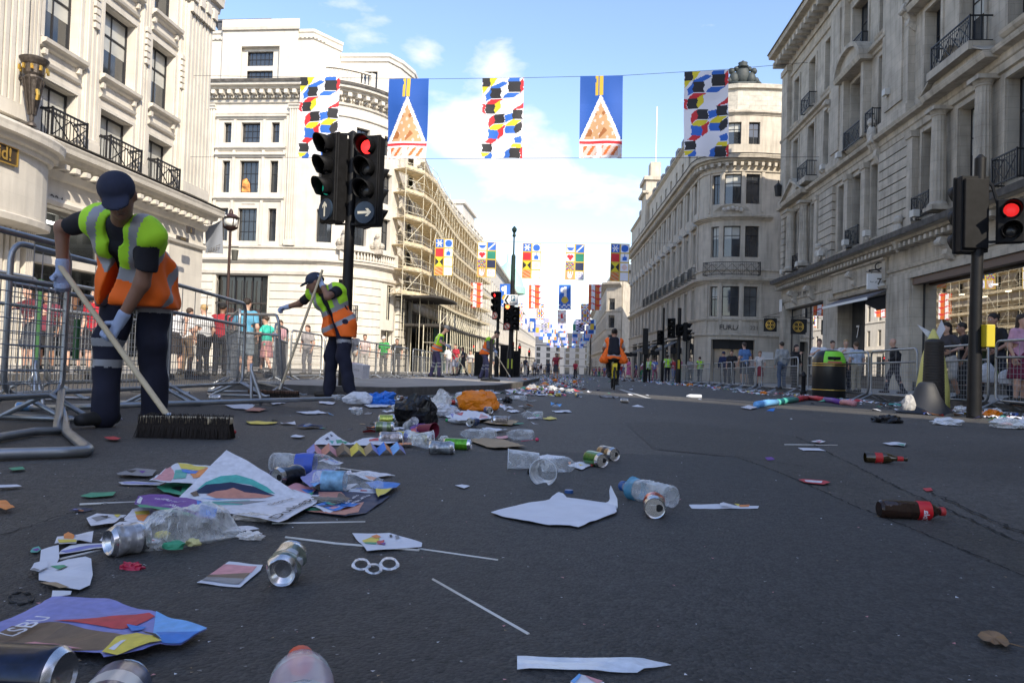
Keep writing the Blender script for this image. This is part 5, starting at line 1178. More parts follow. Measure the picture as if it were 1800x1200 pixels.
q=MB(); q.box(x-.12,x+.12,34.85,34.9,-.0,.45); q.build('notice_band',mat('yellow green band',(.45,.5,.05),.5),T)
SG=empty('direction_sign',(0,0,0),'white arrow-ended direction sign with a P symbol on the finial pole','sign')
def ps(px,py,Y=34.7): return aty(px,py,Y)
pts=[(884.5,527.5),(890,517.5),(911,518),(911,536.5),(890,536)]; q=MB(); q.prism([ps(*p) for p in pts],(0,.04,0)); sp_=q.build('sign_face',mat('sign white',(.75,.76,.76),.4),SG)
q=MB(); q.prism([ps(887,527.5,34.69),ps(892,519,34.69),ps(895,519,34.69),ps(890,527.5,34.69),ps(895,535,34.69),ps(892,535,34.69)],(0,-.01,0)); 
q.build('chevron',M_BLK,sp_); q=MB(); q.prism([ps(898.5,519.5,34.69),ps(905.5,519.6,34.69),ps(905.5,529,34.69),ps(898.5,529,34.69)],(0,-.01,0)); pb2=q.build('symbol_panel',mat('sign blue grey',(.06,.16,.24),.4),sp_)
a=ps(902,524.3,34.67); lettering('P',a,(1,0,0),(0,0,1),.19,[mat('sign white',(1,1,1))],pb2,bold=.02); a=ps(902.5,532.6,34.67); lettering('Soho',a,(1,0,0),(0,0,1),.13,[M_BLK],sp_,w=.36)
# cabinets beside the pair, and the bare pole on its round base
for (px,y0,w,hh,Y,lab) in ((886,660,.38,1.55,37,'dark pillar cabinet behind the fourth sweeper'),(843,657,.5,1.15,36,'squat black utility cabinet left of the fourth sweeper'),(905,655,.55,1.3,38,'black utility cabinet under the parking sign')):
    x=(px-1003)/1300*Y; T=empty('utility_cabinet',(x,Y,G(Y)+.12),lab,'cabinet'); q=MB(); q.box(-w/2,w/2,-.2,.2,0,hh); q.box(-w/2-.03,w/2+.03,-.23,.23,hh,hh+.05); q.build('case',M_BLK,T,bevel=.02); q=MB(); q.box(-w/2+.05,w/2-.05,-.215,-.2,.1,hh-.08); q.build('door',M_BLKM,T)
T=empty('sign_post',(-2.16,20,G(20)+.12),'thin black post on a round rubber base between the sweepers','post'); q=MB(); q.lathe([(.27,0),(.27,.05),(.2,.08),(.06,.1),(.05,.14)],20); q.build('base',M_BLK,T,smooth=30); q=MB(); q.tube([(0,0,.1),(0,0,1.15)],.045,10); q.build('post',M_BLK,T,smooth=30)
# right-hand middle lights
T,x=midlight(1189,42,3.6,[(1179,594,-20,0,False,3,1.15),(1196,590,40,0,False,2,1.0),(1208,600,80,0,False,3,1.1)],'black traffic light cluster in front of the far right corner shop',r_=.1)
q=MB(); q.box(x-.06,x+.06,41.85,41.9,.2,.7); q.build('yellow_band',mat('yellow plastic',(1,1,0)),T)
midlight(1162,50,4.2,[(1160,606,10,0,False,3,1.0)],'dark traffic light further along the right kerb')
T=empty('sign_post',(0,0,0),'tall narrow black pillar sign standing at the right kerb','post'); a=aty(1133,650,46); q=MB(); q.box(a.x-.16,a.x+.16,45.9,46.1,1.0,aty(1133,577,46).z); q.build('panel',M_BLK,T); q=MB(); q.tube([(a.x,46,G(46)),(a.x,46,1.1)],.09,8); q.build('post',M_BLK,T)
for k,(px,Y,py,lit) in enumerate(((900,75,625,1),(913,95,628,1),(833,85,628,1),(930,130,632,1))):
    midlight(px,Y,2.6,[(px,py-6,0,lit,False,3,1.1)],'distant traffic light showing red, %s'%['just right of the parking sign pole','second beyond the parking sign','half hidden among the crowd by the far left shops','farthest down the middle of the road'][k],r_=.08)
# ================= STREET LAMP with hanging basket, and the grey shop flag
T=empty('street_lamp',(0,0,0),'tall dark street lamp with a round white lantern before the left side street','street lamp'); Y=31.8; a=aty(397,600,Y); x=a.x; zt=aty(402,404,Y).z
q=MB(); q.lathe([(.16,0),(.16,.5),(.09,.7),(.07,2.5),(.055,zt-G(Y)-.25),(.05,zt-G(Y))],12,0,Matrix.Translation((x,Y,G(Y)+.12))); q.build('pole',mat('brown painted iron',(.045,.022,.018),.5),T,smooth=30)
z=zt; q=MB(); q.lathe([(.1,0),(.28,.1),(.33,.18)],14,0,Matrix.Translation((x,Y,z-.05)),cap=False); q.lathe([(.36,.0),(.38,.04),(.22,.16),(.1,.2),(.08,.34),(.03,.42)],14,0,Matrix.Translation((x,Y,z+.52))); 
for k in range(4): t_=PI/4+k*PI/2; q.bar((x+.3*math.cos(t_),Y+.3*math.sin(t_),z+.1),(x+.36*math.cos(t_),Y+.36*math.sin(t_),z+.54),.03)
lt=q.build('lantern_frame',mat('brown painted iron',(.04,.02,.02)),T,smooth=30)
q=MB(); q.lathe([(.05,.1),(.25,.2),(.29,.35),(.27,.52)],14,0,Matrix.Translation((x,Y,z)),cap=True); q.build('globe',mat('frosted globe',(.8,.8,.76),.3),lt,smooth=True)
q=MB(); q.bar((x+.05,Y,z-.75),(x+.4,Y,z-.75),.04); q.lathe([(.12,0),(.16,.45)],10,0,Matrix.Translation((x+.25,Y,z-1.35))); q.build('hanging_box',mat('grey box',(.08,.08,.07),.7),T)
c=[aty(*p,29.2) for p in ((360,398),(393,388),(391,446),(373,449),(359,444))]
FL=empty('shop_flag',(0,0,0),'grey shop flag lettered ARKET hanging at the left building corner','flag'); q=MB(); n=8
P0,P1,P2,P3=c[0],c[1],c[2],c[4]; vs=[]
for j in range(n+1):
    for i in range(n+1):
        s,t=i/n,j/n; p=P0.lerp(P1,s).lerp(P3.lerp(P2,s),t); vs.append(p+Vector((0,.1*math.sin(s*5+t*2),0)))
q.add(vs,[(j*(n+1)+i,j*(n+1)+i+1,(j+1)*(n+1)+i+1,(j+1)*(n+1)+i) for j in range(n) for i in range(n)]); fl=q.build('cloth',mat('slate grey cloth',(.22,.24,.28),.8),FL,smooth=True)
a=aty(376.5,441,29.0); b=aty(386.5,437,29.0); lettering('ARKET',aty(376,438,29.02),(b-a).normalized(),(0,0,1),.2,M_SOOT,fl,w=.58); q=MB(); q.tube([aty(330,378,29.2),aty(398,379,29.2)],.035,6); q.build('flag_pole',M_WHT,FL)
# ================= CROWD BARRIERS
M_GALV=mat('galvanised steel tube',(.33,.345,.36),.36,metal=.75,var=.25,vs=5); M_WIRE=mat('galvanised wire',(.30,.31,.32),.45,metal=.6)
M_TAPE=mat('green tape',(.03,.11,.035),.6)
def barrier_meshes(L_=2.15,long_foot=False,dx=.055,dz=.075,tr=.019):
    fr=MB(); c=.11; H=1.1; b=.16
    loop=[]
    for (cx_,cz_,a0) in ((c,b+c,PI),(c,H-c,PI/2),(L_-c,H-c,0),(L_-c,b+c,-PI/2)):
        for k in range(5):
            a=a0-(PI/2)*k/4; loop.append((cx_+c*math.cos(a),0,cz_+c*math.sin(a)))
    # order: left-bottom, left-top, right-top, right-bottom
    loop=[]
    for (cx_,cz_,a0) in ((c,b+c,-PI/2),(c,H-c,PI),(L_-c,H-c,PI/2),(L_-c,b+c,0)):
        for k in range(5): a=a0-(PI/2)*k/4; loop.append((cx_+c*math.cos(a),0,cz_+c*math.sin(a)))
    fr.tube(loop,tr,10,closed=True)
    fr.tube([(0,0,.84),(L_,0,.84)],tr*.9,8)
    wr=MB(); n=int(L_/dx)
    for i in range(1,n): x=L_*i/n; wr.tube([(x,0,b),(x,0,.84)],.0032,4,cap=False)
    n=int(.68/dz)
    for i in range(1,n): z=b+.68*i/n; wr.tube([(0,0.004,z),(L_,0.004,z)],.0032,4,cap=False)
    n=int(L_/.3)
    for i in range(1,n): x=L_*i/n; wr.tube([(x,0,.84),(x,0,1.08)],.004,4,cap=False)
    ft=MB()
    for x in (.12,L_-.12):
        ft.tube([(x,-.36,.02),(x,-.3,.02),(x,-.03,.16),(x,.03,.16),(x,.3,.02),(x,.36,.02)],tr*.9,8)
        ft.tube([(x,-.33,.02),(x,.33,.02)],tr*.8,8); ft.mark()
    return fr,wr,ft
def new_barrier(parts,label,group,loc,rz,tilt=(0,0)):
    E=empty('crowd_barrier',loc,label,'crowd barrier',group); E.rotation_euler=(tilt[0],tilt[1],rz)
    parts[0].build('frame',M_GALV,E,smooth=True); parts[1].build('wire_mesh',M_WIRE,E); parts[2].build('foot',M_GALV,E,smooth=True); return E
near=barrier_meshes(); far=barrier_meshes(dx=.09,dz=.08,tr=.021)
def put(E,p0,p1,label,group,tilt=(0,0),z=None,first=[True]):
    o=copy_tree(E); d=Vector(p1)-Vector(p0); o.location=(p0[0],p0[1],(G(p0[1]) if z is None else z)); o.rotation_euler=(tilt[0],tilt[1],math.atan2(d.y,d.x)); o['label']=label; o['group']=group
    if tilt==(0,0):
        sl=SL*d.normalized().y; o.rotation_euler=(0,-math.atan(sl),math.atan2(d.y,d.x))
    return o
protoR=new_barrier(far,'steel crowd barrier','barriers along the right kerb',(6.75,10.2,G(10.2)),PI/2); 
protoR['label']='steel crowd barrier at the right edge, behind the yellow-boxed traffic light'
y=12.55; k=0
plab={0:'steel crowd barrier behind the dark ribbed bollard',1:'steel crowd barrier left of the ribbed bollard, before the bald man in black',2:'steel crowd barrier immediately right of the litter bin',3:'steel crowd barrier partly hidden by the black litter bin'}
while y<66:
    x=6.75+random.uniform(-.12,.12)+(0 if y<40 else (y-40)*-.012); lab=plab.get(k,'steel crowd barrier in the long row on the right kerb, beyond the litter bin')
    if k==4: y+=.8
    put(protoR,(x,y),(x+random.uniform(-.1,.1),y+2.15),lab,'barriers along the right kerb'); y+=2.3; k+=1
# left row beyond the island
y=17.2;k=0
while y<52:
    x=-5.75+random.uniform(-.1,.1); put(protoR,(x,y),(x+random.uniform(-.12,.06),y+2.15),'steel crowd barrier in the row behind the traffic island, left side','barriers left of the island',z=G(y)+(.12 if False else 0)); y+=2.3;k+=1
protoN=new_barrier(near,'nearest steel crowd barrier, cut by the left edge of the photo','loose barriers at the left',(-3.2,4.44,G(4.4)),R(-90))
protoN.rotation_euler=(0,R(-.9),R(-90))
put(protoN,(-3.44,4.25),(-3.6,6.3),'steel crowd barrier right behind the big sweeper','loose barriers at the left')
put(protoN,(-3.62,6.36),(-3.87,8.49),'steel crowd barrier ending beside the man in the blue shirt','loose barriers at the left')
put(protoN,(-5.1,10.8),(-3.62,9.2),'tilted steel crowd barrier that the second sweeper grips','loose barriers at the left',tilt=(R(7),R(2)),z=G(10)+.02)
put(protoN,(-4.35,9.4),(-5.4,11.3),'steel crowd barrier standing crosswise behind the tilted one','loose barriers at the left')
put(protoN,(-4.75,4.2),(-4.85,6.3),'steel crowd barrier with green tape at the far left behind the nearest one','loose barriers at the left')
put(protoN,(-4.85,6.5),(-4.9,8.6),'steel crowd barrier in front of the people in red shirts','loose barriers at the left')
put(protoN,(-5.1,12.4),(-5.7,14.5),'steel crowd barrier before the people in shade left of the second sweeper','loose barriers at the left'); put(protoN,(-5.7,14.7),(-5.8,16.8),'steel crowd barrier just right of the second sweeper','loose barriers at the left')
# a fallen barrier lying on the road
o=copy_tree(protoN); o.location=(-4.1,5.2,.02-.09); o.rotation_euler=(R(86),0,R(60)); o['label']='fallen steel crowd barrier lying flat on the road behind the broom'
q=MB(); q.tube([(-3.2,4.44,.12),(-3.17,4.40,.02)]+[gp(x,y_,.025) for x,y_ in ((118,759),(135,773),(150,785),(155,789),(148,793),(100,795),(0,798),(-90,801))],.023,10); q.tube([(-3.2,4.44,.12)]+[gp(x,y_,.025) for x,y_ in ((100,757),(60,758),(0,768),(-80,785))],.021,10)
lp=q.build('looped_foot',M_GALV,None,smooth=True); lp.parent=protoN; lp.matrix_parent_inverse=(Matrix.Translation(protoN.location)@protoN.rotation_euler.to_matrix().to_4x4()).inverted()
for (x,y,z0,z1,p) in ((-4.83,6.36,.0,1.0,0),(-3.62,5.16,.3,.6,1),(-5.15,11.3,.5,1.05,2)):
    q=MB(); q.tube([(x,y,z0),(x,y,z1)],.023,8); tag(q.build('tape_wrap',M_TAPE),['long green tape wrapped down a barrier post at the far left','short green tape on the barrier post behind the big sweeper','green tape on the barrier post beside the blue-shirted man'][p],'tape')
# ================= LITTER BIN, BOLLARD, CONE
b_=aty(1456,700,18.4); T=empty('litter_bin',(b_.x,18.4,G(18.4)),'rounded black litter bin with gold bands and a lime green top panel','litter bin'); q=MB()
q.lathe([(.36,0),(.38,.03),(.38,.9),(.37,.95),(.3,1.1),(.2,1.15),(.01,1.17)],28); q.build('body',mat('gloss black bin',(.018,.018,.018),.3),T,smooth=40)
q=MB()
for z in (.2,.78,.83): q.lathe([(.383,z),(.385,z+.006),(.385,z+.012),(.383,z+.018)],28,cap=False)
q.build('gold_band',M_GOLD,T)
q=MB(); vs=[]; 
for j in range(5):
    for i in range(13):
        a=R(-135+i*7.5+8); r_=[.386,.382,.352,.315,.27][j]; z=[.86,.93,1.02,1.085,1.13][j]; vs.append((r_*math.cos(a),r_*math.sin(a),z))
q.add(vs,[(j*13+i,j*13+i+1,(j+1)*13+i+1,(j+1)*13+i) for j in range(4) for i in range(12)]); pn=q.build('top_panel',mat('lime green panel',(.25,.75,.05),.4),T,smooth=True)
q=MB(); q.box(-.14,.14,-.41,-.375,.93,1.0,M=Matrix.Rotation(R(-2),4,'Z')); q.ball((0,-.39,.96),.05,8); q.build('slot',M_BLK,T)
q=MB(); q.box(-.16,.16,-.395,-.385,.86,.89); q.build('label_strip',mat('red white strip',(.6,.15,.12),.5),T)
c=aty(1640,725,11.2); T=empty('bollard',(c.x,11.2,G(11.2)),'tall tapering dark ribbed bollard on the right of the road','bollard'); q=MB(); pr=[]
for i in range(26): z=i*.04; r_=.155-.03*i/26; pr+=[(r_,z),(r_,z+.03),(r_-.006,z+.034)]
pr+=[(.1,1.05),(.07,1.07),(.01,1.075)]; q.lathe(pr,18); q.build('ribbed_shaft',mat('dark brown rubber',(.035,.03,.026),.6),T,smooth=30); q=MB(); q.lathe([(.2,0),(.2,.03),(.165,.06)],18); q.build('base',M_BLK,T)
c=aty(1628,733,10.7); T=empty('cone_cover',(c.x,10.7,G(10.7)),'dark grey bell-shaped traffic cone base leaning at the bollard foot','traffic cone'); q=MB(); q.lathe([(.36,0),(.37,.02),(.33,.05),(.24,.14),(.17,.26),(.13,.36),(.1,.42),(.07,.44)],24,wob=lambda a,z:1+.03*math.sin(5*a)); q.build('bell',mat('dark grey rubber',(.03,.032,.038),.6),T,smooth=40)
for (px,yy,lab) in ((1412,21,'small black bollard by the striped tube'),(1133,60,'distant black bollard by the right kerb')):
    c=aty(px,690,yy); T=empty('bollard',(c.x,yy,G(yy)),lab,'bollard'); q=MB(); q.lathe([(.09,0),(.09,.1),(.06,.14),(.055,.5),(.075,.54),(.05,.62),(.01,.66)],12); q.build('shaft',M_BLK,T,smooth=30)
# ================= PEOPLE: bodies grown as smooth volumes
def V3(*a): return np.array(a,float)
def _n(v): v=np.array(v,float); l=np.linalg.norm(v); return v/l if l>1e-9 else v
def surface_nets(f,org,h):
    ins=f<0; nx,ny,nz=f.shape
    c=np.zeros((nx-1,ny-1,nz-1),np.int8)
    for dx in (0,1):
        for dy in (0,1):
            for dz in (0,1): c+=ins[dx:nx-1+dx,dy:ny-1+dy,dz:nz-1+dz]
    act=(c>0)&(c<8); idx=-np.ones(act.shape,np.int64); I=np.argwhere(act); idx[act]=np.arange(len(I))
    s=np.zeros((len(I),3)); n=np.zeros(len(I)); cor=[(0,0,0),(1,0,0),(0,1,0),(0,0,1),(1,1,0),(1,0,1),(0,1,1),(1,1,1)]
    E=[(a,b) for a in cor for b in cor if a<b and sum(abs(x-y) for x,y in zip(a,b))==1]
    for a,b in E:
        fa=f[I[:,0]+a[0],I[:,1]+a[1],I[:,2]+a[2]]; fb=f[I[:,0]+b[0],I[:,1]+b[1],I[:,2]+b[2]]
        m=(fa<0)!=(fb<0); t=np.where(m,fa/np.where(fa==fb,1,fa-fb),0)
        for k in range(3): s[:,k]+=np.where(m,a[k]+t*(b[k]-a[k]),0)
        n+=m
    V=org+(I+s/n[:,None])*h; F_=[]
    for ax in range(3):
        sl=[slice(0,None)]*3; A=np.argwhere(ins[tuple(slice(0,-1) if k==ax else slice(1,-1) for k in range(3))]!=ins[tuple(slice(1,None) if k==ax else slice(1,-1) for k in range(3))])
        if not len(A): continue
        p=A.copy(); 
        for k in range(3):
            if k!=ax: p[:,k]+=1
        b,c_=[(1,2),(2,0),(0,1)][ax]; e1=np.zeros(3,int); e1[b]=1; e2=np.zeros(3,int); e2[c_]=1
        q=[p-e1-e2,p-e2,p,p-e1]; ids=np.stack([idx[x[:,0],x[:,1],x[:,2]] for x in q],1)
        fl=ins[p[:,0],p[:,1],p[:,2]]; ids[~fl]=ids[~fl][:,::-1]; F_.append(ids)
    F_=np.concatenate(F_); F_=F_[(F_>=0).all(1)]
    return V,F_
def seg(P,a,b,r1,r2):
    a=np.array(a,np.float32); b=np.array(b,np.float32); ab=b-a; L2=float(ab@ab)+1e-9
    t=np.clip(((P[0]-a[0])*ab[0]+(P[1]-a[1])*ab[1]+(P[2]-a[2])*ab[2])/L2,0,1)
    return np.sqrt((P[0]-a[0]-t*ab[0])**2+(P[1]-a[1]-t*ab[1])**2+(P[2]-a[2]-t*ab[2])**2)-(r1+(r2-r1)*t)
def ell(P,c,ax,rs):
    """ellipsoid; ax rows = local axes"""
    d=[P[i]-c[i] for i in range(3)]; q=[sum(d[j]*ax[i][j] for j in range(3))/rs[i] for i in range(3)]
    k=np.sqrt(q[0]**2+q[1]**2+q[2]**2); return (k-1)*min(rs)
def smin(a,b,k): h=np.clip(.5+.5*(b-a)/k,0,1); return b+(a-b)*h-k*h*(1-h)
def sdf_mesh(name,prims,h,k,mats,parent,cuts=(),disp=None,mfun=None,off=0,extra=None,ext2=None):
    pts=[];
    for p in prims:
        if p[0]=='s': 
            for c,r_ in ((p[1],p[3]),(p[2],p[4])): pts+= [np.array(c)-r_-off,np.array(c)+r_+off]
        else: m=max(p[3]); pts+=[np.array(p[1])-m-off,np.array(p[1])+m+off]
    lo=np.min(pts,0)-2.5*h; hi=np.max(pts,0)+2.5*h; n=np.ceil((hi-lo)/h).astype(int)+1
    g=np.ogrid[0:n[0],0:n[1],0:n[2]]; P=[(lo[i]+g[i]*h).astype(np.float32) for i in range(3)]
    f=None
    for p in prims:
        d=seg(P,*p[1:]) if p[0]=='s' else ell(P,*p[1:])
        f=d if f is None else smin(f,d,k)
    f=f-off
    if disp is not None: f=f+disp(P)
    for c in cuts: f=np.maximum(f,c(P))
    f=np.broadcast_to(f,n).astype(np.float32)
    f=f.copy(); f[0]=f[-1]=1; f[:,0]=f[:,-1]=1; f[:,:,0]=f[:,:,-1]=1
    V,F_=surface_nets(f,lo,h)
    me=bpy.data.meshes.new(name); vs=V.tolist(); fs=F_.tolist(); mi=None
    if extra:
        q=MB(); extra(q); b=len(vs); vs+=[list(v) for v in q.v]; fs+=[[i+b for i in f_] for f_ in q.f]; mi=[0]*len(F_)+list(q.m)
    me.from_pydata(vs,[],fs)
    if not isinstance(mats,(list,tuple)): mats=[mats]
    for m in mats: me.materials.append(m)
    if mfun is not None:
        C_=V[F_].mean(1); ids=mfun(C_).astype(int).tolist(); mi=ids+([0]*len(F_)+mi[len(F_):])[len(F_):] if mi else ids
    if mi: me.polygons.foreach_set('material_index',mi)
    me.polygons.foreach_set('use_smooth',[True]*len(me.polygons)); me.update()
    o=bpy.data.objects.new(name,me); COL.objects.link(o); o.parent=parent; return o
def ik(a,b,l1,l2,hint):
    a=np.array(a,float);b=np.array(b,float); d=b-a; L_=np.linalg.norm(d); u=d/L_
    if L_>l1+l2-.005: L_=l1+l2-.005; b=a+u*L_
    x=(l1*l1-l2*l2+L_*L_)/(2*L_); y=math.sqrt(max(0,l1*l1-x*x)); hv=np.array(hint,float); hv=hv-u*(hv@u); hv=_n(hv)
    return a+u*x+hv*y,b
SKIN={}
def skin(t): return mat('skin %s'%t,{'light':(.55,.33,.24),'mid':(.38,.21,.14),'tan':(.24,.125,.08),'dark':(.085,.042,.028)}[t],.55,var=.08,vs=20)
def cloth(n,c,**k): return mat('cloth '+n,c,.85,var=.18,vs=14,bump=.15,bs=180,**k)
def hand_prims(w,d,side,up,grip=.8,s=1.0,r=.0085,flat=False):
    """palm at wrist w along d; fingers curl towards `side`; thumb at +up"""
    d=_n(d); side=_n(np.array(side)-d*(np.array(side)@d)); up=np.cross(d,side)*(1 if np.cross(d,side)@np.array(up)>=0 else -1)
    P=[]; 
    for k in (-.027,-.009,.009,.027): P.append(('s',w+d*.005*s+up*k*.6*s,w+d*.085*s+up*k*s,.015*s,.0135*s))
    ln=[.062,.074,.07,.055]
    for i,k in enumerate((.027,.009,-.009,-.027)):
        b=w+d*.088*s+up*k*s; l=ln[i]*s; a1=grip*.9; d1=d*math.cos(a1)+side*math.sin(a1); c=b+d1*l*.5; a2=a1+grip*1.3; d2=d*math.cos(a2)+side*math.sin(a2); e=c+d2*l*.32; a3=a2+grip*1.0; d3=d*math.cos(a3)+side*math.sin(a3); g_=e+d3*l*.28
        P+= [('s',b,c,r*s,r*.95*s),('s',c,e,r*.95*s,r*.88*s),('s',e,g_,r*.88*s,r*.75*s)]
    b=w+d*.022*s+up*.03*s+side*.008*s; c=b+(d*.6+up*.5+side*.62)*.04*s; e=c+(d*.45+side*.9-up*.1*grip)*.032*s; P+=[('s',b,c,.012*s,.0105*s),('s',c,e,.0105*s,.008*s)]
    return P
def person(label,loc,rz=0,s=1.0,group=None,J=None,h=.022,sk='light',hair=('short',(.05,.03,.02)),top=None,sleeve='short',bottom=None,btype='trousers',shoes=(.03,.03,.03),vest=None,vox=None,gloves=None,cap=None,detail=False,female=False,over=None):
    """J: joints in local coords (person faces +Y, z up, feet at 0); missing ones are filled in"""
    E=empty('person',loc,label,'person',group,rz)
    J=dict(J or {}); pel=np.array(J.get('pelvis',(0,0,.93*s)),float); sp=_n(J.get('spine',(0,.06,1))); fwd=_n(J.get('fwd',(0,1,0)))
    fwd=_n(fwd-sp*(fwd@sp)); rt=np.cross(fwd,sp)    # right of the person
    sc=pel+sp*.47*s; shw=(.185 if not female else .165)*s
    sfr=_n(J.get('sdir',rt)); shR=sc+sfr*shw; shL=sc-sfr*shw
    if 'shR' in J: shR=np.array(J['shR'],float)
    if 'shL' in J: shL=np.array(J['shL'],float)
    if 'shR' in J and 'shL' in J: sc=(shR+shL)/2; sfr=_n(shR-shL); sp=_n(sc-pel); fwd=_n(np.cross(sp,sfr)); rt=np.cross(fwd,sp)
    prt=_n(J.get('pdir',(rt[0],rt[1],0))); hiR=pel+prt*.088*s; hiL=pel-prt*.088*s
    hd=np.array(J.get('head',sc+sp*.235*s+fwd*.03),float); hf=_n(J.get('face',fwd-np.array((0,0,.05)))); hu=_n((hd-sc)*.5+np.array(J.get('hup',(0,0,1)))*.5); hu=_n(hu-hf*(hu@hf)); hr=np.cross(hf,hu)
    ua,fa,th,shn=.285*s,.25*s,.42*s,.42*s
    pr=np.array((prt[0],prt[1],0)); fw=np.array((-prt[1],prt[0],0))
    fR=np.array(J.get('footR',pr*.11*s+fw*.02),float); fL=np.array(J.get('footL',-pr*.11*s-fw*.02),float)
    anR=fR+V3(0,0,.09*s); anL=fL+V3(0,0,.09*s); kh=_n(fw+np.array(J.get('kh',(0,0,0))))
    knR,anR=ik(hiR,anR,th,shn,kh+prt*.15); knL,anL=ik(hiL,anL,th,shn,kh-prt*.15)
    wR=np.array(J.get('handR',shR+prt*.05+V3(0,0,-.50*s)+fw*.06),float); wL=np.array(J.get('handL',shL-prt*.05+V3(0,0,-.50*s)+fw*.06),float)
    elR,wR=ik(shR,wR,ua,fa,J.get('ehR',-fw*.8+prt*.5)); elL,wL=ik(shL,wL,ua,fa,J.get('ehL',-fw*.8-prt*.5))
    tdR=_n(J.get('toeR',fw+pr*.25)); tdL=_n(J.get('toeL',fw-pr*.25))
    wm=pel+(sc-pel)*.42; cm_=pel+(sc-pel)*.74; b=s
    def torso(k=1.0):
        P=[]
        for sg,hi_,sh_ in ((1,hiR,shR),(-1,hiL,shL)):
            a=pel+prt*sg*.055*b; w_=wm+rt*sg*.045*b; c=cm_+sfr*sg*(.075 if not female else .06)*b; 
            P+=[('s',a,w_,.115*b*k,.098*b*k),('s',w_,c,.098*b*k,.118*b*k),('s',c,sh_-sfr*sg*.035-sp*.0,.115*b*k,.062*b*k)]
        P.append(('s',shR-sfr*.02,shL+sfr*.02,.06*b,.06*b))
        if female: 
            for sg in (1,-1): P.append(('s',cm_+sfr*sg*.07*b+fwd*.07*b,cm_+sfr*sg*.07*b+fwd*.075*b,.055*b,.05*b))
        return P
    neck=[('s',sc+sp*.01,hd-hu*.06*b,.058*b,.052*b)]
    A=lambda sh,el,w_,k=0:[('s',sh,el,.05*b+k,.041*b+k),('s',el,w_,.042*b+k,.027*b+k)]
    Lg=lambda hi_,kn,an,k=0:[('s',hi_,kn,.088*b+k,.057*b+k),('s',kn,kn+(an-kn)*.35,.056*b+k,.056*b+k),('s',kn+(an-kn)*.35,an,.056*b+k,.036*b+k)]
    head=[('e',hd+hu*.025*b-hf*.012*b,[hr,hf,hu],(.076*b,.096*b,.098*b)),('e',hd-hu*.045*b+hf*.022*b,[hr,hf,hu],(.055*b,.065*b,.072*b)),('s',hd-hu*.005*b+hf*.092*b,hd-hu*.033*b+hf*.108*b,.010*b,.014*b),('s',hd-hu*.085*b+hf*.06*b,hd-hu*.09*b+hf*.065*b,.02*b,.018*b)]
    for sg in (1,-1): head.append(('e',hd+hr*sg*.078*b-hf*.01*b-hu*.01*b,[hr,hf,hu],(.012*b,.02*b,.032*b)))
    hands=[]
    gd=J.get('gripdir')
    def hp(w_,el,side,up,g): return hand_prims(w_,_n(w_-el) if 'hdir' not in J else _n(w_-el),side,up,g,s=b*1.02,r=.0095 if h<.012 else .0105)
    HR=hp(wR,elR,J.get('hsR',-prt),J.get('huR',fw+V3(0,0,.2)),J.get('gR',.45)); HL=hp(wL,elL,J.get('hsL',prt),J.get('huL',fw+V3(0,0,.2)),J.get('gL',.45))
    feet=[('s',anR-V3(0,0,.04)-tdR*.04,anR-V3(0,0,.05)+tdR*.13,.04,.035),('s',anL-V3(0,0,.04)-tdL*.04,anL-V3(0,0,.05)+tdL*.13,.04,.035)]
    hh=h if h<.012 else min(h,.02)
    skm=skin(sk); 
    def face(q):
        # eyes, brows, mouth on the face; for coarse figures also separate slim fingers
        for sg in (1,-1):
            c=hd+hr*sg*.031*b+hf*.081*b+hu*.012*b; q.ball(c,.0125*b,8,1); q.ball(c+hf*.006*b,.0078*b,8,2)
            q.tube([c+hr*-.016*b+hu*.02*b+hf*.0045,c+hu*.024*b+hf*.007,c+hr*.016*b+hu*.02*b+hf*.002],.0038*b,5,2)
        m_=hd-hu*.062*b+hf*.083*b; q.tube([m_-hr*.024*b-hf*.008*b,m_-hr*.01*b+hu*.002,m_+hr*.01*b+hu*.002,m_+hr*.024*b-hf*.008*b],[.003*b,.0065*b,.0065*b,.003*b],6,3)
        if h>=.012 and not gloves:
            for Hh in (HR,HL):
                for p in Hh[4:]: q.tube([tuple(p[1]),tuple(p[2])],[p[3],p[4]],6,0)
                for p in Hh[:4]: q.tube([tuple(p[1]),tuple(p[2])],[p[3],p[4]],6,0)
    body=torso(.93)+neck+A(shR,elR,wR)+A(shL,elL,wL)+Lg(hiR,knR,anR)+Lg(hiL,knL,anL)+head+feet
    if h<.012 and not gloves: body+=HR+HL
    eyew=mat('eye white',(.6,.58,.55),.3); drk=mat('brow and iris',(.02,.014,.01),.5); lip=mat('lip %s'%sk,tuple(x*.6+.03 for x in skm.node_tree.nodes['Principled BSDF'].inputs['Base Color'].default_value[:3]),.5)
    # small k on the head: build as one surface
    sdf_mesh('body',body,hh,.022 if h<.012 else .028,[skm,eyew,drk,lip],E,extra=face,cuts=())
    fold=lambda amp,fr:(lambda P:amp*(np.sin(P[0]*fr+2.1*np.sin(P[2]*fr*.37))*np.sin(P[2]*fr*.8+1.3*np.sin(P[1]*fr*.5))+.5*np.sin(P[1]*fr*1.7+P[2]*fr*.9)))
    pl=lambda n_,p_:(lambda P:(P[0]-p_[0])*n_[0]+(P[1]-p_[1])*n_[1]+(P[2]-p_[2])*n_[2])
    amp=.006 if h<.012 else .004
    spn=_n(sc-pel)
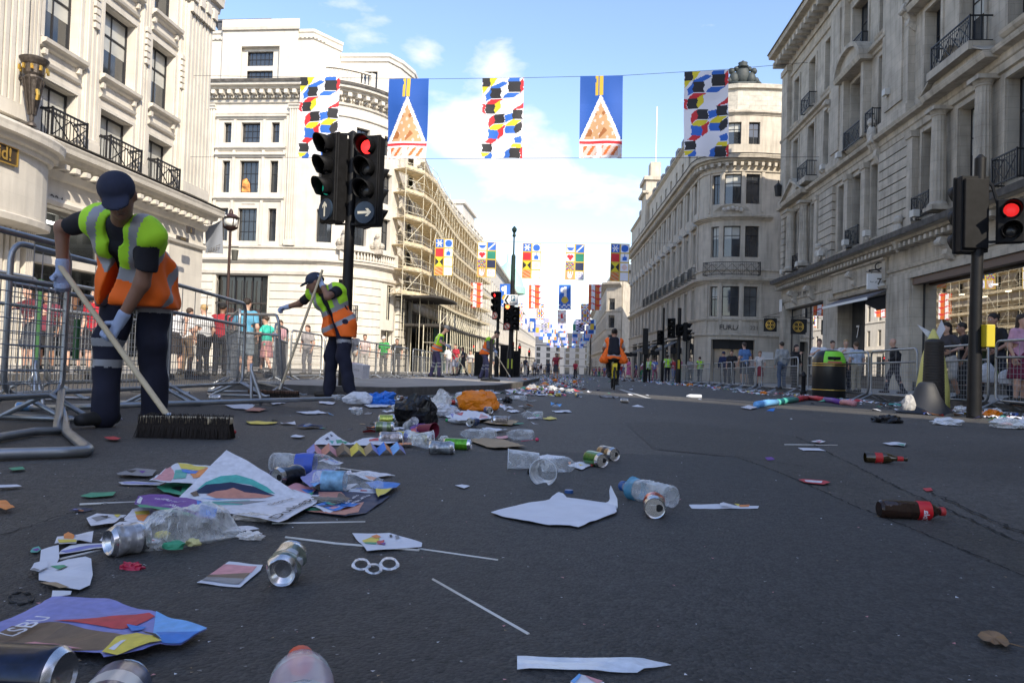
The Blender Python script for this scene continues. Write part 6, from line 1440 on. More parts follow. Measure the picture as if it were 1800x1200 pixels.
    # shirt
    if top is not None:
        sl={'short':.72,'long':None,'none':.02,'half':1.0}[sleeve]; T_=torso()+[('s',sc,sc+sp*.03,.066*b,.058*b)]
        for sh_,el,w_ in ((shR,elR,wR),(shL,elL,wL)):
            if sl is None: T_+=[('s',sh_,el,.054*b,.05*b),('s',el,el+(w_-el)*.93,.05*b,.037*b)]
            elif sl>.1: T_+=[('s',sh_,sh_+(el-sh_)*sl,.054*b,.055*b)]
        hem=pel-spn*(.06 if btype!='dress' else .5)*b
        ct=[pl(-spn,hem)]
        if sl is not None and sl>.1:
            for sh_,el in ((shR,elR),(shL,elL)):
                d_=_n(el-sh_); e_=sh_+(el-sh_)*sl; ct.append(lambda P,d_=d_,e_=e_:np.minimum(pl(d_,e_)(P),.11*b-np.sqrt(0*P[0]+(P[0]-e_[0])**2+(P[1]-e_[1])**2+(P[2]-e_[2])**2)+0) if False else np.minimum(pl(d_,e_)(P),.13*b-np.sqrt((P[0]-e_[0])**2+(P[1]-e_[1])**2+(P[2]-e_[2])**2)))
        if btype=='dress':
            T_+=[('s',pel,pel-spn*.45*b,.15*b,.21*b)]
        sdf_mesh('shirt' if btype!='dress' else 'dress',T_,h,.035,cloth('top %s'%str(top),top),E,cuts=ct,disp=fold(amp,28),off=.003 if vest else .011)
    # bottoms
    if bottom is not None:
        m_=cloth('bottom %s'%str(bottom),bottom); T_=[('s',pel+prt*.055*b,wm-(wm-pel)*.35+rt*.05*b,.12*b,.105*b),('s',pel-prt*.055*b,wm-(wm-pel)*.35-rt*.05*b,.12*b,.105*b)]
        ct=[pl(spn,pel+spn*.10*b)]
        if btype=='trousers':
            for hi_,kn,an in ((hiR,knR,anR),(hiL,knL,anL)): T_+=[('s',hi_,kn,.09*b,.064*b),('s',kn,an+V3(0,0,-.035),.062*b,.056*b)]
        elif btype=='shorts':
            for hi_,kn in ((hiR,knR),(hiL,knL)): T_+=[('s',hi_,hi_+(kn-hi_)*.9,.098*b,.085*b)]
        elif btype=='skirt': T_+=[('s',pel,pel-V3(0,0,.38*b),.14*b,.19*b)]; ct.append(lambda P:(pel[2]-.42*b)-P[2]+0*P[0])
        mm=[m_]; mf=None
        if vest: 
            mm=[m_,M_REFL]
            def mf(C_):
                r_=np.zeros(len(C_))
                for kn,an,hi_,rs_ in ((knR,anR,hiR,1),(knL,anL,hiL,0)):
                    d_=an-kn; t=((C_-kn)@d_)/(d_@d_); q_=np.linalg.norm(C_-(kn+np.clip(t,0,1)[:,None]*d_),axis=1)<.12
                    for c_ in ((.08,.36) if J.get('kb',1) and (rs_ or not J.get('tb')) else ()): r_=np.where(q_&(np.abs(t-c_)<.055),1,r_)
                    d_=kn-hi_; t=((C_-hi_)@d_)/(d_@d_); q_=np.linalg.norm(C_-(hi_+np.clip(t,0,1)[:,None]*d_),axis=1)<.14
                    if J.get('tb') and not rs_: r_=np.where(q_&(np.abs(t-.55)<.05),1,r_)
                return r_
        bot=min(anR[2],anL[2])
        sdf_mesh({'trousers':'trousers','shorts':'shorts','skirt':'skirt'}[btype],T_,h,.035,mm,E,cuts=ct,disp=fold(amp*1.5,22),off=.017 if h<.012 else .007,mfun=mf)
    q=[('s',anR-V3(0,0,.045)-tdR*.05,anR-V3(0,0,.055)+tdR*.14,.048,.04),('s',anL-V3(0,0,.045)-tdL*.05,anL-V3(0,0,.055)+tdL*.14,.048,.04),('s',anR+V3(0,0,.02),anR-V3(0,0,.04),.045,.045),('s',anL+V3(0,0,.02),anL-V3(0,0,.04),.045,.045)]
    zr=anR[2]-.09*s; zl=anL[2]-.09*s
    for nm,ids,zz in (('shoe',(0,2),zr),('shoe',(1,3),zl)): sdf_mesh(nm,[q[i] for i in ids],min(h,.016),.03,mat('shoe %s'%str(shoes),shoes,.6),E,cuts=[lambda P,zz=zz:zz+.004-P[2]+0*P[0]])
    if gloves:
        for Hh,w_,el in ((HR,wR,elR),(HL,wL,elL)):
            sdf_mesh('glove',Hh+[('s',w_-_n(w_-el)*.05,w_+_n(w_-el)*.02,.034*b,.03*b)],.0045 if h<.009 else .0065,.008,[mat('pale blue knitted glove',gloves,.85,bump=.4,bs=300),mat('green glove palm',(.03,.10,.06),.7)],E,off=.0015)
    # vest
    if vest:
        T_=torso()+[]
        hem=pel-V3(0,0,vest.get('hem',.16)*b); ct=[pl(V3(0,0,-1),hem),pl(spn,sc+spn*.14*b)]; T_+=[('s',shR-sfr*.06,shR-sfr*.02,.068*b,.062*b),('s',shL+sfr*.06,shL+sfr*.02,.068*b,.062*b)]
        for sh_,el in ((shR,elR),(shL,elL)):
            d_=_n(el-sh_); ct.append(lambda P,sh_=sh_,d_=d_:-seg(P,sh_+d_*.105,sh_+d_*.27,.064,.072))
        sgn=sfr
        nb=sc+spn*.05*b
        ct.append(lambda P:-seg(P,nb+fwd*.02,nb+fwd*.09-spn*.04,.062*b,.06*b))
        gap=vest.get('gap',.045)
        if gap: ct.append(lambda P:np.minimum(gap-np.abs((P[0]-pel[0])*rt[0]+(P[1]-pel[1])*rt[1]+(P[2]-pel[2])*rt[2]),(P[0]-pel[0])*fwd[0]+(P[1]-pel[1])*fwd[1]+(P[2]-pel[2])*fwd[2]))
        dn_=V3(0,0,-.22*b)
        for sg in (1,-1): T_+=[('s',pel+prt*sg*.05*b,pel+prt*sg*.07*b+dn_,.146*b,.15*b),('s',wm+prt*sg*.05*b,wm+prt*sg*.06*b+dn_*1.1,.11*b,.125*b)]
        L_=np.linalg.norm(sc-pel)
        def mf(C_):
            t=((C_-pel)@spn)/b; x=(C_-pel)@rt/b; out=np.where(t>vest.get('split',.20),0,1)
            for c_ in vest.get('bands',(.20,.02)): out=np.where(np.abs(t-c_)<.028,2,out)
            out=np.where((np.abs(np.abs(x)-.125)<.027)&(t>vest.get('split',.2)),2,out); return out
        sdf_mesh('hi_vis_vest',T_,h,.04,[mat('hi vis yellow',(.42,.80,.03),.7),mat('hi vis orange',(.95,.16,.012),.7),M_REFL] if not vest.get('orange') else [mat('hi vis orange',(1,0,0)),mat('hi vis orange',(1,0,0)),M_REFL],E,cuts=ct,disp=fold(amp*1.9,24),mfun=mf,off=.017)
    # hair or cap
    hs,hc=hair; hm=mat('hair %s'%str(hc),hc,.6,var=.3,vs=40,bump=.4,bs=120)
    if cap:
        cp=[('e',hd+hu*.045*b-hf*.01*b,[hr,hf,hu],(.092*b,.108*b,.085*b))]
        sdf_mesh('cap',cp+[('e',hd+hu*.038*b+hf*.11*b-hu*.012,[hr,_n(hf-hu*.25),_n(hu+hf*.25)],(.07*b,.075*b,.013*b))],min(h,.011),.012,cloth('cap %s'%str(cap),cap),E,cuts=[pl(-hu,hd+hu*.012*b)] if False else [])
    if hs!='bald':
        Hh=[('e',hd+hu*.04*b-hf*.022*b,[hr,hf,hu],(.086*b,.102*b,.1*b))]; ct=[lambda P:np.minimum(pl(hf,hd+hf*.045*b+hu*.0)(P),-pl(hu,hd+hu*.055*b)(P))]
        if hs=='long': Hh+=[('s',hd-hf*.05*b+hu*.02,hd-hf*.085*b-hu*.22*b,.085*b,.06*b)]
        elif hs=='bun': Hh+=[('s',hd-hf*.11*b+hu*.04,hd-hf*.12*b+hu*.05*b,.04*b,.04*b)]
        else: ct.append(pl(-hu,hd-hu*.045*b))
        if cap: ct.append(pl(hu,hd+hu*.03*b))
        sdf_mesh('hair',Hh,min(h,.016),.02,hm,E,cuts=ct,disp=fold(.004,60))
    return E,dict(sc=sc,hd=hd,fwd=fwd,sp=spn,rt=rt,wR=wR,wL=wL,pel=pel,hu=hu,hf=hf,hr=hr)
M_REFL=mat('silver reflective tape',(.30,.31,.33),.5,metal=.1,bump=.1,bs=300)
M_WOOD=mat('pale broom wood',(.56,.46,.30),.6,var=.15,vs=8)
M_BRIS=mat('dark bristle',(.018,.013,.010),.9)
def broom(label,top,bot,hc,hdir,L_,bh=.09,bw=.11,wood=None,dense=900):
    """handle from top to bot; head centre hc on the ground along hdir"""
    E=empty('broom',(0,0,0),label,'broom'); q=MB(); q.tube([top,bot],.0155,12); q.build('handle',M_WOOD,E,smooth=30)
    hd_=Vector(hdir).normalized(); pd=Vector((-hd_.y,hd_.x,0)); c=Vector(hc); q=MB()
    M=frame_M((c.x,c.y,G(c.y)),hd_,pd,(0,0,1)); q.box(-L_/2,L_/2,-bw*.33,bw*.33,bh,bh+.035,M=M); q.build('head_block',wood or M_WOOD,E,bevel=.008)
    q=MB(); rnd=random.Random(3)
    q.box(-L_/2+.01,L_/2-.01,-bw*.3,bw*.3,.03,bh,M=M)
    for i in range(dense):
        x=rnd.uniform(-L_/2+.004,L_/2-.004); y=rnd.uniform(-bw*.36,bw*.36); a=M@Vector((x,y,bh)); b_=M@Vector((x*1.03+rnd.uniform(-.012,.012),y*1.5+rnd.uniform(-.012,.012),.002)); w=M.to_3x3()@Vector((.0022,0,0)); q.add([a-w,a+w,b_+w*.5,b_-w*.5],[(0,1,2,3)])
        if i%4==0:
            y=.36*bw*(1 if i%8 else -1); b_=M@Vector((x+rnd.uniform(-.01,.01),y*1.1,bh+.03+rnd.uniform(.0,.02))); a=M@Vector((x,y,bh*.5)); q.add([a-w,a+w,b_+w*.5,b_-w*.5],[(0,1,2,3)])
    q.build('bristles',M_BRIS,E); q=MB(); bt=Vector(bot); tp=Vector(top); d=(tp-bt).normalized(); q.tube([bt-d*.03,bt+d*.05],.022,10); q.build('socket',mat('steel socket',(.5,.5,.5),.3,metal=.9),E)
    return E
def wp(px,py,Y): p=aty(px,py,Y); return np.array((p.x,p.y,p.z))
# ---- sweeper 1
base=np.array((-2.5,4.2,G(4.2))); L1=lambda *a:wp(*a)-base
NAVY=(.012,.014,.032)
top1=wp(110,474,4.02); bot1=wp(303,742,3.76); mid=top1+(bot1-top1)*.42
hdirv=_n(bot1-top1)
J=dict(pelvis=L1(247,478,4.27),shR=L1(163,385,3.93),shL=L1(268,412,3.9),head=L1(208,345,3.72),face=(.40,-.66,-.58),hup=(0,-.6,.8),pdir=(-1,-.12,0),
 handR=top1+hdirv*.02-base+V3(-.035,.03,.01),handL=mid-base+V3(.035,.05,.03),footR=L1(182,752,4.12)*(1,1,0),footL=L1(272,745,4.35)*(1,1,0),ehR=(-.8,.35,-.25),ehL=(.8,.35,.1),
 toeR=(-.35,-.95,0),toeL=(.35,-.93,0),kh=(0,-.3,0),gR=.95,gL=.95,hsR=_n(V3(.5,-.6,.1)),hsL=_n(V3(-.5,-.7,0)),huR=-hdirv,huL=-hdirv,tb=1)
J['handR']=np.array(J['handR']); 
person('street sweeper in navy cap bending over a wide black-bristled broom, nearest on the left',tuple(base),0,1.0,J=J,h=.0095,sk='tan',hair=('short',(.02,.015,.01)),top=(.012,.012,.018),bottom=NAVY,vest=dict(split=.24,bands=(.24,.04),hem=.22,gap=.032),gloves=(.36,.44,.62),cap=(.018,.022,.045),shoes=(.02,.02,.02))
broom('long wooden broom with wide black bristle head, held by the nearest sweeper',tuple(top1-hdirv*.06),tuple(bot1),(wp(326,775,3.72)[0],3.72,0),(1,.18,0),.46,bh=.075,dense=2600)
# ---- sweeper 2
Y=8.9; base=np.array(wp(592,690,Y)); base[2]=G(Y); L2=lambda *a:wp(*a)-base
top2=wp(562,488,8.62); bot2=wp(494,680,8.55); hdirv=_n(bot2-top2)
J=dict(pelvis=L2(601,568,Y),shR=L2(549,516,Y-.05),shL=L2(597,509,Y-.12),head=L2(553,497,Y-.2),face=(-.86,-.35,-.36),hup=(-.4,0,.9),pdir=(-.5,.86,0),
 handR=L2(492,546,Y+.3),handL=top2+hdirv*.07-base+V3(.03,.04,0),footR=L2(585,695,Y+.05)*(1,1,0)+V3(-.05,.0,0),footL=L2(603,696,Y-.1)*(1,1,0)+V3(.1,-.0,0),ehR=(-.2,.5,-.7),ehL=(.9,.2,-.5),toeR=(-.9,-.3,0),toeL=(-.85,-.45,0),
 gR=.7,gL=.95,hsR=V3(-.2,-.2,-.9),hsL=_n(V3(-.3,-.9,0)),huL=-hdirv,tb=1,kb=0)
person('street sweeper in cap leaning left on a broom handle beside the tall traffic light',tuple(base),0,1.0,J=J,h=.0115,sk='tan',hair=('short',(.02,.015,.01)),top=(.012,.012,.018),bottom=NAVY,vest=dict(split=.17,bands=(.19,.02),hem=.17,gap=.035),gloves=(.5,.52,.55),cap=(.03,.04,.07),shoes=(.03,.025,.02))
broom('wooden broom with brown flat head held by the second sweeper',tuple(top2-hdirv*.1),tuple(bot2),(wp(478,695,8.55)[0],8.6,0),(1,.05,0),.6,bh=.05,wood=mat('brown broom head',(.10,.05,.03),.6),dense=500)
# ---- sweepers 3 and 4 on the island
Y=24.5; base=np.array((wp(765,660,Y)[0],Y,G(Y)+.12)); L3=lambda *a:wp(*a)-base
J=dict(pelvis=V3(0,0,.93),spine=(.32,0,1),fwd=(.95,.3,0),pdir=(.3,-.95,0),head=V3(.33,-.0,1.63),face=(.9,0,-.4),handR=L3(786,607,Y-.3),handL=L3(790,612,Y),footR=V3(.15,-.1,0),footL=V3(-.18,.1,0),toeR=(1,0,0),toeL=(1,0,0),gR=.9,gL=.9)
person('street sweeper in grey cap and yellow-orange vest sweeping on the sunlit island',tuple(base),0,1.0,J=J,h=.018,sk='light',hair=('short',(.1,.08,.06)),top=(.06,.07,.09),bottom=(.07,.06,.13),vest=dict(split=.17,bands=(.1,-.04),hem=.06,gap=0),gloves=(.5,.5,.5),cap=(.15,.16,.17))
a=wp(782,603,Y-.1); b_=wp(827,661,Y-.6); broom('pale-handled broom of the third sweeper',tuple(a),tuple(b_),(b_[0]+.1,b_[1],0),(1,.3,0),.5,dense=100)
Y=25.5; base=np.array((wp(851,662,Y)[0],Y,G(Y)+.12)); L3=lambda *a:wp(*a)-base
J=dict(pelvis=V3(0,0,.90),spine=(.40,0,1),fwd=(.95,-.3,0),pdir=(-.3,-.95,0),head=V3(.40,-.0,1.55),face=(.8,0,-.5),handR=L3(869,617,Y-.2),handL=L3(872,622,Y-.1),footR=V3(.1,-.12,0),footL=V3(-.15,.12,0),toeR=(1,0,0),toeL=(1,0,0),gR=.9,gL=.9)
person('bareheaded sweeper in orange vest with grey sleeves beside the black cabinets',tuple(base),0,1.0,J=J,h=.018,sk='light',hair=('short',(.03,.02,.015)),top=(.12,.12,.14),sleeve='long',bottom=(.08,.075,.14),vest=dict(split=.36,bands=(.1,),hem=.06,gap=0),gloves=(.6,.6,.55))
a=wp(866,612,Y-.1); b_=wp(896,661,Y-.5); broom('pale-handled broom with yellow wooden head held by the fourth sweeper',tuple(a),tuple(b_),(b_[0],b_[1],0),(1,.0,0),.65,dense=100)
# ---- cyclist
Y=20.5; X=wp(1078,660,Y)[0]; gz=G(Y)
E,_=person('cyclist seen from behind in orange vest with black backpack on a yellow bicycle',(X,Y,gz),0,1.0,J=dict(pelvis=V3(0,0,.88),spine=(0.02,.3,1),handR=V3(.25,.52,1.0),handL=V3(-.25,.52,1.0),footR=V3(.1,.18,.12),footL=V3(-.1,.15,.32),kh=(0,.5,0),ehR=(.7,-.2,-.6),ehL=(-.7,-.2,-.6),toeR=(0,1,0),toeL=(0,1,0),gR=.9,gL=.9,kb=0),h=.016,sk='mid',hair=('bun',(.015,.012,.01)),top=(.6,.6,.6),bottom=(.015,.015,.02),vest=dict(orange=1,split=.1,bands=(.02,),hem=.05,gap=0))
q=[('s',V3(0,-.02,1.02),V3(.0,.10,1.38),.14,.12)]; o=sdf_mesh('backpack',[('s',V3(-.06,-.06,1.0),V3(-.05,.07,1.36),.11,.09),('s',V3(.06,-.06,1.0),V3(.05,.07,1.36),.11,.09)],.015,.03,cloth('black pack',(.01,.011,.018)),None); o.location=(X,Y,gz); tag(o,'black backpack on the back of the cyclist','backpack')
for sg,lb in ((-1,'left'),(1,'right')): 
    o=sdf_mesh('delivery_bag',[('s',V3(.28*sg,-.02,.82),V3(.18*sg,.02,1.1),.105,.055),('s',V3(.33*sg,0,.78),V3(.22*sg,0,.78),.06,.08)],.016,.04,mat('hi vis orange',(1,0,0)),None,disp=lambda P:.008*np.sin(P[0]*60)*np.sin(P[2]*45)); o.location=(X,Y,gz); tag(o,'bright orange bag hanging at the %s side of the cyclist'%lb,'bag')
T=empty('bicycle',(X,Y,gz),'yellow bicycle ridden away by the orange-vested cyclist','bicycle'); M_YB=mat('yellow bicycle paint',(.80,.62,.02),.35); 
for yy,nm in ((-.45,'rear_wheel'),(.58,'front_wheel')):
    q=MB(); q.tube([(0,yy+.31*math.cos(a),.33+.31*math.sin(a)) for a in [2*PI*k/28 for k in range(28)]],.02,6,closed=True); w_=q.build(nm,mat('tyre',(.015,.015,.015),.8),T,smooth=True); q=MB()
    for k in range(16): a=2*PI*k/16; q.tube([(0,yy,.33),(0,yy+.3*math.cos(a),.33+.3*math.sin(a))],.002,3)
    q.ball((0,yy,.33),.03,8); q.build('spokes',M_GALV,w_)
q=MB(); q.tube([(0,-.1,.3),(0,-.18,.72)],.022,8); q.tube([(0,-.1,.3),(0,.42,.72)],.03,8); q.tube([(0,-.16,.62),(0,.4,.8)],.022,8); q.tube([(0,.58,.33),(0,.42,.95)],.02,8)
for s_ in (-.05,.05): q.tube([(s_,-.45,.33),(s_,-.1,.3)],.012,6); q.tube([(s_,-.45,.33),(s_*.5,-.17,.66)],.012,6); q.tube([(s_,-.45,.66),(s_,-.2,.60)],.012,6)
for s_ in (-.045,.045): 
    q.tube([(s_,-.45+.36*math.cos(a),.33+.36*math.sin(a)) for a in [R(20+14*k) for k in range(10)]],.01,5)
q.box(-.04,.04,-.82,-.78,.2,.6) if False else None
q.build('frame',M_YB,T,smooth=True); q=MB(); q.tube([(0,-.2,.72),(0,-.22,.8)],.015,6); q.ball((0,-.24,.83),.1,10,0,(.9,1.3,.35)); q.build('saddle',M_BLK,T); q=MB(); q.tube([(-.3,.38,1.0),(-.12,.48,1.0),(.12,.48,1.0),(.3,.38,1.0)],.014,6); q.build('handlebar',M_BLK,T)
q=MB(); q.box(-.05,.05,-.83,-.80,.62,.72); q.build('rear_light',M_YB,T); q=MB(); q.tube([(-.09,-.05,.42),(-.09,-.1,.3),(.09,-.1,.3),(.09,-.12,.18)],.012,6); q.box(.05,.16,-.16,-.05,.13,.16); q.box(-.16,-.05,-.1,.0,.4,.43); q.build('crank',M_BLK,T)
# ---- pedestrians
def crowd(px,hy,Y,face,label,group,s=None,onkerb=True,**k):
    """px: column, hy: head-top pixel row, Y distance; face: heading in degrees (0 = away from the viewer)"""
    a=aty(px,hy,Y); z=G(Y)+(.12 if onkerb else 0); hgt=max(1.45,min(1.92,a.z-z)); sc_=hgt/1.77 if s is None else s
    return person(label,(a.x,Y,z),R(face),sc_,group,sk=k.pop('sk','light'),h=k.pop('h',.022),**k)
WALK=lambda a=.22,s=1:dict(footR=V3(.1,a,0.0),footL=V3(-.1,-a,.03),handR=V3(.24,-.16,.86),handL=V3(-.24,.2,.9),toeR=(0,1,0),toeL=(0,1,0))
STAND=lambda:None
PHONE=lambda:dict(handR=V3(.12,.3,1.2),handL=V3(-.2,.08,.88),ehR=V3(.5,-.3,-.6))
GL='people behind the barriers on the left'; GR_='people on the right pavement'; GF='people in front of the far right corner shop'
def C(*a,**k): return crowd(*a,**k)
C(57,520,11.5,150,'woman in maroon top and dark shorts standing at the far left behind barriers',GL,female=True,top=(.12,.02,.03),bottom=(.04,.045,.06),btype='shorts',hair=('long',(.03,.02,.015)),J=PHONE())
C(86,515,12.4,200,'person in dark red tee behind the leftmost barriers, right of the maroon-topped woman',GL,top=(.16,.03,.05),bottom=(.02,.02,.025),btype='shorts',sk='mid')
C(172,514,11.8,178,'young man in bright red tee and black shorts facing the road beside the sweeper',GL,top=(.42,.015,.03),bottom=(.015,.015,.02),btype='shorts',hair=('short',(.03,.02,.015)))
C(132,535,12.6,30,'woman with shorts and backpack seen from behind near the red-shirted man',GL,female=True,top=(.02,.02,.025),bottom=(.03,.03,.04),btype='shorts',hair=('long',(.12,.05,.02)))
C(308,540,13.5,15,'woman in white top and dark skirt, just right of the big sweeper',GL,female=True,top=(.6,.6,.62),bottom=(.03,.025,.025),btype='skirt',hair=('long',(.16,.09,.05)),J=WALK(.1))
C(330,556,15.5,-20,'person in white top with a grey backpack standing behind the barrier',GL,female=True,top=(.62,.6,.58),bottom=(.14,.10,.07),hair=('short',(.05,.03,.02)))
C(361,556,14.5,60,'blonde woman with black backpack and dark trousers holding a small rainbow flag',GL,female=True,top=(.55,.55,.55),bottom=(.015,.015,.018),hair=('bun',(.45,.30,.13)))
C(391,531,14.8,10,'tall man in dark red shirt and black cap beside the blonde woman',GL,top=(.30,.02,.03),bottom=(.018,.018,.022),cap=(.012,.012,.014),hair=('short',(.02,.015,.01)),sk='tan')
C(433,534,12.8,5,'man in sky blue shirt and grey shorts seen from behind',GL,top=(.10,.32,.48),bottom=(.20,.24,.28),btype='shorts',hair=('short',(.03,.02,.015)))
C(470,575,17.5,80,'person in teal sequinned top walking right behind the tilted barrier',GL,female=True,top=(.05,.50,.38),bottom=(.4,.2,.2),btype='skirt',J=WALK())
C(285,548,16.8,100,'person in black dress walking behind the big sweeper',GL,female=True,top=(.02,.02,.02),bottom=(.02,.02,.02),hair=('long',(.03,.02,.015)))
C(492,600,19,190,'woman in patterned pink blouse behind the second sweeper handle',GL,female=True,top=(.45,.25,.28),bottom=(.3,.3,.32),hair=('long',(.08,.05,.03)))
C(541,615,21,170,'woman in grey dress standing between the second sweeper and his broom',GL,female=True,top=(.3,.28,.28),bottom=(.1,.1,.12),hair=('long',(.06,.03,.02)))
C(625,596,24,150,'man in navy striped tee right of the tall traffic light',GL,top=(.06,.07,.10),bottom=(.35,.33,.3),btype='trousers',sk='mid')
C(641,604,26,200,'woman in pale floral top by the man in the striped tee',GL,female=True,top=(.5,.4,.38),bottom=(.4,.38,.36))
C(676,592,27,170,'person with green scarf and white cap behind the sunlit barriers',GL,top=(.05,.30,.08),bottom=(.1,.1,.1),cap=(.6,.55,.5))
C(698,602,29,190,'person in black top sitting low behind the sunlit barriers',GL,top=(.03,.03,.03),bottom=(.05,.05,.06))
C(802,606,33,150,'woman in red top beyond the third sweeper',GL,female=True,top=(.42,.03,.05),bottom=(.3,.32,.4),btype='shorts')
C(790,612,35,20,'person in white top beyond the third sweeper',GL,top=(.6,.6,.6),bottom=(.2,.2,.25))
C(815,612,37,100,'person in dark clothes by the pale umbrella left of the fourth sweeper',GL,top=(.05,.05,.06),bottom=(.05,.05,.05),J=WALK())
# right pavement
C(1752,550,13.3,100,'young man in black tee and dark jeans walking left with a white carrier bag',GR_,top=(.012,.012,.014),bottom=(.02,.024,.034),sk='mid',hair=('short',(.015,.012,.01)),J=WALK(.25))
C(1697,566,14.4,75,'man in black tee looking down, just left of the traffic light',GR_,top=(.012,.012,.014),bottom=(.03,.03,.035),hair=('short',(.02,.015,.012)),sk='mid')
C(1668,572,14.2,110,'woman with long dark hair and white shorts beside the ribbed bollard',GR_,female=True,top=(.05,.045,.05),bottom=(.6,.58,.55),btype='shorts',hair=('long',(.02,.015,.012)),J=WALK(.15))
C(1792,590,12.2,200,'person in pink top and maroon skirt at the right edge',GR_,female=True,top=(.55,.30,.40),bottom=(.15,.02,.05),btype='skirt',hair=('long',(.03,.02,.015)))
C(1574,594,20.5,80,'older bald man in black jacket walking past the dark shop window',GR_,top=(.015,.015,.018),sleeve='long',bottom=(.05,.05,.06),hair=('bald',(.3,.3,.3)),J=WALK(.2))
C(1507,600,22.5,10,'man in light blue tee and beige trousers seen from behind',GR_,top=(.40,.47,.58),bottom=(.34,.30,.22),hair=('short',(.10,.06,.03)))
C(1487,596,23.5,165,'fair-haired man in white shirt looking at a phone',GR_,top=(.62,.60,.58),bottom=(.02,.02,.03),hair=('short',(.35,.25,.12)),J=PHONE())
C(1462,598,24.5,190,'dark-haired man in pale shirt behind the litter bin',GR_,top=(.50,.48,.5),bottom=(.05,.05,.06))
C(1440,595,23.8,170,'tall young man in white tee standing left of the litter bin',GR_,top=(.62,.66,.72),bottom=(.1,.12,.2),J=PHONE())
C(1376,600,24.5,15,'person in grey striped sweater and jeans seen from behind at the right barriers',GR_,top=(.30,.31,.31),sleeve='long',bottom=(.09,.12,.18),hair=('short',(.04,.03,.02)))
C(1398,605,26.5,210,'person in black looking into a bag outside the peach-lit shop',GR_,top=(.02,.02,.02),sleeve='long',bottom=(.03,.03,.03),hair=('long',(.03,.02,.02)),J=PHONE())
C(1310,601,30.5,20,'man in mid blue shirt and dark shorts seen from behind by the far barriers',GF,top=(.10,.20,.42),bottom=(.06,.07,.10),btype='shorts',hair=('short',(.06,.04,.03)))
C(1287,615,33,150,'person in black tee left of the man in the blue shirt',GF,top=(.015,.015,.02),bottom=(.03,.03,.04)); C(1273,617,35,10,'person in dark blue coat and cap outside the shop entrance',GF,top=(.02,.03,.09),sleeve='long',bottom=(.04,.04,.05),cap=(.03,.04,.1))
C(1336,618,31,170,'woman in white lace top with red skirt by the right barriers',GF,female=True,top=(.62,.58,.55),bottom=(.25,.04,.05),btype='skirt',hair=('long',(.2,.1,.05)))
C(1322,622,34,30,'woman with brown bob behind the man in the blue shirt',GF,female=True,top=(.4,.35,.33),bottom=(.1,.1,.1),hair=('long',(.12,.06,.03)))
YV=lambda:dict(split=-.3,bands=(.1,),hem=.02,gap=.0)
C(1231,627,42,20,'steward in yellow vest and blue shirt, rightmost of three at the right barriers',GF,top=(.04,.05,.1),bottom=(.02,.02,.03),vest=YV(),J=dict(kb=0)); C(1174,623,47,10,'steward in yellow vest over white shirt seen from behind, middle one of three',GF,top=(.6,.6,.6),bottom=(.02,.02,.03),vest=YV(),J=dict(kb=0),sk='dark',hair=('short',(.01,.01,.01)))
C(1140,628,48,160,'steward in yellow vest over white shirt and tie, left one of the three',GF,onkerb=False,top=(.6,.6,.62),sleeve='long',bottom=(.012,.012,.016),vest=dict(split=-.3,bands=(.1,),hem=.02,gap=.05),J=dict(kb=0,handR=V3(.45,.15,1.0),handL=V3(-.45,.15,1.0))); C(1214,632,44,170,'woman in grey top between two yellow-vested stewards',GF,female=True,top=(.3,.28,.28),bottom=(.1,.1,.1),hair=('long',(.1,.06,.03)))
C(1106,632,44,110,'woman in pink dress walking at the right side of the road',GF,onkerb=False,female=True,top=(.50,.12,.25),bottom=(.5,.12,.25),btype='skirt',hair=('long',(.02,.015,.01)),J=WALK(.25))
C(978,620,46,175,'woman in red top and dark skirt in the middle of the road',None,onkerb=False,female=True,top=(.30,.03,.05),bottom=(.06,.06,.07),btype='skirt',hair=('long',(.03,.02,.02)),J=dict(handL=V3(-.3,.1,1.35)))
C(1012,634,62,150,'distant person in red top and black trousers in the road',None,onkerb=False,top=(.4,.03,.06),bottom=(.02,.02,.03)); C(964,634,75,20,'distant pair member in dark clothes on the road left of the red-topped woman',None,onkerb=False,top=(.05,.06,.08),bottom=(.05,.06,.1))
cols=[(.5,.5,.5),(.4,.04,.05),(.05,.05,.07),(.1,.15,.35),(.6,.55,.5),(.3,.1,.15),(.45,.3,.1),(.05,.2,.1)]
# distant crowds: copies of four coarse figures, recoloured copies not needed at this size
protos=[]
for i in range(6):
    E,_=person('distant pedestrian in the crowd down the left side of the street',(-6.0-.4*i,52+i*3,G(52)),R(60*i),1.0,'far crowd on the left',h=.04,top=cols[i],bottom=cols[(i+2)%8],female=i%2==0,J=WALK(.2) if i%2 else None); E.location.z=G(E.location.y); protos.append(E)
rnd=random.Random(11)
for i in range(56):
    o=copy_tree(protos[i%6]); left=i%2==0; y=50+rnd.random()**1.3*130 if left else 52+rnd.random()*120
    x=rnd.uniform(-8,-3.8) if left else rnd.uniform(6.2,8.2)-(y-60)*.02
    o.location=(x,y,G(y)+(.12 if abs(x)>7.4 else 0)); o.rotation_euler=(0,0,rnd.uniform(0,6.28)); o['group']='far crowd on the left' if left else 'far crowd on the right'; o['label']='distant pedestrian in the crowd down the left side of the street' if left else 'distant pedestrian along the barriers down the right side of the street'
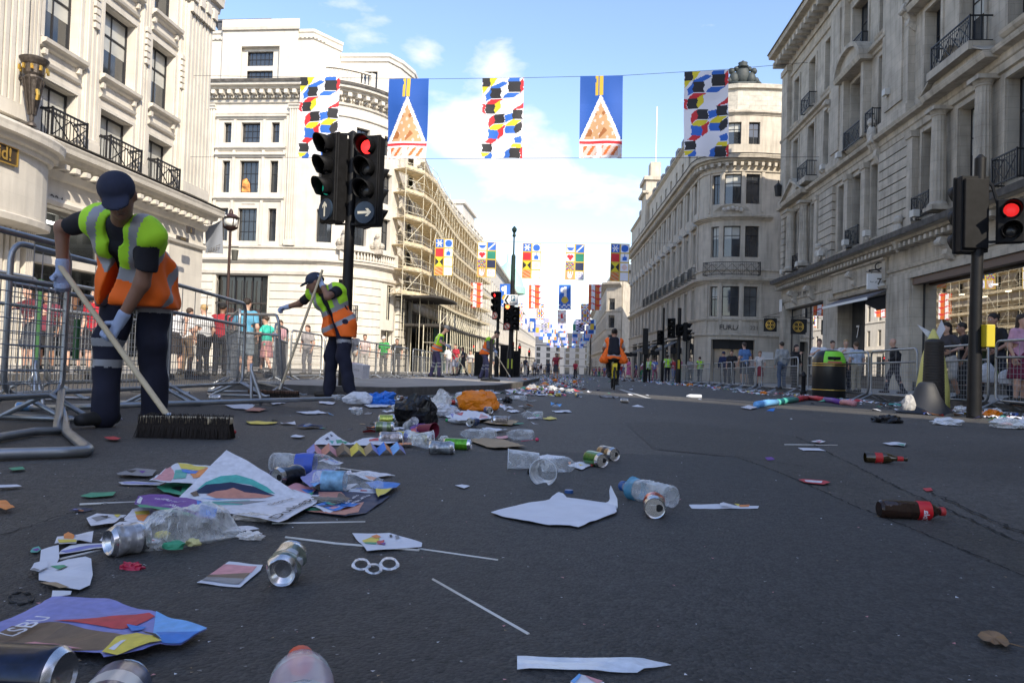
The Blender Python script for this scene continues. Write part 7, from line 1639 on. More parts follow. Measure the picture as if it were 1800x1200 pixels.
# ================= LITTER
from mathutils import noise as mnoise
def pc(n,c,r=.55,**k): return mat('print '+n,c,r,var=.16,vs=55,**k)
PWH=mat('white card',(.66,.68,.74),.6,var=.06,vs=20); PW=pc('white',(.68,.68,.72)); PVI=pc('violet',(.22,.24,.55)); PBL=pc('blue',(.03,.20,.62)); PLB=pc('light blue',(.16,.42,.80)); PRD=pc('red',(.55,.05,.06)); POR=pc('orange',(.75,.25,.06)); PYE=pc('yellow',(.72,.58,.08)); PBR=pc('brown',(.17,.115,.075)); PGR=pc('green',(.05,.32,.18)); PTL=pc('teal',(.08,.42,.36)); PNV=pc('navy',(.015,.025,.07)); PPE=pc('peach',(.55,.24,.17)); PPI=pc('pink',(.65,.28,.30)); PPU=pc('purple',(.14,.04,.30)); PBK=pc('black',(.012,.012,.014)); PGY=pc('grey',(.25,.25,.26)); PCB=mat('brown card',(.38,.28,.17),.8,var=.1)
PAL=[PWH,PW,PVI,PBL,PLB,PRD,POR,PYE,PBR,PGR,PTL,PNV,PPE,PPI,PPU,PBK,PGY,PCB]
NM={n:i for i,n in enumerate('card white violet blue lightblue red orange yellow brown green teal navy peach pink purple black grey board'.split())}
M_ALU=mat('bare aluminium',(.62,.62,.63),.25,metal=.95,var=.1,vs=30); M_DK=mat('dark hole',(.01,.01,.01),.8)
F_CLR=film('clear bottle plastic',(.85,.88,.90),.06,.08,22,.5); F_MLK=film('milky bag plastic',(.80,.80,.78),.36,.3,14); F_BAG=film('crinkled clear bag',(.85,.87,.86),.10,.16,34); F_CUP=film('clear cup plastic',(.85,.88,.9),.10,.1,40); F_STRIP=film('clear film strip',(.7,.75,.82),.42,.2,30)
def plane3(a,b,c):
    n=(Vector(b)-Vector(a)).cross(Vector(c)-Vector(a)).normalized(); return Vector(a),n
def onplane(px,py,pl,lift=0):
    d=ray(px,py); a,n=pl; t=(a-CP).dot(n)/d.dot(n); p=CP+d*t; 
    nn=n if n.dot(CP-p)>0 else -n
    return p+nn*lift
def gpl(h=0): return plane3((0,0,h),(1,0,h),(0,1,h+SL))
def ruffle(o,n,amp,cuts=3,f=16):
    bm=bmesh.new(); bm.from_mesh(o.data); xs=[v.co for v in bm.verts]
    for ax in (0,1):
        lo=min(c[ax] for c in xs); hi=max(c[ax] for c in xs); st=max(.016,(hi-lo)/26); k=math.ceil(lo/st); lo_=lo
        cs_=[]
        while k*st<hi-1e-4: cs_.append(k*st); k+=1
        for c_ in cs_:
            co=[0,0,0]; no=[0,0,0]; co[ax]=c_; no[ax]=1; bmesh.ops.bisect_plane(bm,geom=bm.verts[:]+bm.edges[:]+bm.faces[:],plane_co=co,plane_no=no)
    for v in bm.verts:
        p=v.co; k=.55+mnoise.noise(Vector((p.x*f,p.y*f,0)))+.3*mnoise.noise(Vector((p.x*f*2.2,p.y*f*2.2,4))); v.co+=n*amp*max(0,k)
    bm.to_mesh(o.data); bm.free()
def sheet(label,cat,pts,over=(),h=.008,base='white',name='paper',group=None,text=(),pl=None,th=.0006,facets=None,rough_=0):
    """flat printed sheet whose outline was read off the photograph and laid on the road"""
    pl=pl or gpl(h); q=MB(); P=[onplane(x,y,pl) for x,y in pts]; a,n=pl; n=n if n.z>0 else -n
    q.prism([p-n*th for p in P],n*th,NM[base])
    for k,(c,pp) in enumerate(over): q.poly([onplane(x,y,pl,.0007+.0004*k) for x,y in pp],NM[c])
    for (t,c,a_,b_,hh) in text:
        A=onplane(*a_,pl,.0032+.0004*len(over)); B_=onplane(*b_,pl,.0032+.0004*len(over)); X=(B_-A); w=X.length; X.normalize(); Yv=n.cross(X)*(1 if hh>0 else -1); X_=X
        lettering(t,(A+B_)/2,X_,Yv,abs(hh),None,w=w,mb=q,mi=NM[c],bold=.01)
    o=q.build(name,PAL); ruffle(o,n,(.0025 if 'large white' in label or 'Duleep' in label else min(.006,.25*h+.2*max((P[0]-p).length for p in P)*.05)) if h<.05 else .004); return tag(o,label,cat,group)
def crumple(v,amp,f,seed): 
    p=Vector(v)*f+Vector((seed*7.1,seed*3.3,seed)); return 1+amp*(mnoise.noise(p)*1.3+.7*(abs(mnoise.noise(p*2.3))-.3))
def blob(name,label,cat,c,size,m_,seed=0,amp=.35,f=2.2,n=22,group=None,rz=0,smooth=False,mats=None,mfun=None):
    q=MB(); k=n//2; rnd=random.Random(seed); pr=[]
    M=Matrix.Translation(c)@Matrix.Rotation(rz,4,'Z'); vs=[]
    for i in range(k+1):
        for j in range(n):
            a=PI*i/k; b=2*PI*(j+.5*(i%2))/n; v=Vector((math.sin(a)*math.cos(b),math.sin(a)*math.sin(b),-math.cos(a))); s=crumple(v,amp,f,seed); v=Vector((v.x*size[0]*s,v.y*size[1]*s,max(-.9,v.z)*size[2]*s*1.0)); v.z=max(v.z,-size[2]*.5); vs.append(M@v)
    fs=[(i*n+j,i*n+(j+1)%n,(i+1)*n+(j+1)%n,(i+1)*n+j) for i in range(k) for j in range(n)]
    q.add(vs,fs,0)
    if mfun: q.m=[mfun(sum((Vector(vs[i]) for i in f_),Vector())/4) for f_ in fs]
    o=q.build(name,mats or m_,None,smooth=smooth); return tag(o,label,cat,group)
def lying(px,py,ang,r_,h=0): 
    """matrix: local Z axis lies along heading `ang` (deg, 0=right, 90=away) resting on the road at the pixel"""
    p=gp(px,py) if not isinstance(px,Vector) else px; d=Vector((math.cos(R(ang)),math.sin(R(ang)),SL*math.sin(R(ang)))).normalized(); return axis_M(p+Vector((0,0,r_+h)),d,(0,0,1))
def can(px,py,ang,col,label,l=.118,r_=.033,crush=0,group=None,stripe=None,seed=1,big=None,text=None,tilt=0):
    M=lying(px,py,ang,r_); 
    if tilt: M=M@Matrix.Rotation(tilt,4,'X')
    E=empty('drink_can',(0,0,0),label,'can',group); E.matrix_world=M
    wob=(lambda a,z:1-crush*max(0,mnoise.noise(Vector((math.cos(a)*1.3,math.sin(a)*1.3,z*26+seed*5))))*1.6*max(0,1-abs(z)*2/l*.75)-crush*.35*max(0,1-abs(z)*3.2/l)) if crush else None
    ms=[mat('can %s'%str(col),col,.28,metal=.55,coat=.4,var=.5,vs=70),M_ALU]+([mat('can %s'%str(stripe),stripe,.3,metal=.4)] if stripe else [])
    z0=-l/2; pr=[(r_*.70,z0+.004),(r_*.78,z0),(r_*.97,z0+.008),(r_,z0+.014)]; k=10
    for i in range(1,k): pr.append((r_,z0+.014+(l-.032)*i/k))
    pr+=[(r_,-z0-.018),(r_*.86,-z0-.006),(r_*.83,-z0-.003),(r_*.86,-z0)]
    mi=[1,1,0]+[0]*(k)+[1,1,1]
    if stripe: mi=[1,1,0]+[(2 if 3<i<7 else 0) for i in range(k)]+[1,1,1]
    q=MB(); q.lathe(pr,24,0,mis=mi[:len(pr)-1]+[1],wob=wob,cap=False); b=q.build('body',ms,E,smooth=35)
    q=MB(); q.lathe([(r_*.70,z0+.004),(r_*.62,z0+.006),(r_*.45,z0+.012),(r_*.01,z0+.015)],24,cap=False); q.mark(); q.lathe([(r_*.86,-z0),(r_*.80,-z0-.001),(r_*.78,-z0-.006),(r_*.01,-z0-.006)],24,cap=False); lid=q.build('end',M_ALU,E,smooth=35)
    q=MB(); q.lathe([(r_*.34,0),(r_*.3,.0003),(.0001,.0004)],14,0,Matrix.Translation((r_*.34,0,-z0-.0055))@Matrix.Diagonal((1,.9,1,1)),cap=False); q.build('opening',M_DK,lid)
    q=MB(); q.box(-r_*.5,r_*.12,-r_*.22,r_*.22,-z0-.005,-z0-.0035); q.build('tab',M_ALU,lid)
    if text:
        vs,fs,asp=text_verts(text,.01); H_=r_*.55; q=MB(); q.add([((r_+.0006)*math.cos(b_*H_/r_+R(text_ang)),(r_+.0006)*math.sin(b_*H_/r_+R(text_ang)),a_*H_) for a_,b_ in vs],fs); q.build('lettering',PW,E)
    return E
text_ang=-40
def bottle(px,py,ang,cap,label,l=.225,r_=.032,crush=0,lab=None,fill=None,group=None,seed=1,stuffm=None,text=None,glass=None,labz=(.38,.62),tang=-60,nocap=False):
    M=lying(px,py,ang,r_); E=empty('plastic_bottle' if not glass else 'glass_bottle',(0,0,0),label,'bottle',group); E.matrix_world=M; z0=-l/2
    f=lambda z:z0+z*l
    if glass: pr=[(r_*.9,f(0)),(r_,f(.03)),(r_,f(.5)),(r_*.92,f(.58)),(r_*.5,f(.7)),(r_*.42,f(.78)),(r_*.40,f(.94)),(r_*.46,f(.95)),(r_*.46,f(1))]
    else: 
        pr=[(r_*.55,f(.02)),(r_*.8,f(0)),(r_*.98,f(.035))]
        for i in range(1,16): t=.035+.6*i/16; pr.append((r_*(1-.045*(i%2)),f(t)))
        pr+=[(r_,f(.66)),(r_*.96,f(.72)),(r_*.8,f(.80)),(r_*.5,f(.88)),(r_*.40,f(.90)),(r_*.40,f(.94))]
    wob=(lambda a,z:1-crush*max(0,mnoise.noise(Vector((math.cos(a)*1.2,math.sin(a)*1.2,z*16+seed*3.7)))*1.7)*max(0,1-abs(z)*1.6/l)-crush*.15*math.cos(2*a)*max(0,1-abs(z)*2.5/l)) if crush else None
    q=MB(); q.lathe(pr,20,wob=wob,cap=False); b=q.build('bottle_wall',glass or stuffm or F_CLR,E,smooth=30) if not fill else q.build('bottle_wall',film('cola bottle wall',(.03,.015,.01),.62,.06,18),E,smooth=30)
    if fill: q=MB(); q.lathe([(rr*.95,z) for rr,z in pr[1:-1]],20,wob=wob); q.build('drink',fill,b,smooth=30)
    if lab: 
        a_,c_=labz; q=MB(); n=8; q.lathe([(r_*1.02,f(a_+(c_-a_)*i/n)) for i in range(n+1)],20,wob=wob,cap=False); lb=q.build('label',lab,E,smooth=30)
        if text:
            vs,fs,asp=text_verts(text[0],.015); H_=r_*text[2]; q=MB(); zc=f((a_+c_)/2); q.add([((r_*1.04)*math.cos(b_*H_/r_+R(tang)),(r_*1.04)*math.sin(b_*H_/r_+R(tang)),zc+a_*H_*.8) for a_,b_ in vs] if text[3] else [((r_*1.04)*math.cos(-a_*H_/r_+R(tang)),(r_*1.04)*math.sin(-a_*H_/r_+R(tang)),zc+b_*H_) for a_,b_ in vs],fs); q.build('lettering',text[1],lb)
    if cap and not nocap: q=MB(); q.lathe([(r_*.44,f(.925)),(r_*.46,f(.93)),(r_*.46,f(.99)),(r_*.43,f(1))],18); q.build('cap',cap,E,smooth=35)
    return E
def cup(px,py,ang,label,l=.11,r0=.028,r1=.043,m_=None,group=None,crush=0,seed=1,tilt=0,lid=False,name='plastic_cup'):
    M=lying(px,py,ang,r1); E=empty(name,(0,0,0),label,'cup',group); E.matrix_world=M@Matrix.Rotation(tilt,4,'X'); q=MB()
    wob=(lambda a,z:1-crush*max(0,mnoise.noise(Vector((math.cos(a)*1.3,math.sin(a)*1.3,z*18+seed*5))))*1.5) if crush else None
    q.lathe([(.001,-l/2+.004),(r0*.9,-l/2+.004),(r0,-l/2)]+[(r0+(r1-r0)*i/6,-l/2+l*i/6) for i in range(1,7)]+[(r1+.003,l/2),(r1+.002,l/2+.003)],22,wob=wob,cap=False); b=q.build('cup_wall',m_ or F_CUP,E,smooth=30)
    q=MB(); q.tube([((r1+.002)*math.cos(2*PI*k/22),(r1+.002)*math.sin(2*PI*k/22),l/2+.001) for k in range(22)],.0018,5,closed=True); q.build('rim',m_ or F_STRIP,E,smooth=True)
    if lid: q=MB(); q.lathe([(r1+.003,l/2),(r1+.003,l/2+.006),(r1*.8,l/2+.012),(r1*.75,l/2+.004),(.001,l/2+.004)],22,cap=False); q.build('lid',mat('white plastic lid',(.7,.7,.7),.3),E,smooth=30)
    return E
def stick(pts,label,r_=.0028,h=.004,m_=None,group=None,name='flag_stick'):
    q=MB(); q.tube([gp(x,y,h) for x,y in pts],r_,8); return tag(q.build(name,m_ or mat('white paper stick',(.62,.61,.58),.5),None,smooth=True),label,'stick',group)
# --- very near objects along the bottom edge
E=can(22,1200,188,(.010,.016,.04),'large dark navy can lying at the bottom left corner with pale lettering',l=.168,r_=.034,seed=2)
M=E.matrix_world
def cantext(E,t,m_,r_,H_,zc,ang,bold=.01):
    vs,fs,asp=text_verts(t,bold); q=MB(); q.add([((r_+.0006)*math.cos(a_*H_/r_+R(ang)),(r_+.0006)*math.sin(a_*H_/r_+R(ang)),zc+b_*H_) for a_,b_ in vs],fs); q.build('lettering',m_,E)
p=gp(-16,1236); E.matrix_world=axis_M(Vector((p.x,p.y,p.z+.034)),(-1,-.06,0)); MBZ=mat('gold print',(.5,.42,.25),.4)
cantext(E,'Havana',MBZ,.034,.016,-.035,-62); cantext(E,'DAIQUIRI',PW,.034,.006,-.022,-62)
E=can(185,1222,150,(.10,.13,.24),'grey blue can with white label at the bottom edge beside the navy can',l=.15,stripe=(.55,.58,.62),seed=3); p=gp(188,1300); E.matrix_world=axis_M(Vector((p.x,p.y,p.z+.033)),(-.35,.93,-.1))
E=bottle(540,1230,100,mat('orange red cap',(.65,.06,.02),.4),'clear plastic bottle with orange red cap pointing away at the bottom edge',r_=.036,l=.25,lab=film('pale printed label',(.62,.42,.48),.22,.3,12,.3),labz=(.36,.62)); p=gp(545,1266); E.matrix_world=axis_M(Vector((p.x,p.y-.03,p.z+.036)),(-.36,.93,-.02))
sheet('colourful paper scrap with pink and blue corner at the bottom edge','paper',[(1003,1200),(1018,1187),(1030,1190),(1062,1200),(1060,1215),(1000,1215)],[('lightblue',[(1003,1200),(1018,1187),(1022,1190),(1010,1204)]),('pink',[(1026,1190),(1060,1199),(1050,1204)])])
sheet('violet and brown placard fragment lettered LSBU with a light blue corner, lower left','placard',[(-20,1108),(0,1092),(45,1076),(72,1064),(78,1058),(92,1052),(180,1054),(262,1076),(275,1080),(364,1108),(352,1114),(318,1133),(292,1134),(282,1134),(250,1146),(182,1158),(176,1150),(128,1148),(60,1141),(-20,1150)],
 [('brown',[(-20,1125),(20,1104),(86,1100),(140,1106),(235,1124),(250,1135),(180,1147),(128,1148),(60,1141),(-20,1150)]),('red',[(92,1099),(170,1092),(262,1082),(272,1086),(238,1102),(215,1108),(150,1102)]),('lightblue',[(274,1080),(364,1108),(352,1114),(318,1133),(286,1134),(268,1120)]),('blue',[(274,1114),(352,1114),(318,1133),(286,1134)]),('pink',[(-20,1138),(60,1132),(145,1146),(60,1145),(-20,1150)]),('blue',[(222,1102),(258,1104),(248,1110),(232,1114)]),('yellow',[(178,1154),(204,1132),(240,1118),(284,1133),(205,1157)]),('white',[(190,1150),(212,1138),(222,1136),(200,1152)]),('black',[(246,1114),(262,1118),(284,1132),(270,1130)])],h=.014,base='violet',text=[('LSBU','white',(6,1125),(78,1097),.030)])
q=MB(); q.tube([gp(72+6*k,1068+6.5*k+(2 if k%2 else 0),.019) for k in range(0,22)][:12]+[gp(150,1094,.019),gp(210,1107,.019),gp(225,1110,.017)],.0012,4); tag(q.build('torn_edge',PNV),'dark torn crease across the violet placard fragment','crease') if False else None
q=MB(); pts=[(15+22*math.cos(t)+22,1051+10*math.sin(t)) for t in [2*PI*k/20 for k in range(20)]]; q.tube([gp(x,y,.003+.002*(i%3)) for i,(x,y) in enumerate(pts)],.0022,6,closed=True); tag(q.build('rubber_ring',mat('dark rubber',(.02,.02,.02),.6),None,smooth=True),'thin dark rubber ring lying left of the white torn card','ring')
sheet('torn white card with rounded corner, left of the pink litter','card',[(68,1003),(72,968),(103,960),(104,982),(100,990),(118,984),(150,980),(160,985),(163,1010),(158,1028),(140,1037),(118,1036),(100,1030),(68,1020)],[('board',[(70,1026),(98,1028),(122,1036),(104,1038)]),('green',[(88,996),(112,995),(118,1000),(104,1004)]),('black',[(96,1006),(122,998),(108,1004)])],h=.009,base='card')
sheet('small pale torn scrap below the white card','paper',[(92,1040),(126,1040),(124,1046),(104,1050),(90,1054)],h=.008,base='card')
sheet('crumpled pale grey paper roll at the left of the white card','paper',[(53,1003),(60,990),(82,984),(84,996),(68,1006)],[('grey',[(53,1003),(60,1000),(70,1004),(60,1006)])],h=.014,base='card')
sheet('orange and yellow rainbow-topped paper badge on the road at the left','badge',[(100,951),(102,948),(112,946),(112,941),(120,936),(131,944),(129,948),(135,950),(134,958),(104,958)],[('orange',[(112,948),(112,941),(120,936),(131,944),(129,949)]),('yellow',[(101,950),(134,950),(134,957),(104,957)])],h=.012)
sheet('blue and rainbow round sticker by the white card','sticker',[(53,968),(58,962),(68,960),(72,966),(66,971),(55,971)],[('purple',[(56,966),(66,963),(70,966),(64,970)])],base='teal')
sheet('long purple-lettered white strip running under the silver can','paper',[(100,975),(108,968),(128,960),(195,953),(192,962),(120,972)],[('violet',[(105,970),(180,957),(190,960),(116,972)])],text=[('Proud to sponsor','white',(180,958),(120,968),.008)])
stick([(104,983),(196,962)],'white stick lying from the torn card to the silver can')
sheet('small crinkled dark and white wrapper left of the purple strip','wrapper',[(152,912),(170,904),(222,906),(200,920),(160,925)],[('grey',[(160,912),(180,908),(196,912),(170,918)]),('black',[(176,910),(190,908),(188,914)]),('yellow',[(200,906),(212,906),(206,912)])],h=.012)
sheet('grey and white folded wrapper half under the plastic bag','wrapper',[(175,950),(200,925),(240,895),(255,915),(225,935),(195,955)],[('grey',[(190,940),(215,922),(225,930),(200,950)]),('black',[(205,918),(215,910),(222,918)])],h=.010)
sheet('white paper with yellow and orange print above the plastic bag','paper',[(218,915),(232,896),(258,890),(288,902),(290,918),(250,925)],[('yellow',[(236,900),(262,898),(264,906),(238,907)]),('orange',[(238,908),(262,907),(252,918),(242,916)])],h=.012)
c=gp(231,1003); blob('red_packet','crushed glossy red packet on the road below the plastic bag','packet',(c.x,c.y,c.z+.006),(.024,.011,.010),mat('glossy red foil',(.42,.015,.05),.25),5,.4,3)
can(222,976,58,(.5,.5,.52),'silver can with dented neck lying at the mouth of the plastic bag',l=.075,crush=.35,seed=4,stripe=(.35,.35,.37))
c=gp(316,986); 
q=MB(); n=44;k=26; vs=[]; L_=.30
cx0=gp(225,972);cx1=gp(428,945)
for i in range(n+1):
    t=i/n; rr=(.012+.052*math.sin(PI*min(1,t*1.04))**.65*(1 if t<.8 else max(.12,(1-t)/.2))); ce=cx0.lerp(cx1,t); 
    for j in range(k):
        a=2*PI*j/k; v=Vector((0,math.cos(a),math.sin(a)*.72)); s=1+.25*mnoise.noise(Vector((t*5,math.cos(a)*1.5,math.sin(a)*1.5)))+.30*abs(mnoise.noise(Vector((t*14,math.cos(a)*3.5,math.sin(a)*3.5)))); y_=v.y*rr*s; z_=max(v.z*rr*s,-rr*.72*.8); vs.append((ce.x,ce.y+.0+y_,G(ce.y)+.004+rr*.72*.8+z_))
q.add(vs,[(i*k+j,i*k+(j+1)%k,(i+1)*k+(j+1)%k,(i+1)*k+j) for i in range(n) for j in range(k)]); tag(q.build('plastic_bag',F_BAG),'large translucent plastic bag with coloured scraps inside, left foreground','bag')
for (px,py,s_,mm,lb) in ((300,950,.014,PGR,'green scrap inside the translucent bag'),(280,930,.012,PYE,'yellow scrap inside the translucent bag'),(335,945,.012,mat('pale yellow',(.6,.55,.25),.6),'pale yellow scrap inside the translucent bag')):
    c=gp(px,py+25); blob('paper_scrap',lb,'paper',(c.x,c.y+.01,c.z+.016),(s_*1.6,s_*.7,s_*.8),mm,int(px),.4,3,12)
c=gp(441,950); blob('tissue','crumpled white tissue right of the translucent bag','tissue',(c.x,c.y,c.z+.008),(.027,.013,.014),mat('white tissue',(.70,.68,.66),.9),9,.6,3.5,26)
c=gp(446,917); blob('plastic_wrap','twisted clear wrapper at the end of the white stick','wrapper',(c.x,c.y,c.z+.010),(.05,.014,.014),film('clear wrap',(.75,.68,.6),.4,.2,60),10,.4,3,24)
stick([(478,920),(642,917)],'white stick pointing right from the twisted clear wrapper')
sheet('small card with red and grey print lying left of the crushed can','card',[(346,1025),(402,989),(462,993),(458,1003),(422,1032)],[('pink',[(366,1012),(394,994),(452,997),(442,1008)]),('brown',[(362,1015),(368,1011),(440,1009),(428,1019)]),('grey',[(354,1022),(362,1016),(430,1019),(420,1028)])],h=.006,base='card')
E=can(497,1026,262,(.20,.24,.20),'crushed green and silver can with its base towards the viewer, in the left foreground',l=.075,crush=.6,seed=6,stripe=(.5,.5,.5)); p=gp(482,1038); E.matrix_world=axis_M(Vector((p.x+.004,p.y+.045,p.z+.036)),(-.12,.97,.18))@Matrix.Rotation(0,4,'Z')
q=MB()
for (cx_,cy_,rx,ry,ro) in ((635,991,17,11,.2),(657,999,15,10,.1),(684,990,18,12,-.1)):
    pts=[(cx_+rx*math.cos(t)*(1+.12*math.sin(3*t)),cy_+ry*math.sin(t)) for t in [2*PI*k/14 for k in range(14)]]
    pi_=[(cx_+rx*.68*math.cos(t),cy_+ry*.66*math.sin(t)) for t in [2*PI*k/14 for k in range(14)]]
    vs=[];  
    for i,(a,b) in enumerate(zip(pts,pi_)): hh=.012+.003*math.sin(i*1.7); vs+=[gp(*a,hh),gp(*b,hh*1.1)]
    q.add(vs,[(2*i,2*i+1,(2*i+3)%28,(2*i+2)%28) for i in range(14)])
tag(q.build('six_pack_ring',F_STRIP),'clear plastic can-holder rings below the small rainbow flag','plastic rings')
sheet('small white paper flag with rainbow print on a stick, centre foreground','paper flag',[(619,938),(684,938),(742,955),(741,962),(702,965),(645,969)],[('yellow',[(636,950),(652,945),(668,948),(660,955),(640,955)]),('green',[(640,955),(664,954),(660,958),(642,958)]),('orange',[(652,944),(662,941),(670,946),(660,948)]),('red',[(662,952),(676,950),(672,958),(664,958)]),('purple',[(668,956),(678,955),(676,960)]),('black',[(684,944),(688,943),(690,946),(686,947)]),('grey',[(694,945),(700,944),(702,948),(696,949)])],h=.007,base='card')
stick([(502,944),(590,955),(737,967)],'white stick crossing under the small rainbow flag',r_=.003,h=.005); stick([(735,964),(875,984)],'thin white stick right of the small rainbow flag',r_=.0024)
stick([(761,1018),(929,1114)],'single white stick lying diagonally in the bare foreground',r_=.0026)
sheet('long narrow strip of clear plastic film, bottom centre','plastic strip',[(909,1153),(950,1154),(1100,1160),(1130,1160),(1172,1166),(1180,1169),(1132,1176),(1120,1183),(930,1176),(909,1178)],h=.006); bpy.data.objects['paper' if False else bpy.context.scene.collection.objects[-1].name].data.materials.clear(); COL.objects[-1].data.materials.append(F_STRIP); COL.objects[-1].name='plastic_strip'
# leaf
q=MB(); out=[(1718,1116),(1724,1109),(1738,1107),(1752,1109),(1764,1115),(1772,1124),(1775,1131),(1768,1136),(1760,1131),(1748,1132),(1740,1127),(1728,1125)]; c=gp(1746,1119,.010); pts=[gp(x,y,.012+.004*math.sin(i*2)) for i,(x,y) in enumerate(out)]
q.add([c]+pts,[(0,i+1,(i+1)%len(pts)+1) for i in range(len(pts))]); q.tube([gp(1772,1129,.006),gp(1800,1137,.004),gp(1812,1141,.004)],.0008,5); tag(q.build('dead_leaf',mat('brown leaf',(.24,.15,.08),.8,var=.3,vs=30),None),'single brown curled leaf at the lower right','leaf')
# --- poster pile
Lp,Rp,Ap=gp(308,881,.018),gp(560,874,.018),aty(398,792,gp(400,872).y+.05); plU=plane3(Lp,Rp,Ap)
def crease(x): return 881-(x-308)*7/252
sheet('large white poster tented up with a green and navy eye shape printed on it','poster',[(308,881),(352,838),(380,808),(398,791),(430,808),(470,832),(515,862),(540,870),(560,874)],
 [('teal',[(345,862),(362,848),(388,837),(415,835),(442,842),(470,856),(484,868),(470,866),(440,852),(405,848),(372,853)]),('navy',[(338,868),(362,853),(405,848),(445,855),(470,866),(484,872),(430,870),(380,868)]),('peach',[(362,870),(380,864),(398,862),(410,858),(430,866),(480,872),(466,876),(420,878),(380,876)]),('lightblue',[(352,876),(400,878),(460,877),(440,877.5),(380,878.8)]),('brown',[(334,868),(345,864),(350,872),(340,874)])],pl=plU)
sheet('lower flap of the white eye poster, with the lettering Duleep','poster',[(308,881),(560,874),(556,884),(505,912),(490,918),(470,914),(400,901),(330,892)],[('teal',[(350,882),(440,880),(425,888),(370,888)]),('grey',[(372,884),(470,880),(430,887)])],h=.018,text=[('Duleep','black',(482,914),(545,880),.032),('Sophia','brown',(474,890),(515,879),.02)])
sheet('purple and green banner strip with upside-down white lettering beside the eye poster','banner strip',[(236,886),(243,874),(262,870),(300,873),(345,880),(382,896),(378,914),(330,905),(280,895),(250,894)],[('green',[(236,888),(300,895),(350,908),(330,907),(280,897),(246,895)]),('blue',[(345,882),(382,897),(378,913),(350,906)]),('white',[(240,884),(246,875),(251,877),(246,888)]),('white',[(334,894),(340,889),(350,892),(352,900),(342,904),(335,901)]),('green',[(338,895),(347,894),(346,899),(339,900)])],h=.03,base='purple',text=[('Royal Palaces','white',(326,888),(272,880),.014),('Historic','white',(322,898),(285,891),.014)])
sheet('pale sheet with pink and green curve behind the eye poster on the left','paper',[(262,845),(300,820),(312,814),(370,820),(366,838),(340,850),(300,850)],[('pink',[(268,845),(300,820),(308,838),(300,848)]),('yellow',[(312,815),(366,822),(350,828),(318,824)]),('teal',[(308,830),(330,828),(326,842),(304,844)]),('orange',[(332,830),(366,824),(362,836),(340,842)]),('blue',[(318,826),(350,830),(344,834),(320,832)])],h=.035,base='card')
sheet('flattened silvery crinkled strip at the far left of the pile','wrapper',[(205,832),(240,824),(275,826),(268,836),(215,836)],[('black',[(222,828),(240,827),(232,832)]),('purple',[(244,828),(256,829),(250,833)])],h=.01,base='grey')
sheet('thin purple-edged strip under the silvery one','paper',[(208,848),(222,846),(290,848),(280,853),(214,851)],[('violet',[(214,848),(280,849),(270,851),(218,850)])],h=.006)
sheet('green leafy paper pieces left of the eye poster','paper',[(276,858),(300,846),(350,848),(345,862),(320,872),(290,866)],[('black',[(300,860),(320,856),(318,866)]),('green',[(280,858),(300,848),(300,858)])],h=.014,base='green')
sheet('small green flyer on the road left of the pile','paper',[(141,872),(160,866),(204,865),(198,871),(160,874)],h=.006,base='green'); stick([(140,886),(238,882)],'thin white stick left of the purple strip')
sheet('dark portrait poster with white lettering on the right of the pile','poster',[(540,880),(555,862),(600,864),(685,872),(670,884),(642,902),(608,909),(530,898)],[('peach',[(560,866),(600,866),(612,878),(585,884),(560,876)]),('peach',[(590,896),(640,884),(630,900),(606,908),(540,900)]),('white',[(540,886),(560,888),(600,900),(585,900)]),('green',[(532,892),(570,896),(560,900),(530,898)]),('brown',[(596,868),(616,878),(605,886),(590,880)])],h=.007,base='navy',text=[('quis','white',(618,890),(650,873),.014),('oil els','white',(607,889),(628,874),.012)])
sheet('bright blue and yellow placard corner at the right of the pile','placard',[(642,848),(664,844),(704,852),(688,862),(670,872),(660,862)],[('yellow',[(660,862),(690,861),(670,872),(664,876)])],h=.016,base='blue')
sheet('violet placard piece with white lettering between the bottles','placard',[(528,842),(552,827),(590,828),(578,846),(545,857)],[('lightblue',[(545,850),(565,848),(552,857)])],h=.03,base='violet',text=[('LSBU','white',(548,850),(568,842),.012)])
sheet('pink and blue crumpled paper below the violet placard','paper',[(500,858),(520,850),(556,860),(545,872),(510,872)],[('blue',[(525,860),(552,862),(545,870)]),('green',[(540,868),(552,866),(548,872)])],h=.012,base='pink')
bottle(540,833,4,None,'large crushed clear bottle with blue label behind the violet placard',l=.27,r_=.038,crush=.25,lab=mat('blue bottle label',(.05,.10,.45),.4),labz=(.35,.60),seed=3,text=('smartwater',PW,.42,True),tang=-95)
can(505,853,250,(.03,.04,.06),'dark can with opening towards the viewer at the left of the bottles',seed=7,crush=.2)
bottle(616,866,3,None,'clear water bottle with pale blue label on the front of the pile',l=.235,r_=.034,crush=.2,lab=mat('pale blue label',(.22,.42,.60),.4,var=.5,vs=40),labz=(.12,.42),seed=5)
stick([(594,822),(694,836)],'white stick behind the front water bottle'); sheet('white and orange paper tail right of the bottles','paper',[(610,832),(640,828),(692,835),(660,840),(655,846),(640,842)],[('orange',[(640,838),(662,840),(656,846)])],h=.01)
# tuft of string
q=MB(); rnd=random.Random(5); c=gp(575,880,.018)
for k in range(26): q.tube([c+Vector((rnd.uniform(-.05,.05),rnd.uniform(-.02,.02),rnd.uniform(-.006,.01))) for _ in range(5)],.0012,4)
tag(q.build('string_tangle',mat('grey fibre',(.28,.27,.24),.9)),'tangle of grey fibre lying on the dark portrait poster','string')
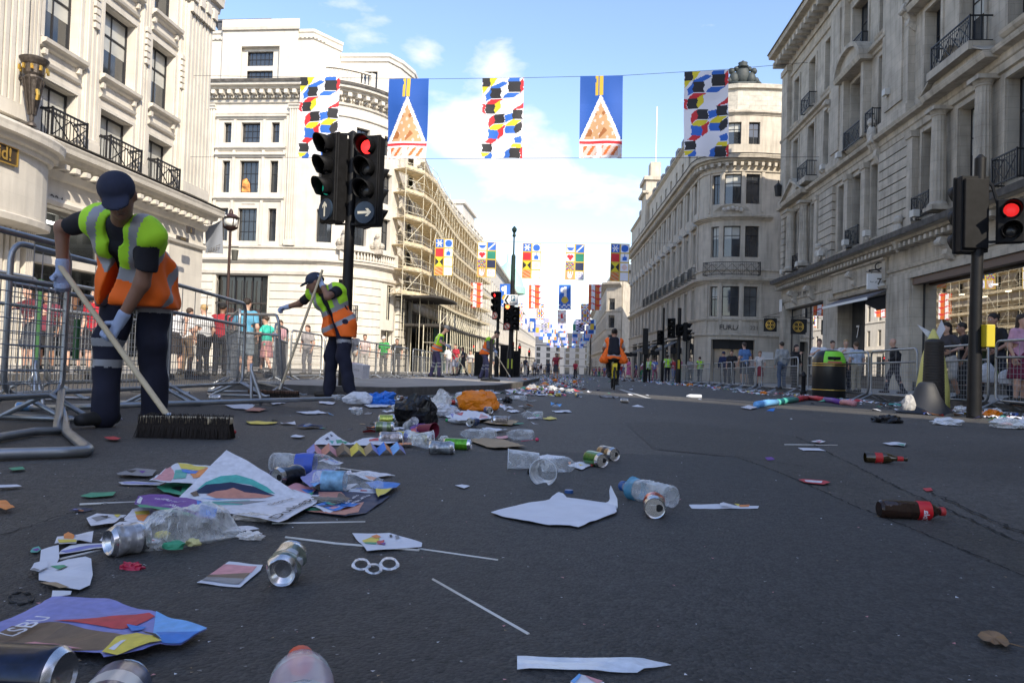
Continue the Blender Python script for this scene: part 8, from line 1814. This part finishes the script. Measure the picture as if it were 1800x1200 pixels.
# --- fan-folded leaflet and the things behind
q=MB(); A=gp(540,806);B_=gp(714,800); n=14; cols_=['violet','pink','peach','pink','brown','board','yellow','yellow','board','violet','blue','orange','lightblue','violet']
d=(B_-A); up=Vector((0,0,1)); back=Vector((-.035,.085,.022))
for i in range(n):
    h0=.003 if i%2==0 else .032; h1=.032 if i%2==0 else .003; p0=A+d*(i/n)+up*h0;p1=A+d*((i+1)/n)+up*h1; q.add([p0,p1,p1+back,p0+back],[(0,1,2,3)],NM[cols_[i]])
tag(q.build('leaflet',PAL),'fan-folded colourful leaflet standing in zigzag, centre left','leaflet')
plF=plane3(gp(545,784,.004),gp(625,784,.004),aty(582,759,gp(582,776).y+.06)); sheet('white paper printed with dark and green leaf shapes, tented behind the zigzag leaflet','paper',[(550,782),(562,770),(582,758),(598,770),(620,782)],[('navy',[(570,772),(576,769),(580,773),(574,776)]),('green',[(590,774),(600,773),(604,780),(592,780)]),('teal',[(578,776),(588,776),(584,781)]),('navy',[(580,764),(586,766),(582,769)]),('green',[(600,776),(612,779),(606,782)])],pl=plF)
sheet('sheet with red and pale print behind the zigzag leaflet','paper',[(612,782),(640,770),(690,771),(700,778),(650,784)],[('red',[(650,772),(672,771),(668,776),(648,777)]),('orange',[(690,780),(725,779),(722,783),(695,784)])],h=.012,base='card')
can(676,759,8,(.20,.26,.12),'pale green and silver can lying left of the black bag',seed=8,crush=.1,stripe=(.35,.38,.33)); can(680,745,12,(.45,.50,.08),'lime can partly hidden behind the pale green can',seed=9)
can(686,780,20,(.35,.32,.32),'dented silver can by the yellow can',seed=10,crush=.3); can(714,779,5,(.55,.42,.03),'yellow and blue can under the coffee cup',seed=11,stripe=(.02,.04,.2)); can(738,781,170,(.4,.33,.1),'gold can end beside the clear cup',seed=12,crush=.2)
c=gp(731,750); blob('bin_bag','crumpled black plastic bag in the middle of the litter pile','bag',(c.x,c.y,c.z+.07),(.145,.10,.15),mat('black bag',(.008,.008,.009),.28,bump=.3,bs=30),21,.32,2.0,30)
cup(724,757,120,'clear plastic cup leaning on the black bag',tilt=.5); cup(750,768,330,'maroon paper coffee cup lying on its side',m_=mat('maroon card',(.16,.015,.04),.5),name='paper_cup',seed=3,lid=False)
sheet('small dark blue sweet packet between the cans','packet',[(700,766),(706,758),(722,756),(722,764),(706,770)],[('yellow',[(714,760),(722,758),(720,764)]),('red',[(722,756),(730,752),(732,760),(724,764)])],h=.03,base='blue')
sheet('folded purple and rainbow leaflet right of the black bag','paper',[(720,752),(730,746),(748,744),(744,756),(728,762)],[('orange',[(730,752),(742,748),(740,756)])],h=.03,base='purple')
cup(742,790,20,'crushed clear cup in front of the maroon cup',crush=.3,seed=4,l=.10,r1=.047); cup(726,786,160,'clear plastic cup with milky bottom left of the crushed one',seed=5,l=.07,crush=.2)
can(776,799,6,(.30,.32,.34),'silver crushed can left of the bright green can',crush=.45,seed=13); can(804,790,-4,(.13,.42,.02),'bright green can lying full length',seed=14,l=.14,r_=.028)
blob('crumpled_cup','small crumpled clear cup behind the silver can','cup',gp(781,772,.012),(.028,.02,.02),F_MLK,14,.4,3,16); sheet('large flat brown cardboard piece right of the cans','cardboard',[(822,774),(848,770),(882,772),(926,785),(870,788),(852,784)],h=.010,base='board')
bottle(838,773,172,None,'clear plastic bottle lying on the brown cardboard',crush=.3,seed=6,nocap=True); bottle(912,773,195,None,'clear crushed bottle right of the cardboard',l=.17,crush=.35,seed=7,nocap=True)
sheet('pink paper triangle touching the crushed bottle','paper',[(870,768),(893,765),(893,770),(876,771)],h=.006,base='pink'); q=MB(); q.ball(gp(944,772,.012),.011,12); q.tube([gp(944,772,.01),gp(916,775,.006)],.0015,5); tag(q.build('lollipop',mat('pink candy',(.6,.05,.12),.3),None,smooth=True),'pink lollipop on a stick near the crushed bottle','lollipop')
# --- mid cluster: orange bag etc
c=gp(840,722); blob('carrier_bag','bright orange carrier bag lying full, centre of the road','bag',(c.x,c.y+.05,c.z+.07),(.215,.12,.13),mat('orange plastic',(.72,.20,.005),.35,bump=.3,bs=22),31,.2,1.9,34)
blob('plastic_bag','grey-white crumpled bag left of the orange bag, taller one','bag',gp(777,706,.09),(.085,.07,.10),F_MLK,32,.35,2.2,24); blob('plastic_bag','grey-white crumpled bag left of the orange bag, lower front one','bag',gp(778,722,.05),(.12,.08,.06),film('cloudy plastic',(.6,.6,.62),.55,.35,12),33,.4,2.2,24)
blob('plastic_bag','white tied carrier bag behind the orange bag','bag',gp(832,700,.07),(.20,.1,.085),mat('white plastic',(.62,.64,.68),.4,bump=.2,bs=20),34,.35,2.1,26)
blob('carrier_bag','blue plastic bag lying open on the road near the second sweeper','bag',gp(668,704,.05),(.17,.10,.085),mat('blue plastic',(.02,.16,.60),.35,bump=.3,bs=20),35,.5,2.2,30); blob('carrier_bag','white plastic bag beside the blue bag','bag',gp(628,702,.06),(.15,.1,.08),mat('white plastic',(.6,.6,.6)),36,.25,1.8,26)
bottle(600,703,3,None,'clear bottle lying left of the white plastic bag',crush=.3,seed=8,nocap=True); can(703,704,80,(.28,.14,.10),'reddish brown crushed can right of the blue bag',crush=.5,seed=15)
bottle(909,703,176,mat('red cap',(.4,.03,.03),.4),'dark-labelled clear bottle with red cap right of the orange bag',lab=mat('white label',(.6,.6,.62),.5),seed=9,l=.27); blob('bin_bag','small black bag right of the orange bag','bag',gp(892,705,.04),(.06,.05,.05),mat('black bag',(0,0,0)),37,.5,2.4,18)
sheet('white and pink crumpled leaflets in front of the orange bag','paper',[(782,732),(812,722),(850,725),(868,735),(840,738),(805,740)],[('red',[(800,728),(815,725),(812,731)]),('violet',[(786,720),(800,722),(796,735)]),('pink',[(845,728),(860,734),(842,736)])],h=.03,base='card')
sheet('grey cardboard sleeve with a can on it, right of the leaflets','cardboard',[(850,742),(880,736),(912,740),(900,747),(862,745)],h=.012,base='board'); can(878,746,200,(.30,.27,.25),'small can on the grey cardboard sleeve',seed=16,crush=.1)
bottle(810,745,176,mat('green cap',(.03,.35,.10),.4),'white bottle with green cap lying below the leaflets',stuffm=mat('white plastic',(.6,.6,.6)),seed=10,l=.23,r_=.024); bottle(934,735,175,None,'clear crushed bottle alone right of the cardboard sleeve',crush=.4,seed=11,nocap=True,l=.2); sheet('yellowish flat scrap beside the lone crushed bottle','paper',[(954,736),(968,732),(980,736),(965,738)],h=.006,base='yellow')
# --- cups, cans, bottle and card at centre right
cup(920,826,185,'tall clear plastic cup lying with its mouth to the left',l=.125,r0=.03,r1=.042,seed=6); cup(958,850,262,'round clear plastic cup with its base towards the viewer',l=.09,r0=.040,r1=.047,seed=7)
bottle(985,831,20,mat('dark cap',(.02,.02,.02),.4),'short clear ribbed bottle behind the round cup',l=.15,crush=.25,seed=12,nocap=True); blob('dark_cap','dark bottle top between the two clear cups','cap',gp(932,829,.012),(.012,.012,.014),M_BLK,3,.1,2,12,smooth=True)
sheet('white paper strip behind the clear cups','paper',[(948,802),(962,799),(994,803),(985,806),(950,808)],h=.012,base='card'); sheet('small white paper flag with orange corner beside the green can','paper flag',[(998,818),(1018,811),(1040,817),(1022,826)],[('orange',[(998,813),(1004,812),(1002,818)]),('red',[(1036,816),(1044,818),(1040,820)]),('yellow',[(1016,816),(1026,818),(1020,820)])],h=.008,base='card')
E=can(1046,820,300,(.03,.16,.01),'green can with its base towards the viewer',seed=17); E=can(1066,809,305,(.30,.20,.10),'bronze and black can with open end towards the viewer',seed=18,stripe=(.04,.03,.03)); E.matrix_world=lying(1068,809,300,.033)
sheet('large white card lying flat with jagged edges in the centre foreground','card',[(863,900),(912,887),(966,878),(971,872),(982,865),(990,868),(996,874),(1065,884),(1074,879),(1082,890),(1084,899),(1080,903),(1055,911),(1034,919),(1017,926),(1002,923),(965,922),(920,915),(880,906)],h=.010,base='card')
q=MB(); Y=gp(1075,893).y; base_=[(1060,887),(1068,884),(1072,876),(1071,862),(1073,853)]; oth=[(1083,899),(1086,890),(1085,876),(1079,864),(1074,853)]
vs=[]
for i,(a,b) in enumerate(zip(base_,oth)): vs+=[aty(*a,Y+.02-.006*i),aty(*b,Y-.03+.004*i)]
q.add(vs,[(2*i,2*i+1,2*i+3,2*i+2) for i in range(4)]); tag(q.build('curled_corner',PAL[0],None,smooth=True),'upcurled pointed corner of the large white card','card corner')
q=MB(); q.lathe([(.013,0),(.0145,.002),(.0145,.012),(.013,.014),(.001,.0145)],16,0,Matrix.Translation(gp(1000,868))); tag(q.build('bottle_cap',mat('blue cap',(.02,.08,.25),.4),None,smooth=35),'small blue bottle cap above the large white card','cap')
E=bottle(1135,884,125,mat('blue cap',(0,0,0)),'crushed clear bottle with blue-green label behind the orange can',l=.24,r_=.037,crush=.3,lab=film('blue green label',(.05,.25,.40),.55,.3,20),labz=(.62,.78),seed=13)
E=can(1150,908,265,(.55,.06,.02),'squashed orange and red can with its base towards the viewer',seed=19,crush=.35,l=.10,stripe=(.5,.5,.48))
sheet('narrow white strip with a yellow and orange end, right of the orange can','paper',[(1211,888),(1262,887),(1334,890),(1332,894),(1216,894)],[('orange',[(1300,888),(1318,888),(1316,891),(1300,891)]),('yellow',[(1290,886),(1300,887),(1298,890)])],h=.005,base='card'); sheet('tiny folded paper on the narrow white strip','paper',[(1265,885),(1272,883),(1290,888),(1270,888)],h=.014)
# right foreground
E=bottle(1602,913,2,mat('red cap',(.50,.01,.02),.35),'bottle of dark cola with red label and red cap lying on the right',l=.19,r_=.028,crush=.12,lab=mat('cola red label',(.50,.008,.015),.3),labz=(.56,.76),fill=mat('cola',(.012,.005,.003),.1),seed=14,text=('Coca-Cola',PW,.62,False),tang=-88)
E=bottle(1557,814,-3,None,'brown glass beer bottle with red label lying on the right',l=.20,r_=.026,glass=mat('brown glass',(.035,.022,.006),.06,spec=.9),lab=mat('beer red label',(.45,.02,.02),.4),labz=(.22,.40),seed=15,text=('RED',PW,.5,False),tang=-88); q=MB(); q.lathe([(.0122,.052),(.0122,.08)],16,cap=False); q.build('neck_label',mat('beer red label',(1,0,0)),E)
sheet('red and white twisted sweet wrapper on the right','wrapper',[(1404,843),(1412,842),(1450,845),(1460,848),(1448,851),(1414,848)],[('white',[(1414,844),(1446,846),(1444,849),(1416,847)])],h=.008,base='red'); sheet('white paper with green edge on the right','paper',[(1551,779),(1572,777),(1593,779),(1590,784),(1566,782)],[('green',[(1576,780),(1592,781),(1588,784)])],h=.008,base='card')
stick([(1379,781),(1472,782)],'thin white stick on the right, above the small white slip'); sheet('small white slip on the right, under the thin stick','paper',[(1402,787),(1440,788),(1452,792),(1412,792)],h=.005,base='card'); sheet('crumpled pink and white scrap by the thin stick','paper',[(1426,776),(1440,773),(1452,776),(1442,779)],[('red',[(1434,776),(1444,776),(1440,778)])],h=.01)
sheet('purple scrap at the edge of the road seam','paper',[(1344,804),(1356,803),(1362,807),(1350,809)],h=.004,base='purple'); sheet('brown dead scrap near the road seam','paper',[(1622,858),(1636,857),(1640,862),(1628,863)],h=.004,base='red')
# left middle: papers round the brooms
for i,(pts,b,lab) in enumerate([([(432,741),(450,740),(489,742),(480,745),(440,745)],'yellow','yellow and white flat paper right of the broom head'),([(510,767),(520,764),(536,766),(528,769)],'card','small white scrap below the yellow paper'),([(183,769),(200,767),(213,770),(205,773),(190,772)],'red','red and white scrap between the sweeper and the near barrier foot'),([(15,823),(40,820),(44,825),(22,827)],'green','small green-edged scrap at the far left of the road'),([(-5,853),(30,851),(38,854),(0,857)],'card','flat white strip at the left edge'),([(-5,893),(-5,880),(10,880),(26,893),(10,897)],'orange','orange and cream leaflet corner at the left edge'),([(800,853),(812,851),(826,854),(816,858)],'card','small square white scrap above the large white card, to its left'),([(395,712),(425,708),(448,712),(440,720),(410,718)],'card','white leaflets behind the end of the broom'),([(430,722),(445,716),(470,719),(455,723)],'peach','peach scrap behind the end of the broom'),([(560,705),(590,707),(585,711),(562,709)],'card','white slip in front of the second sweeper'),([(470,706),(492,704),(502,708),(480,711)],'card','white slip under the second sweeper broom'),([(640,712),(665,706),(692,709),(680,715),(650,716)],'card','white paper in front of the blue bag'),([(520,724),(560,722),(576,726),(540,728)],'card','long white strip left of the black bag'),([(890,722),(905,720),(914,723),(900,725)],'card','white scrap right of the orange bag'),([(940,692),(960,690),(965,694),(946,695)],'card','white scrap on the road beyond the orange bag'),([(970,722),(1000,721),(1005,724),(978,725)],'card','white slip right of the lone crushed bottle')]):
    sheet(lab,'paper',pts,h=.008+.002*(i%3),base=b)
c=gp(411,759,.012); q=MB(); q.ball(c,.014,10,0,(1.1,.8,.9)); tag(q.build('bottle_cap',mat('red cap',(1,0,0)),None,smooth=True),'small red cap at the right end of the broom head','cap')
can(378,704,10,(.55,.55,.57),'silver can by the foot of the barriers behind the broom',seed=20); can(44,722,20,(.15,.3,.5),'blue can under the fallen barrier at the left',seed=21); blob('plastic_bag','small lilac plastic scrap behind the sweeper boot','bag',gp(207,736,.01),(.03,.02,.012),mat('lilac plastic',(.4,.38,.5),.5),41,.3)
# --- box and carton near the second sweeper, carrier bag, rainbow tube, umbrella by bollard
E=empty('carton',(0,0,0),'white and pink carton with printed face standing behind the second sweeper','box'); c=gp(626,664,.12); c=aty(626,664,10.6); q=MB(); Mx=Matrix.Translation((c.x,10.8,c.z))@Matrix.Rotation(R(-25),4,'Z')@Matrix.Rotation(R(6),4,'Y'); q.box(-.14,.1,-.08,.08,0,.2,M=Mx); q.build('box',PW,E); q=MB(); q.box(-.142,-.139,-.078,.078,.002,.198,M=Mx); q.box(-.24,-.14,-.07,.08,.0,.2,M=Mx); q.build('side_panel',PPI,E); lettering('LOVE IS',Mx@Vector((-.02,-.082,.11)),(Mx.to_3x3()@Vector((1,0,0))),(0,0,1),.03,PGY,E,w=.12)
q=MB(); pts=[(1330,711),(1365,707),(1400,702),(1420,699),(1450,702),(1480,707),(1502,709)]; P=[gp(x,y,.045) for x,y in pts]; n=len(P); cs=[PLB,PTL,PBL,PRD,PPI,PPU,PVI]
for i in range(n-1): q.tube([P[i],(P[i]+P[i+1])/2+Vector((0,0,.01)),P[i+1]],.05,10,mi=i)
tag(q.build('rainbow_tube',[PLB,PTL,PRD,PRD,PPU,PPI],None,smooth=True),'long rainbow-coloured inflated tube lying beside the litter bin','inflatable tube')
blob('bin_bag','flat black bag lying in front of the striped tube and bin','bag',gp(1560,738,.03),(.15,.09,.05),mat('black bag',(0,0,0)),51,.4,2.2,24); blob('carrier_bag','upright white carrier bag with red print beside the grey cone','bag',gp(1597,712,.12),(.09,.06,.13),mat('white bag shade tint',(.38,.37,.36),.6,var=.3,vs=14),52,.2,1.8,24)  # carrier bag is white; its shade is put into the greyed colour
blob('carrier_bag','crumpled white carrier bag at the right kerb in front of the traffic light','bag',gp(1665,742,.03),(.15,.09,.045),mat('white plastic',(.6,.6,.6)),53,.35,2.0,26); blob('carrier_bag','white plastic sack among the litter at the right edge','bag',gp(1770,746,.04),(.14,.1,.06),F_MLK,54,.4,2.0,24)
blob('carrier_bag','white carrier bag carried by the man in the black tee','bag',aty(1735,660,13.1),(.15,.1,.22),mat('white plastic',(.6,.6,.6)),55,.15,1.5,20); blob('carrier_bag','large white carrier bag held at the right edge of the photo','bag',aty(1780,665,12.4),(.22,.1,.17),mat('white plastic',(.6,.6,.6)),56,.15,1.5,20)
q=MB(); c=aty(1640,640,13.6); q.lathe([(.30,-1.0),(.28,-.4),(.2,.1),(.1,.45),(.02,.62)],14,0,Matrix.Translation(c),wob=lambda a,z:1+.08*math.sin(4*a)); tag(q.build('yellow_poncho',mat('yellow plastic sheet',(.62,.56,.16),.5),None,smooth=True),'tall yellow plastic wrap standing behind the ribbed bollard','plastic wrap')
q=MB(); a=aty(1630,575,13.7); b_=aty(1655,562,13.7); q.add([aty(1612,570,13.7),aty(1640,585,13.7),aty(1646,598,13.7),aty(1630,592,13.7)],[(0,1,2,3)]); q.add([aty(1640,598,13.6),aty(1655,561,13.6),aty(1662,578,13.6),aty(1650,600,13.6)],[(0,1,2,3)]); tag(q.build('paper_flag',PW),'torn white paper flag above the yellow wrap','paper flag')
bottle(1219,700,180,None,'white plastic bottle lying alone in the road, right of the cyclist',stuffm=mat('white plastic',(.6,.6,.6)),l=.3,r_=.04,seed=16); can(1098,708,160,(.42,.36,.3),'pale can lying alone in the road below the cyclist',seed=22)
sheet('white cloth-like scrap on the road before the striped tube','paper',[(1302,716),(1316,712),(1332,716),(1318,719)],h=.015)
# --- drifts of smaller litter: every piece is its own object
rnd=random.Random(21)
def scrap(x,y,s,ci,label,group,z=0):
    q=MB(); a=rnd.uniform(0,6.28); k=rnd.choice((4,4,5,6)); pts=[]; asp=rnd.uniform(.35,1)
    for i in range(k): t=2*PI*i/k+rnd.uniform(-.3,.3); u,v=s*math.cos(t),s*asp*math.sin(t); pts.append((x+u*math.cos(a)-v*math.sin(a),y+u*math.sin(a)+v*math.cos(a)))
    c=(x,y,G(y)+z+rnd.uniform(.004,s*.45)); vs=[c]+[(p,r_,G(r_)+z+(.004 if rnd.random()<.6 else rnd.uniform(.005,s*.6))) for p,r_ in pts]
    c2=rnd.choice([ci,ci,rnd.randrange(18)]); 
    for i in range(k): q.add([vs[0],vs[i+1],vs[(i+1)%k+1]],[(0,1,2)],ci if i%3 else c2)
    return tag(q.build('paper_scrap',PAL),label,'paper',group)
CW=[0,1,0,1,0,1,0,0,1,16,17,4,5,6,7,13,9,2]
def drift(n,fx,lab,grp,smin_,smax,z=0,cw=CW):
    for i in range(n): 
        x,y=fx(); scrap(x,y,rnd.uniform(smin_,smax),rnd.choice(cw),lab,grp,z)
kerb=lambda:(lambda y:(6.2-rnd.random()**2*1.3-(max(0,12-y)*.12)+(0.3 if y>25 else 0),y))(7.6+38*rnd.random()**2)
drift(100,kerb,'paper scrap in the litter drift along the right-hand kerb','litter drift on the right',.05,.16)
cdr=lambda:(lambda y:(-1.15+rnd.gauss(.45,.45)+(y-13)*.03,y))(12.5+26*rnd.random()**1.5)
drift(72,cdr,'paper scrap in the litter drift along the traffic island edge','litter drift by the island',.05,.15)
drift(22,lambda:(rnd.uniform(-4.8,-1.6),rnd.uniform(17,40)),'paper scrap swept up on the sunlit traffic island','litter on the island',.05,.12,z=.12)
drift(40,lambda:(rnd.uniform(-2.6,5.5),rnd.uniform(7,32)),'scrap of white paper scattered on the open road beyond the pile','scattered scraps',.03,.09,cw=[0,1,0,1,16])
# pile round orange/black bags
drift(44,lambda:(rnd.gauss(-1.0,.45),rnd.gauss(7.6,1.3)),'scrap of coloured paper in the pile around the orange and black bags','scraps in the central pile',.03,.08)
drift(14,lambda:(rnd.gauss(-1.35,.35),rnd.gauss(4.9,.5)),'small scrap among the cans near the zigzag leaflet','scraps near the leaflet',.02,.05)
def leaflet(x,y,s,label,grp):
    q=MB(); a=rnd.uniform(0,6.28); u=Vector((math.cos(a),math.sin(a),0)); v=Vector((-u.y,u.x,0)); w_=s*rnd.uniform(.55,.8); c=Vector((x,y,G(y)+.006)); b_=rnd.randrange(18); P=[c-u*s-v*w_,c+u*s-v*w_,c+u*s*rnd.uniform(.7,1)+v*w_,c-u*s*rnd.uniform(.6,1)+v*w_]
    q.poly(P,rnd.choice([0,1,b_])); 
    for k in range(rnd.randrange(1,4)):
        o1=c+u*s*rnd.uniform(-.6,.3)+v*w_*rnd.uniform(-.6,.3)+Vector((0,0,.001*(k+1))); q.poly([o1,o1+u*s*.5,o1+u*s*.45+v*w_*.5,o1+v*w_*.45],rnd.choice([2,3,4,5,6,7,9,10,11,13,14,16]))
    o=q.build('leaflet',PAL); ruffle(o,Vector((0,0,1)),s*.22,f=14); return tag(o,label,'leaflet',grp)
for i in range(46): y=4.4+rnd.random()*6; leaflet(-.55-.11*y+rnd.gauss(0,.42),y,rnd.uniform(.05,.11),'printed leaflet trodden flat in the central litter pile','leaflets in the central pile')
for i in range(44): x_,y_=kerb(); leaflet(x_,y_,rnd.uniform(.08,.17),'printed leaflet in the litter along the right-hand kerb','leaflets along the right kerb')
for i in range(26): x_,y_=cdr(); leaflet(x_,y_,rnd.uniform(.08,.16),'printed leaflet in the litter along the traffic island edge','leaflets by the island')
for i in range(12): leaflet(rnd.gauss(-.85,.16),rnd.gauss(2.35,.25),rnd.uniform(.035,.07),'small printed leaflet by the tented white poster','leaflets by the poster')
for i in range(9): leaflet(rnd.gauss(-.95,.12),rnd.gauss(1.75,.15),rnd.uniform(.02,.045),'small printed leaflet near the translucent bag','leaflets by the bag')
for i in range(20):
    y=5.2+rnd.random()*6; x=-.45-.1*y+rnd.gauss(0,.4); p=Vector((x,y,G(y)+.004)); k=i%4; gr='cans and cups in the central pile'
    if k==0: can(p,0,rnd.uniform(0,360),rnd.choice([(.4,.4,.42),(.05,.25,.05),(.4,.05,.04),(.05,.1,.3)]),'drink can lying in the central litter pile',group=gr,crush=.3,seed=i)
    elif k==1: bottle(p,0,rnd.uniform(0,360),None,'clear bottle lying in the central litter pile',group=gr,crush=.3,seed=i,nocap=True)
    elif k==2: cup(p,0,rnd.uniform(0,360),'clear cup lying in the central litter pile',group=gr,seed=i,crush=.2)
    else: blob('plastic_bag','crumpled plastic bag in the central litter pile','bag',(x,y,G(y)+.03),(rnd.uniform(.06,.13),.07,.05),rnd.choice([F_MLK,mat('white plastic',(.6,.6,.6))]),i,.4,2.2,18,group=gr)
for grp,fn,n in (('litter drift on the right',kerb,40),('litter drift by the island',cdr,34)):
    side='right-hand kerb' if 'right' in grp else 'island edge'
    for i in range(n):
        x,y=fn(); p=Vector((x,y,G(y))); k=rnd.random()
        if k<.4: can(p,0,rnd.uniform(0,360),rnd.choice([(.4,.4,.42),(.05,.25,.05),(.4,.05,.04),(.05,.1,.3),(.5,.4,.1)]),'drink can lying in the litter along the '+side,group=grp,crush=rnd.choice((0,.3)),seed=i)
        elif k<.6: bottle(p,0,rnd.uniform(0,360),None,'clear bottle lying in the litter along the '+side,group=grp,crush=.2,seed=i,nocap=True)
        elif k<.75: cup(p,0,rnd.uniform(0,360),'plastic cup lying in the litter along the '+side,group=grp,m_=mat('white plastic',(.6,.6,.6)) if i%2 else F_CUP,seed=i)
        else: blob('plastic_bag','crumpled bag in the litter along the '+side,'bag',(p.x,p.y,p.z+.04),(rnd.uniform(.08,.16),.09,rnd.uniform(.05,.09)),rnd.choice([mat('white plastic',(.6,.6,.6)),F_MLK,mat('grey plastic bag',(.3,.3,.32),.4),mat('orange plastic',(1,0,0))]),i,.4,2.2,16,group=grp,rz=rnd.uniform(0,6))
# far litter and crumbs: too fine to count
q=MB(); 
for i in range(1500):
    left=rnd.random()<.45; y=35+rnd.random()**1.2*130; x=(rnd.gauss(-1.0,1.2) if left else 5.6+rnd.gauss(0,.5)); s=rnd.uniform(.05,.14); a=rnd.uniform(0,6.28); z=G(y)+.01; t=rnd.uniform(.0,.12)
    q.add([(x-s*math.cos(a),y-s*math.sin(a),z),(x+s*math.sin(a)*.6,y-s*math.cos(a)*.6,z+t*.3),(x+s*math.cos(a),y+s*math.sin(a),z+t),(x-s*math.sin(a)*.6,y+s*math.cos(a)*.6,z)],[(0,1,2,3)],rnd.choice(CW))
for fn,nn in ((kerb,650),(cdr,380)):
    for i in range(nn):
        x,y=fn(); s=rnd.uniform(.02,.07); a=rnd.uniform(0,6.28); z=G(y)+.006; t=rnd.uniform(0,.05); q.add([(x+s*math.cos(a),y+s*math.sin(a),z),(x+s*math.cos(a+2.1)*1.2,y+s*math.sin(a+2.1)*1.2,z+t),(x+s*math.cos(a+4.2),y+s*math.sin(a+4.2),z+t*.4)],[(0,1,2)],rnd.choice(CW))
tag(q.build('far_litter',PAL),'carpet of pale litter far down the street','litter',kind='stuff')
q=MB()
for i in range(1100):
    y=.9+rnd.random()**1.6*9; x=rnd.uniform(-1,1)*(.75*y+.3); s=rnd.uniform(.0008,.0035)*(1+y*.12); z=G(y)+.006; a=rnd.uniform(0,6.28)
    q.add([(x+s*math.cos(a),y+s*math.sin(a),z),(x+s*math.cos(a+2.1)*1.2,y+s*math.sin(a+2.1)*1.2,z+s*.3),(x+s*math.cos(a+4.2),y+s*math.sin(a+4.2),z)],[(0,1,2)],rnd.choice([0,1,16,16,0,17,16,13]))
tag(q.build('litter_crumbs',PAL),'tiny pale crumbs and specks scattered over the asphalt','litter',kind='stuff')
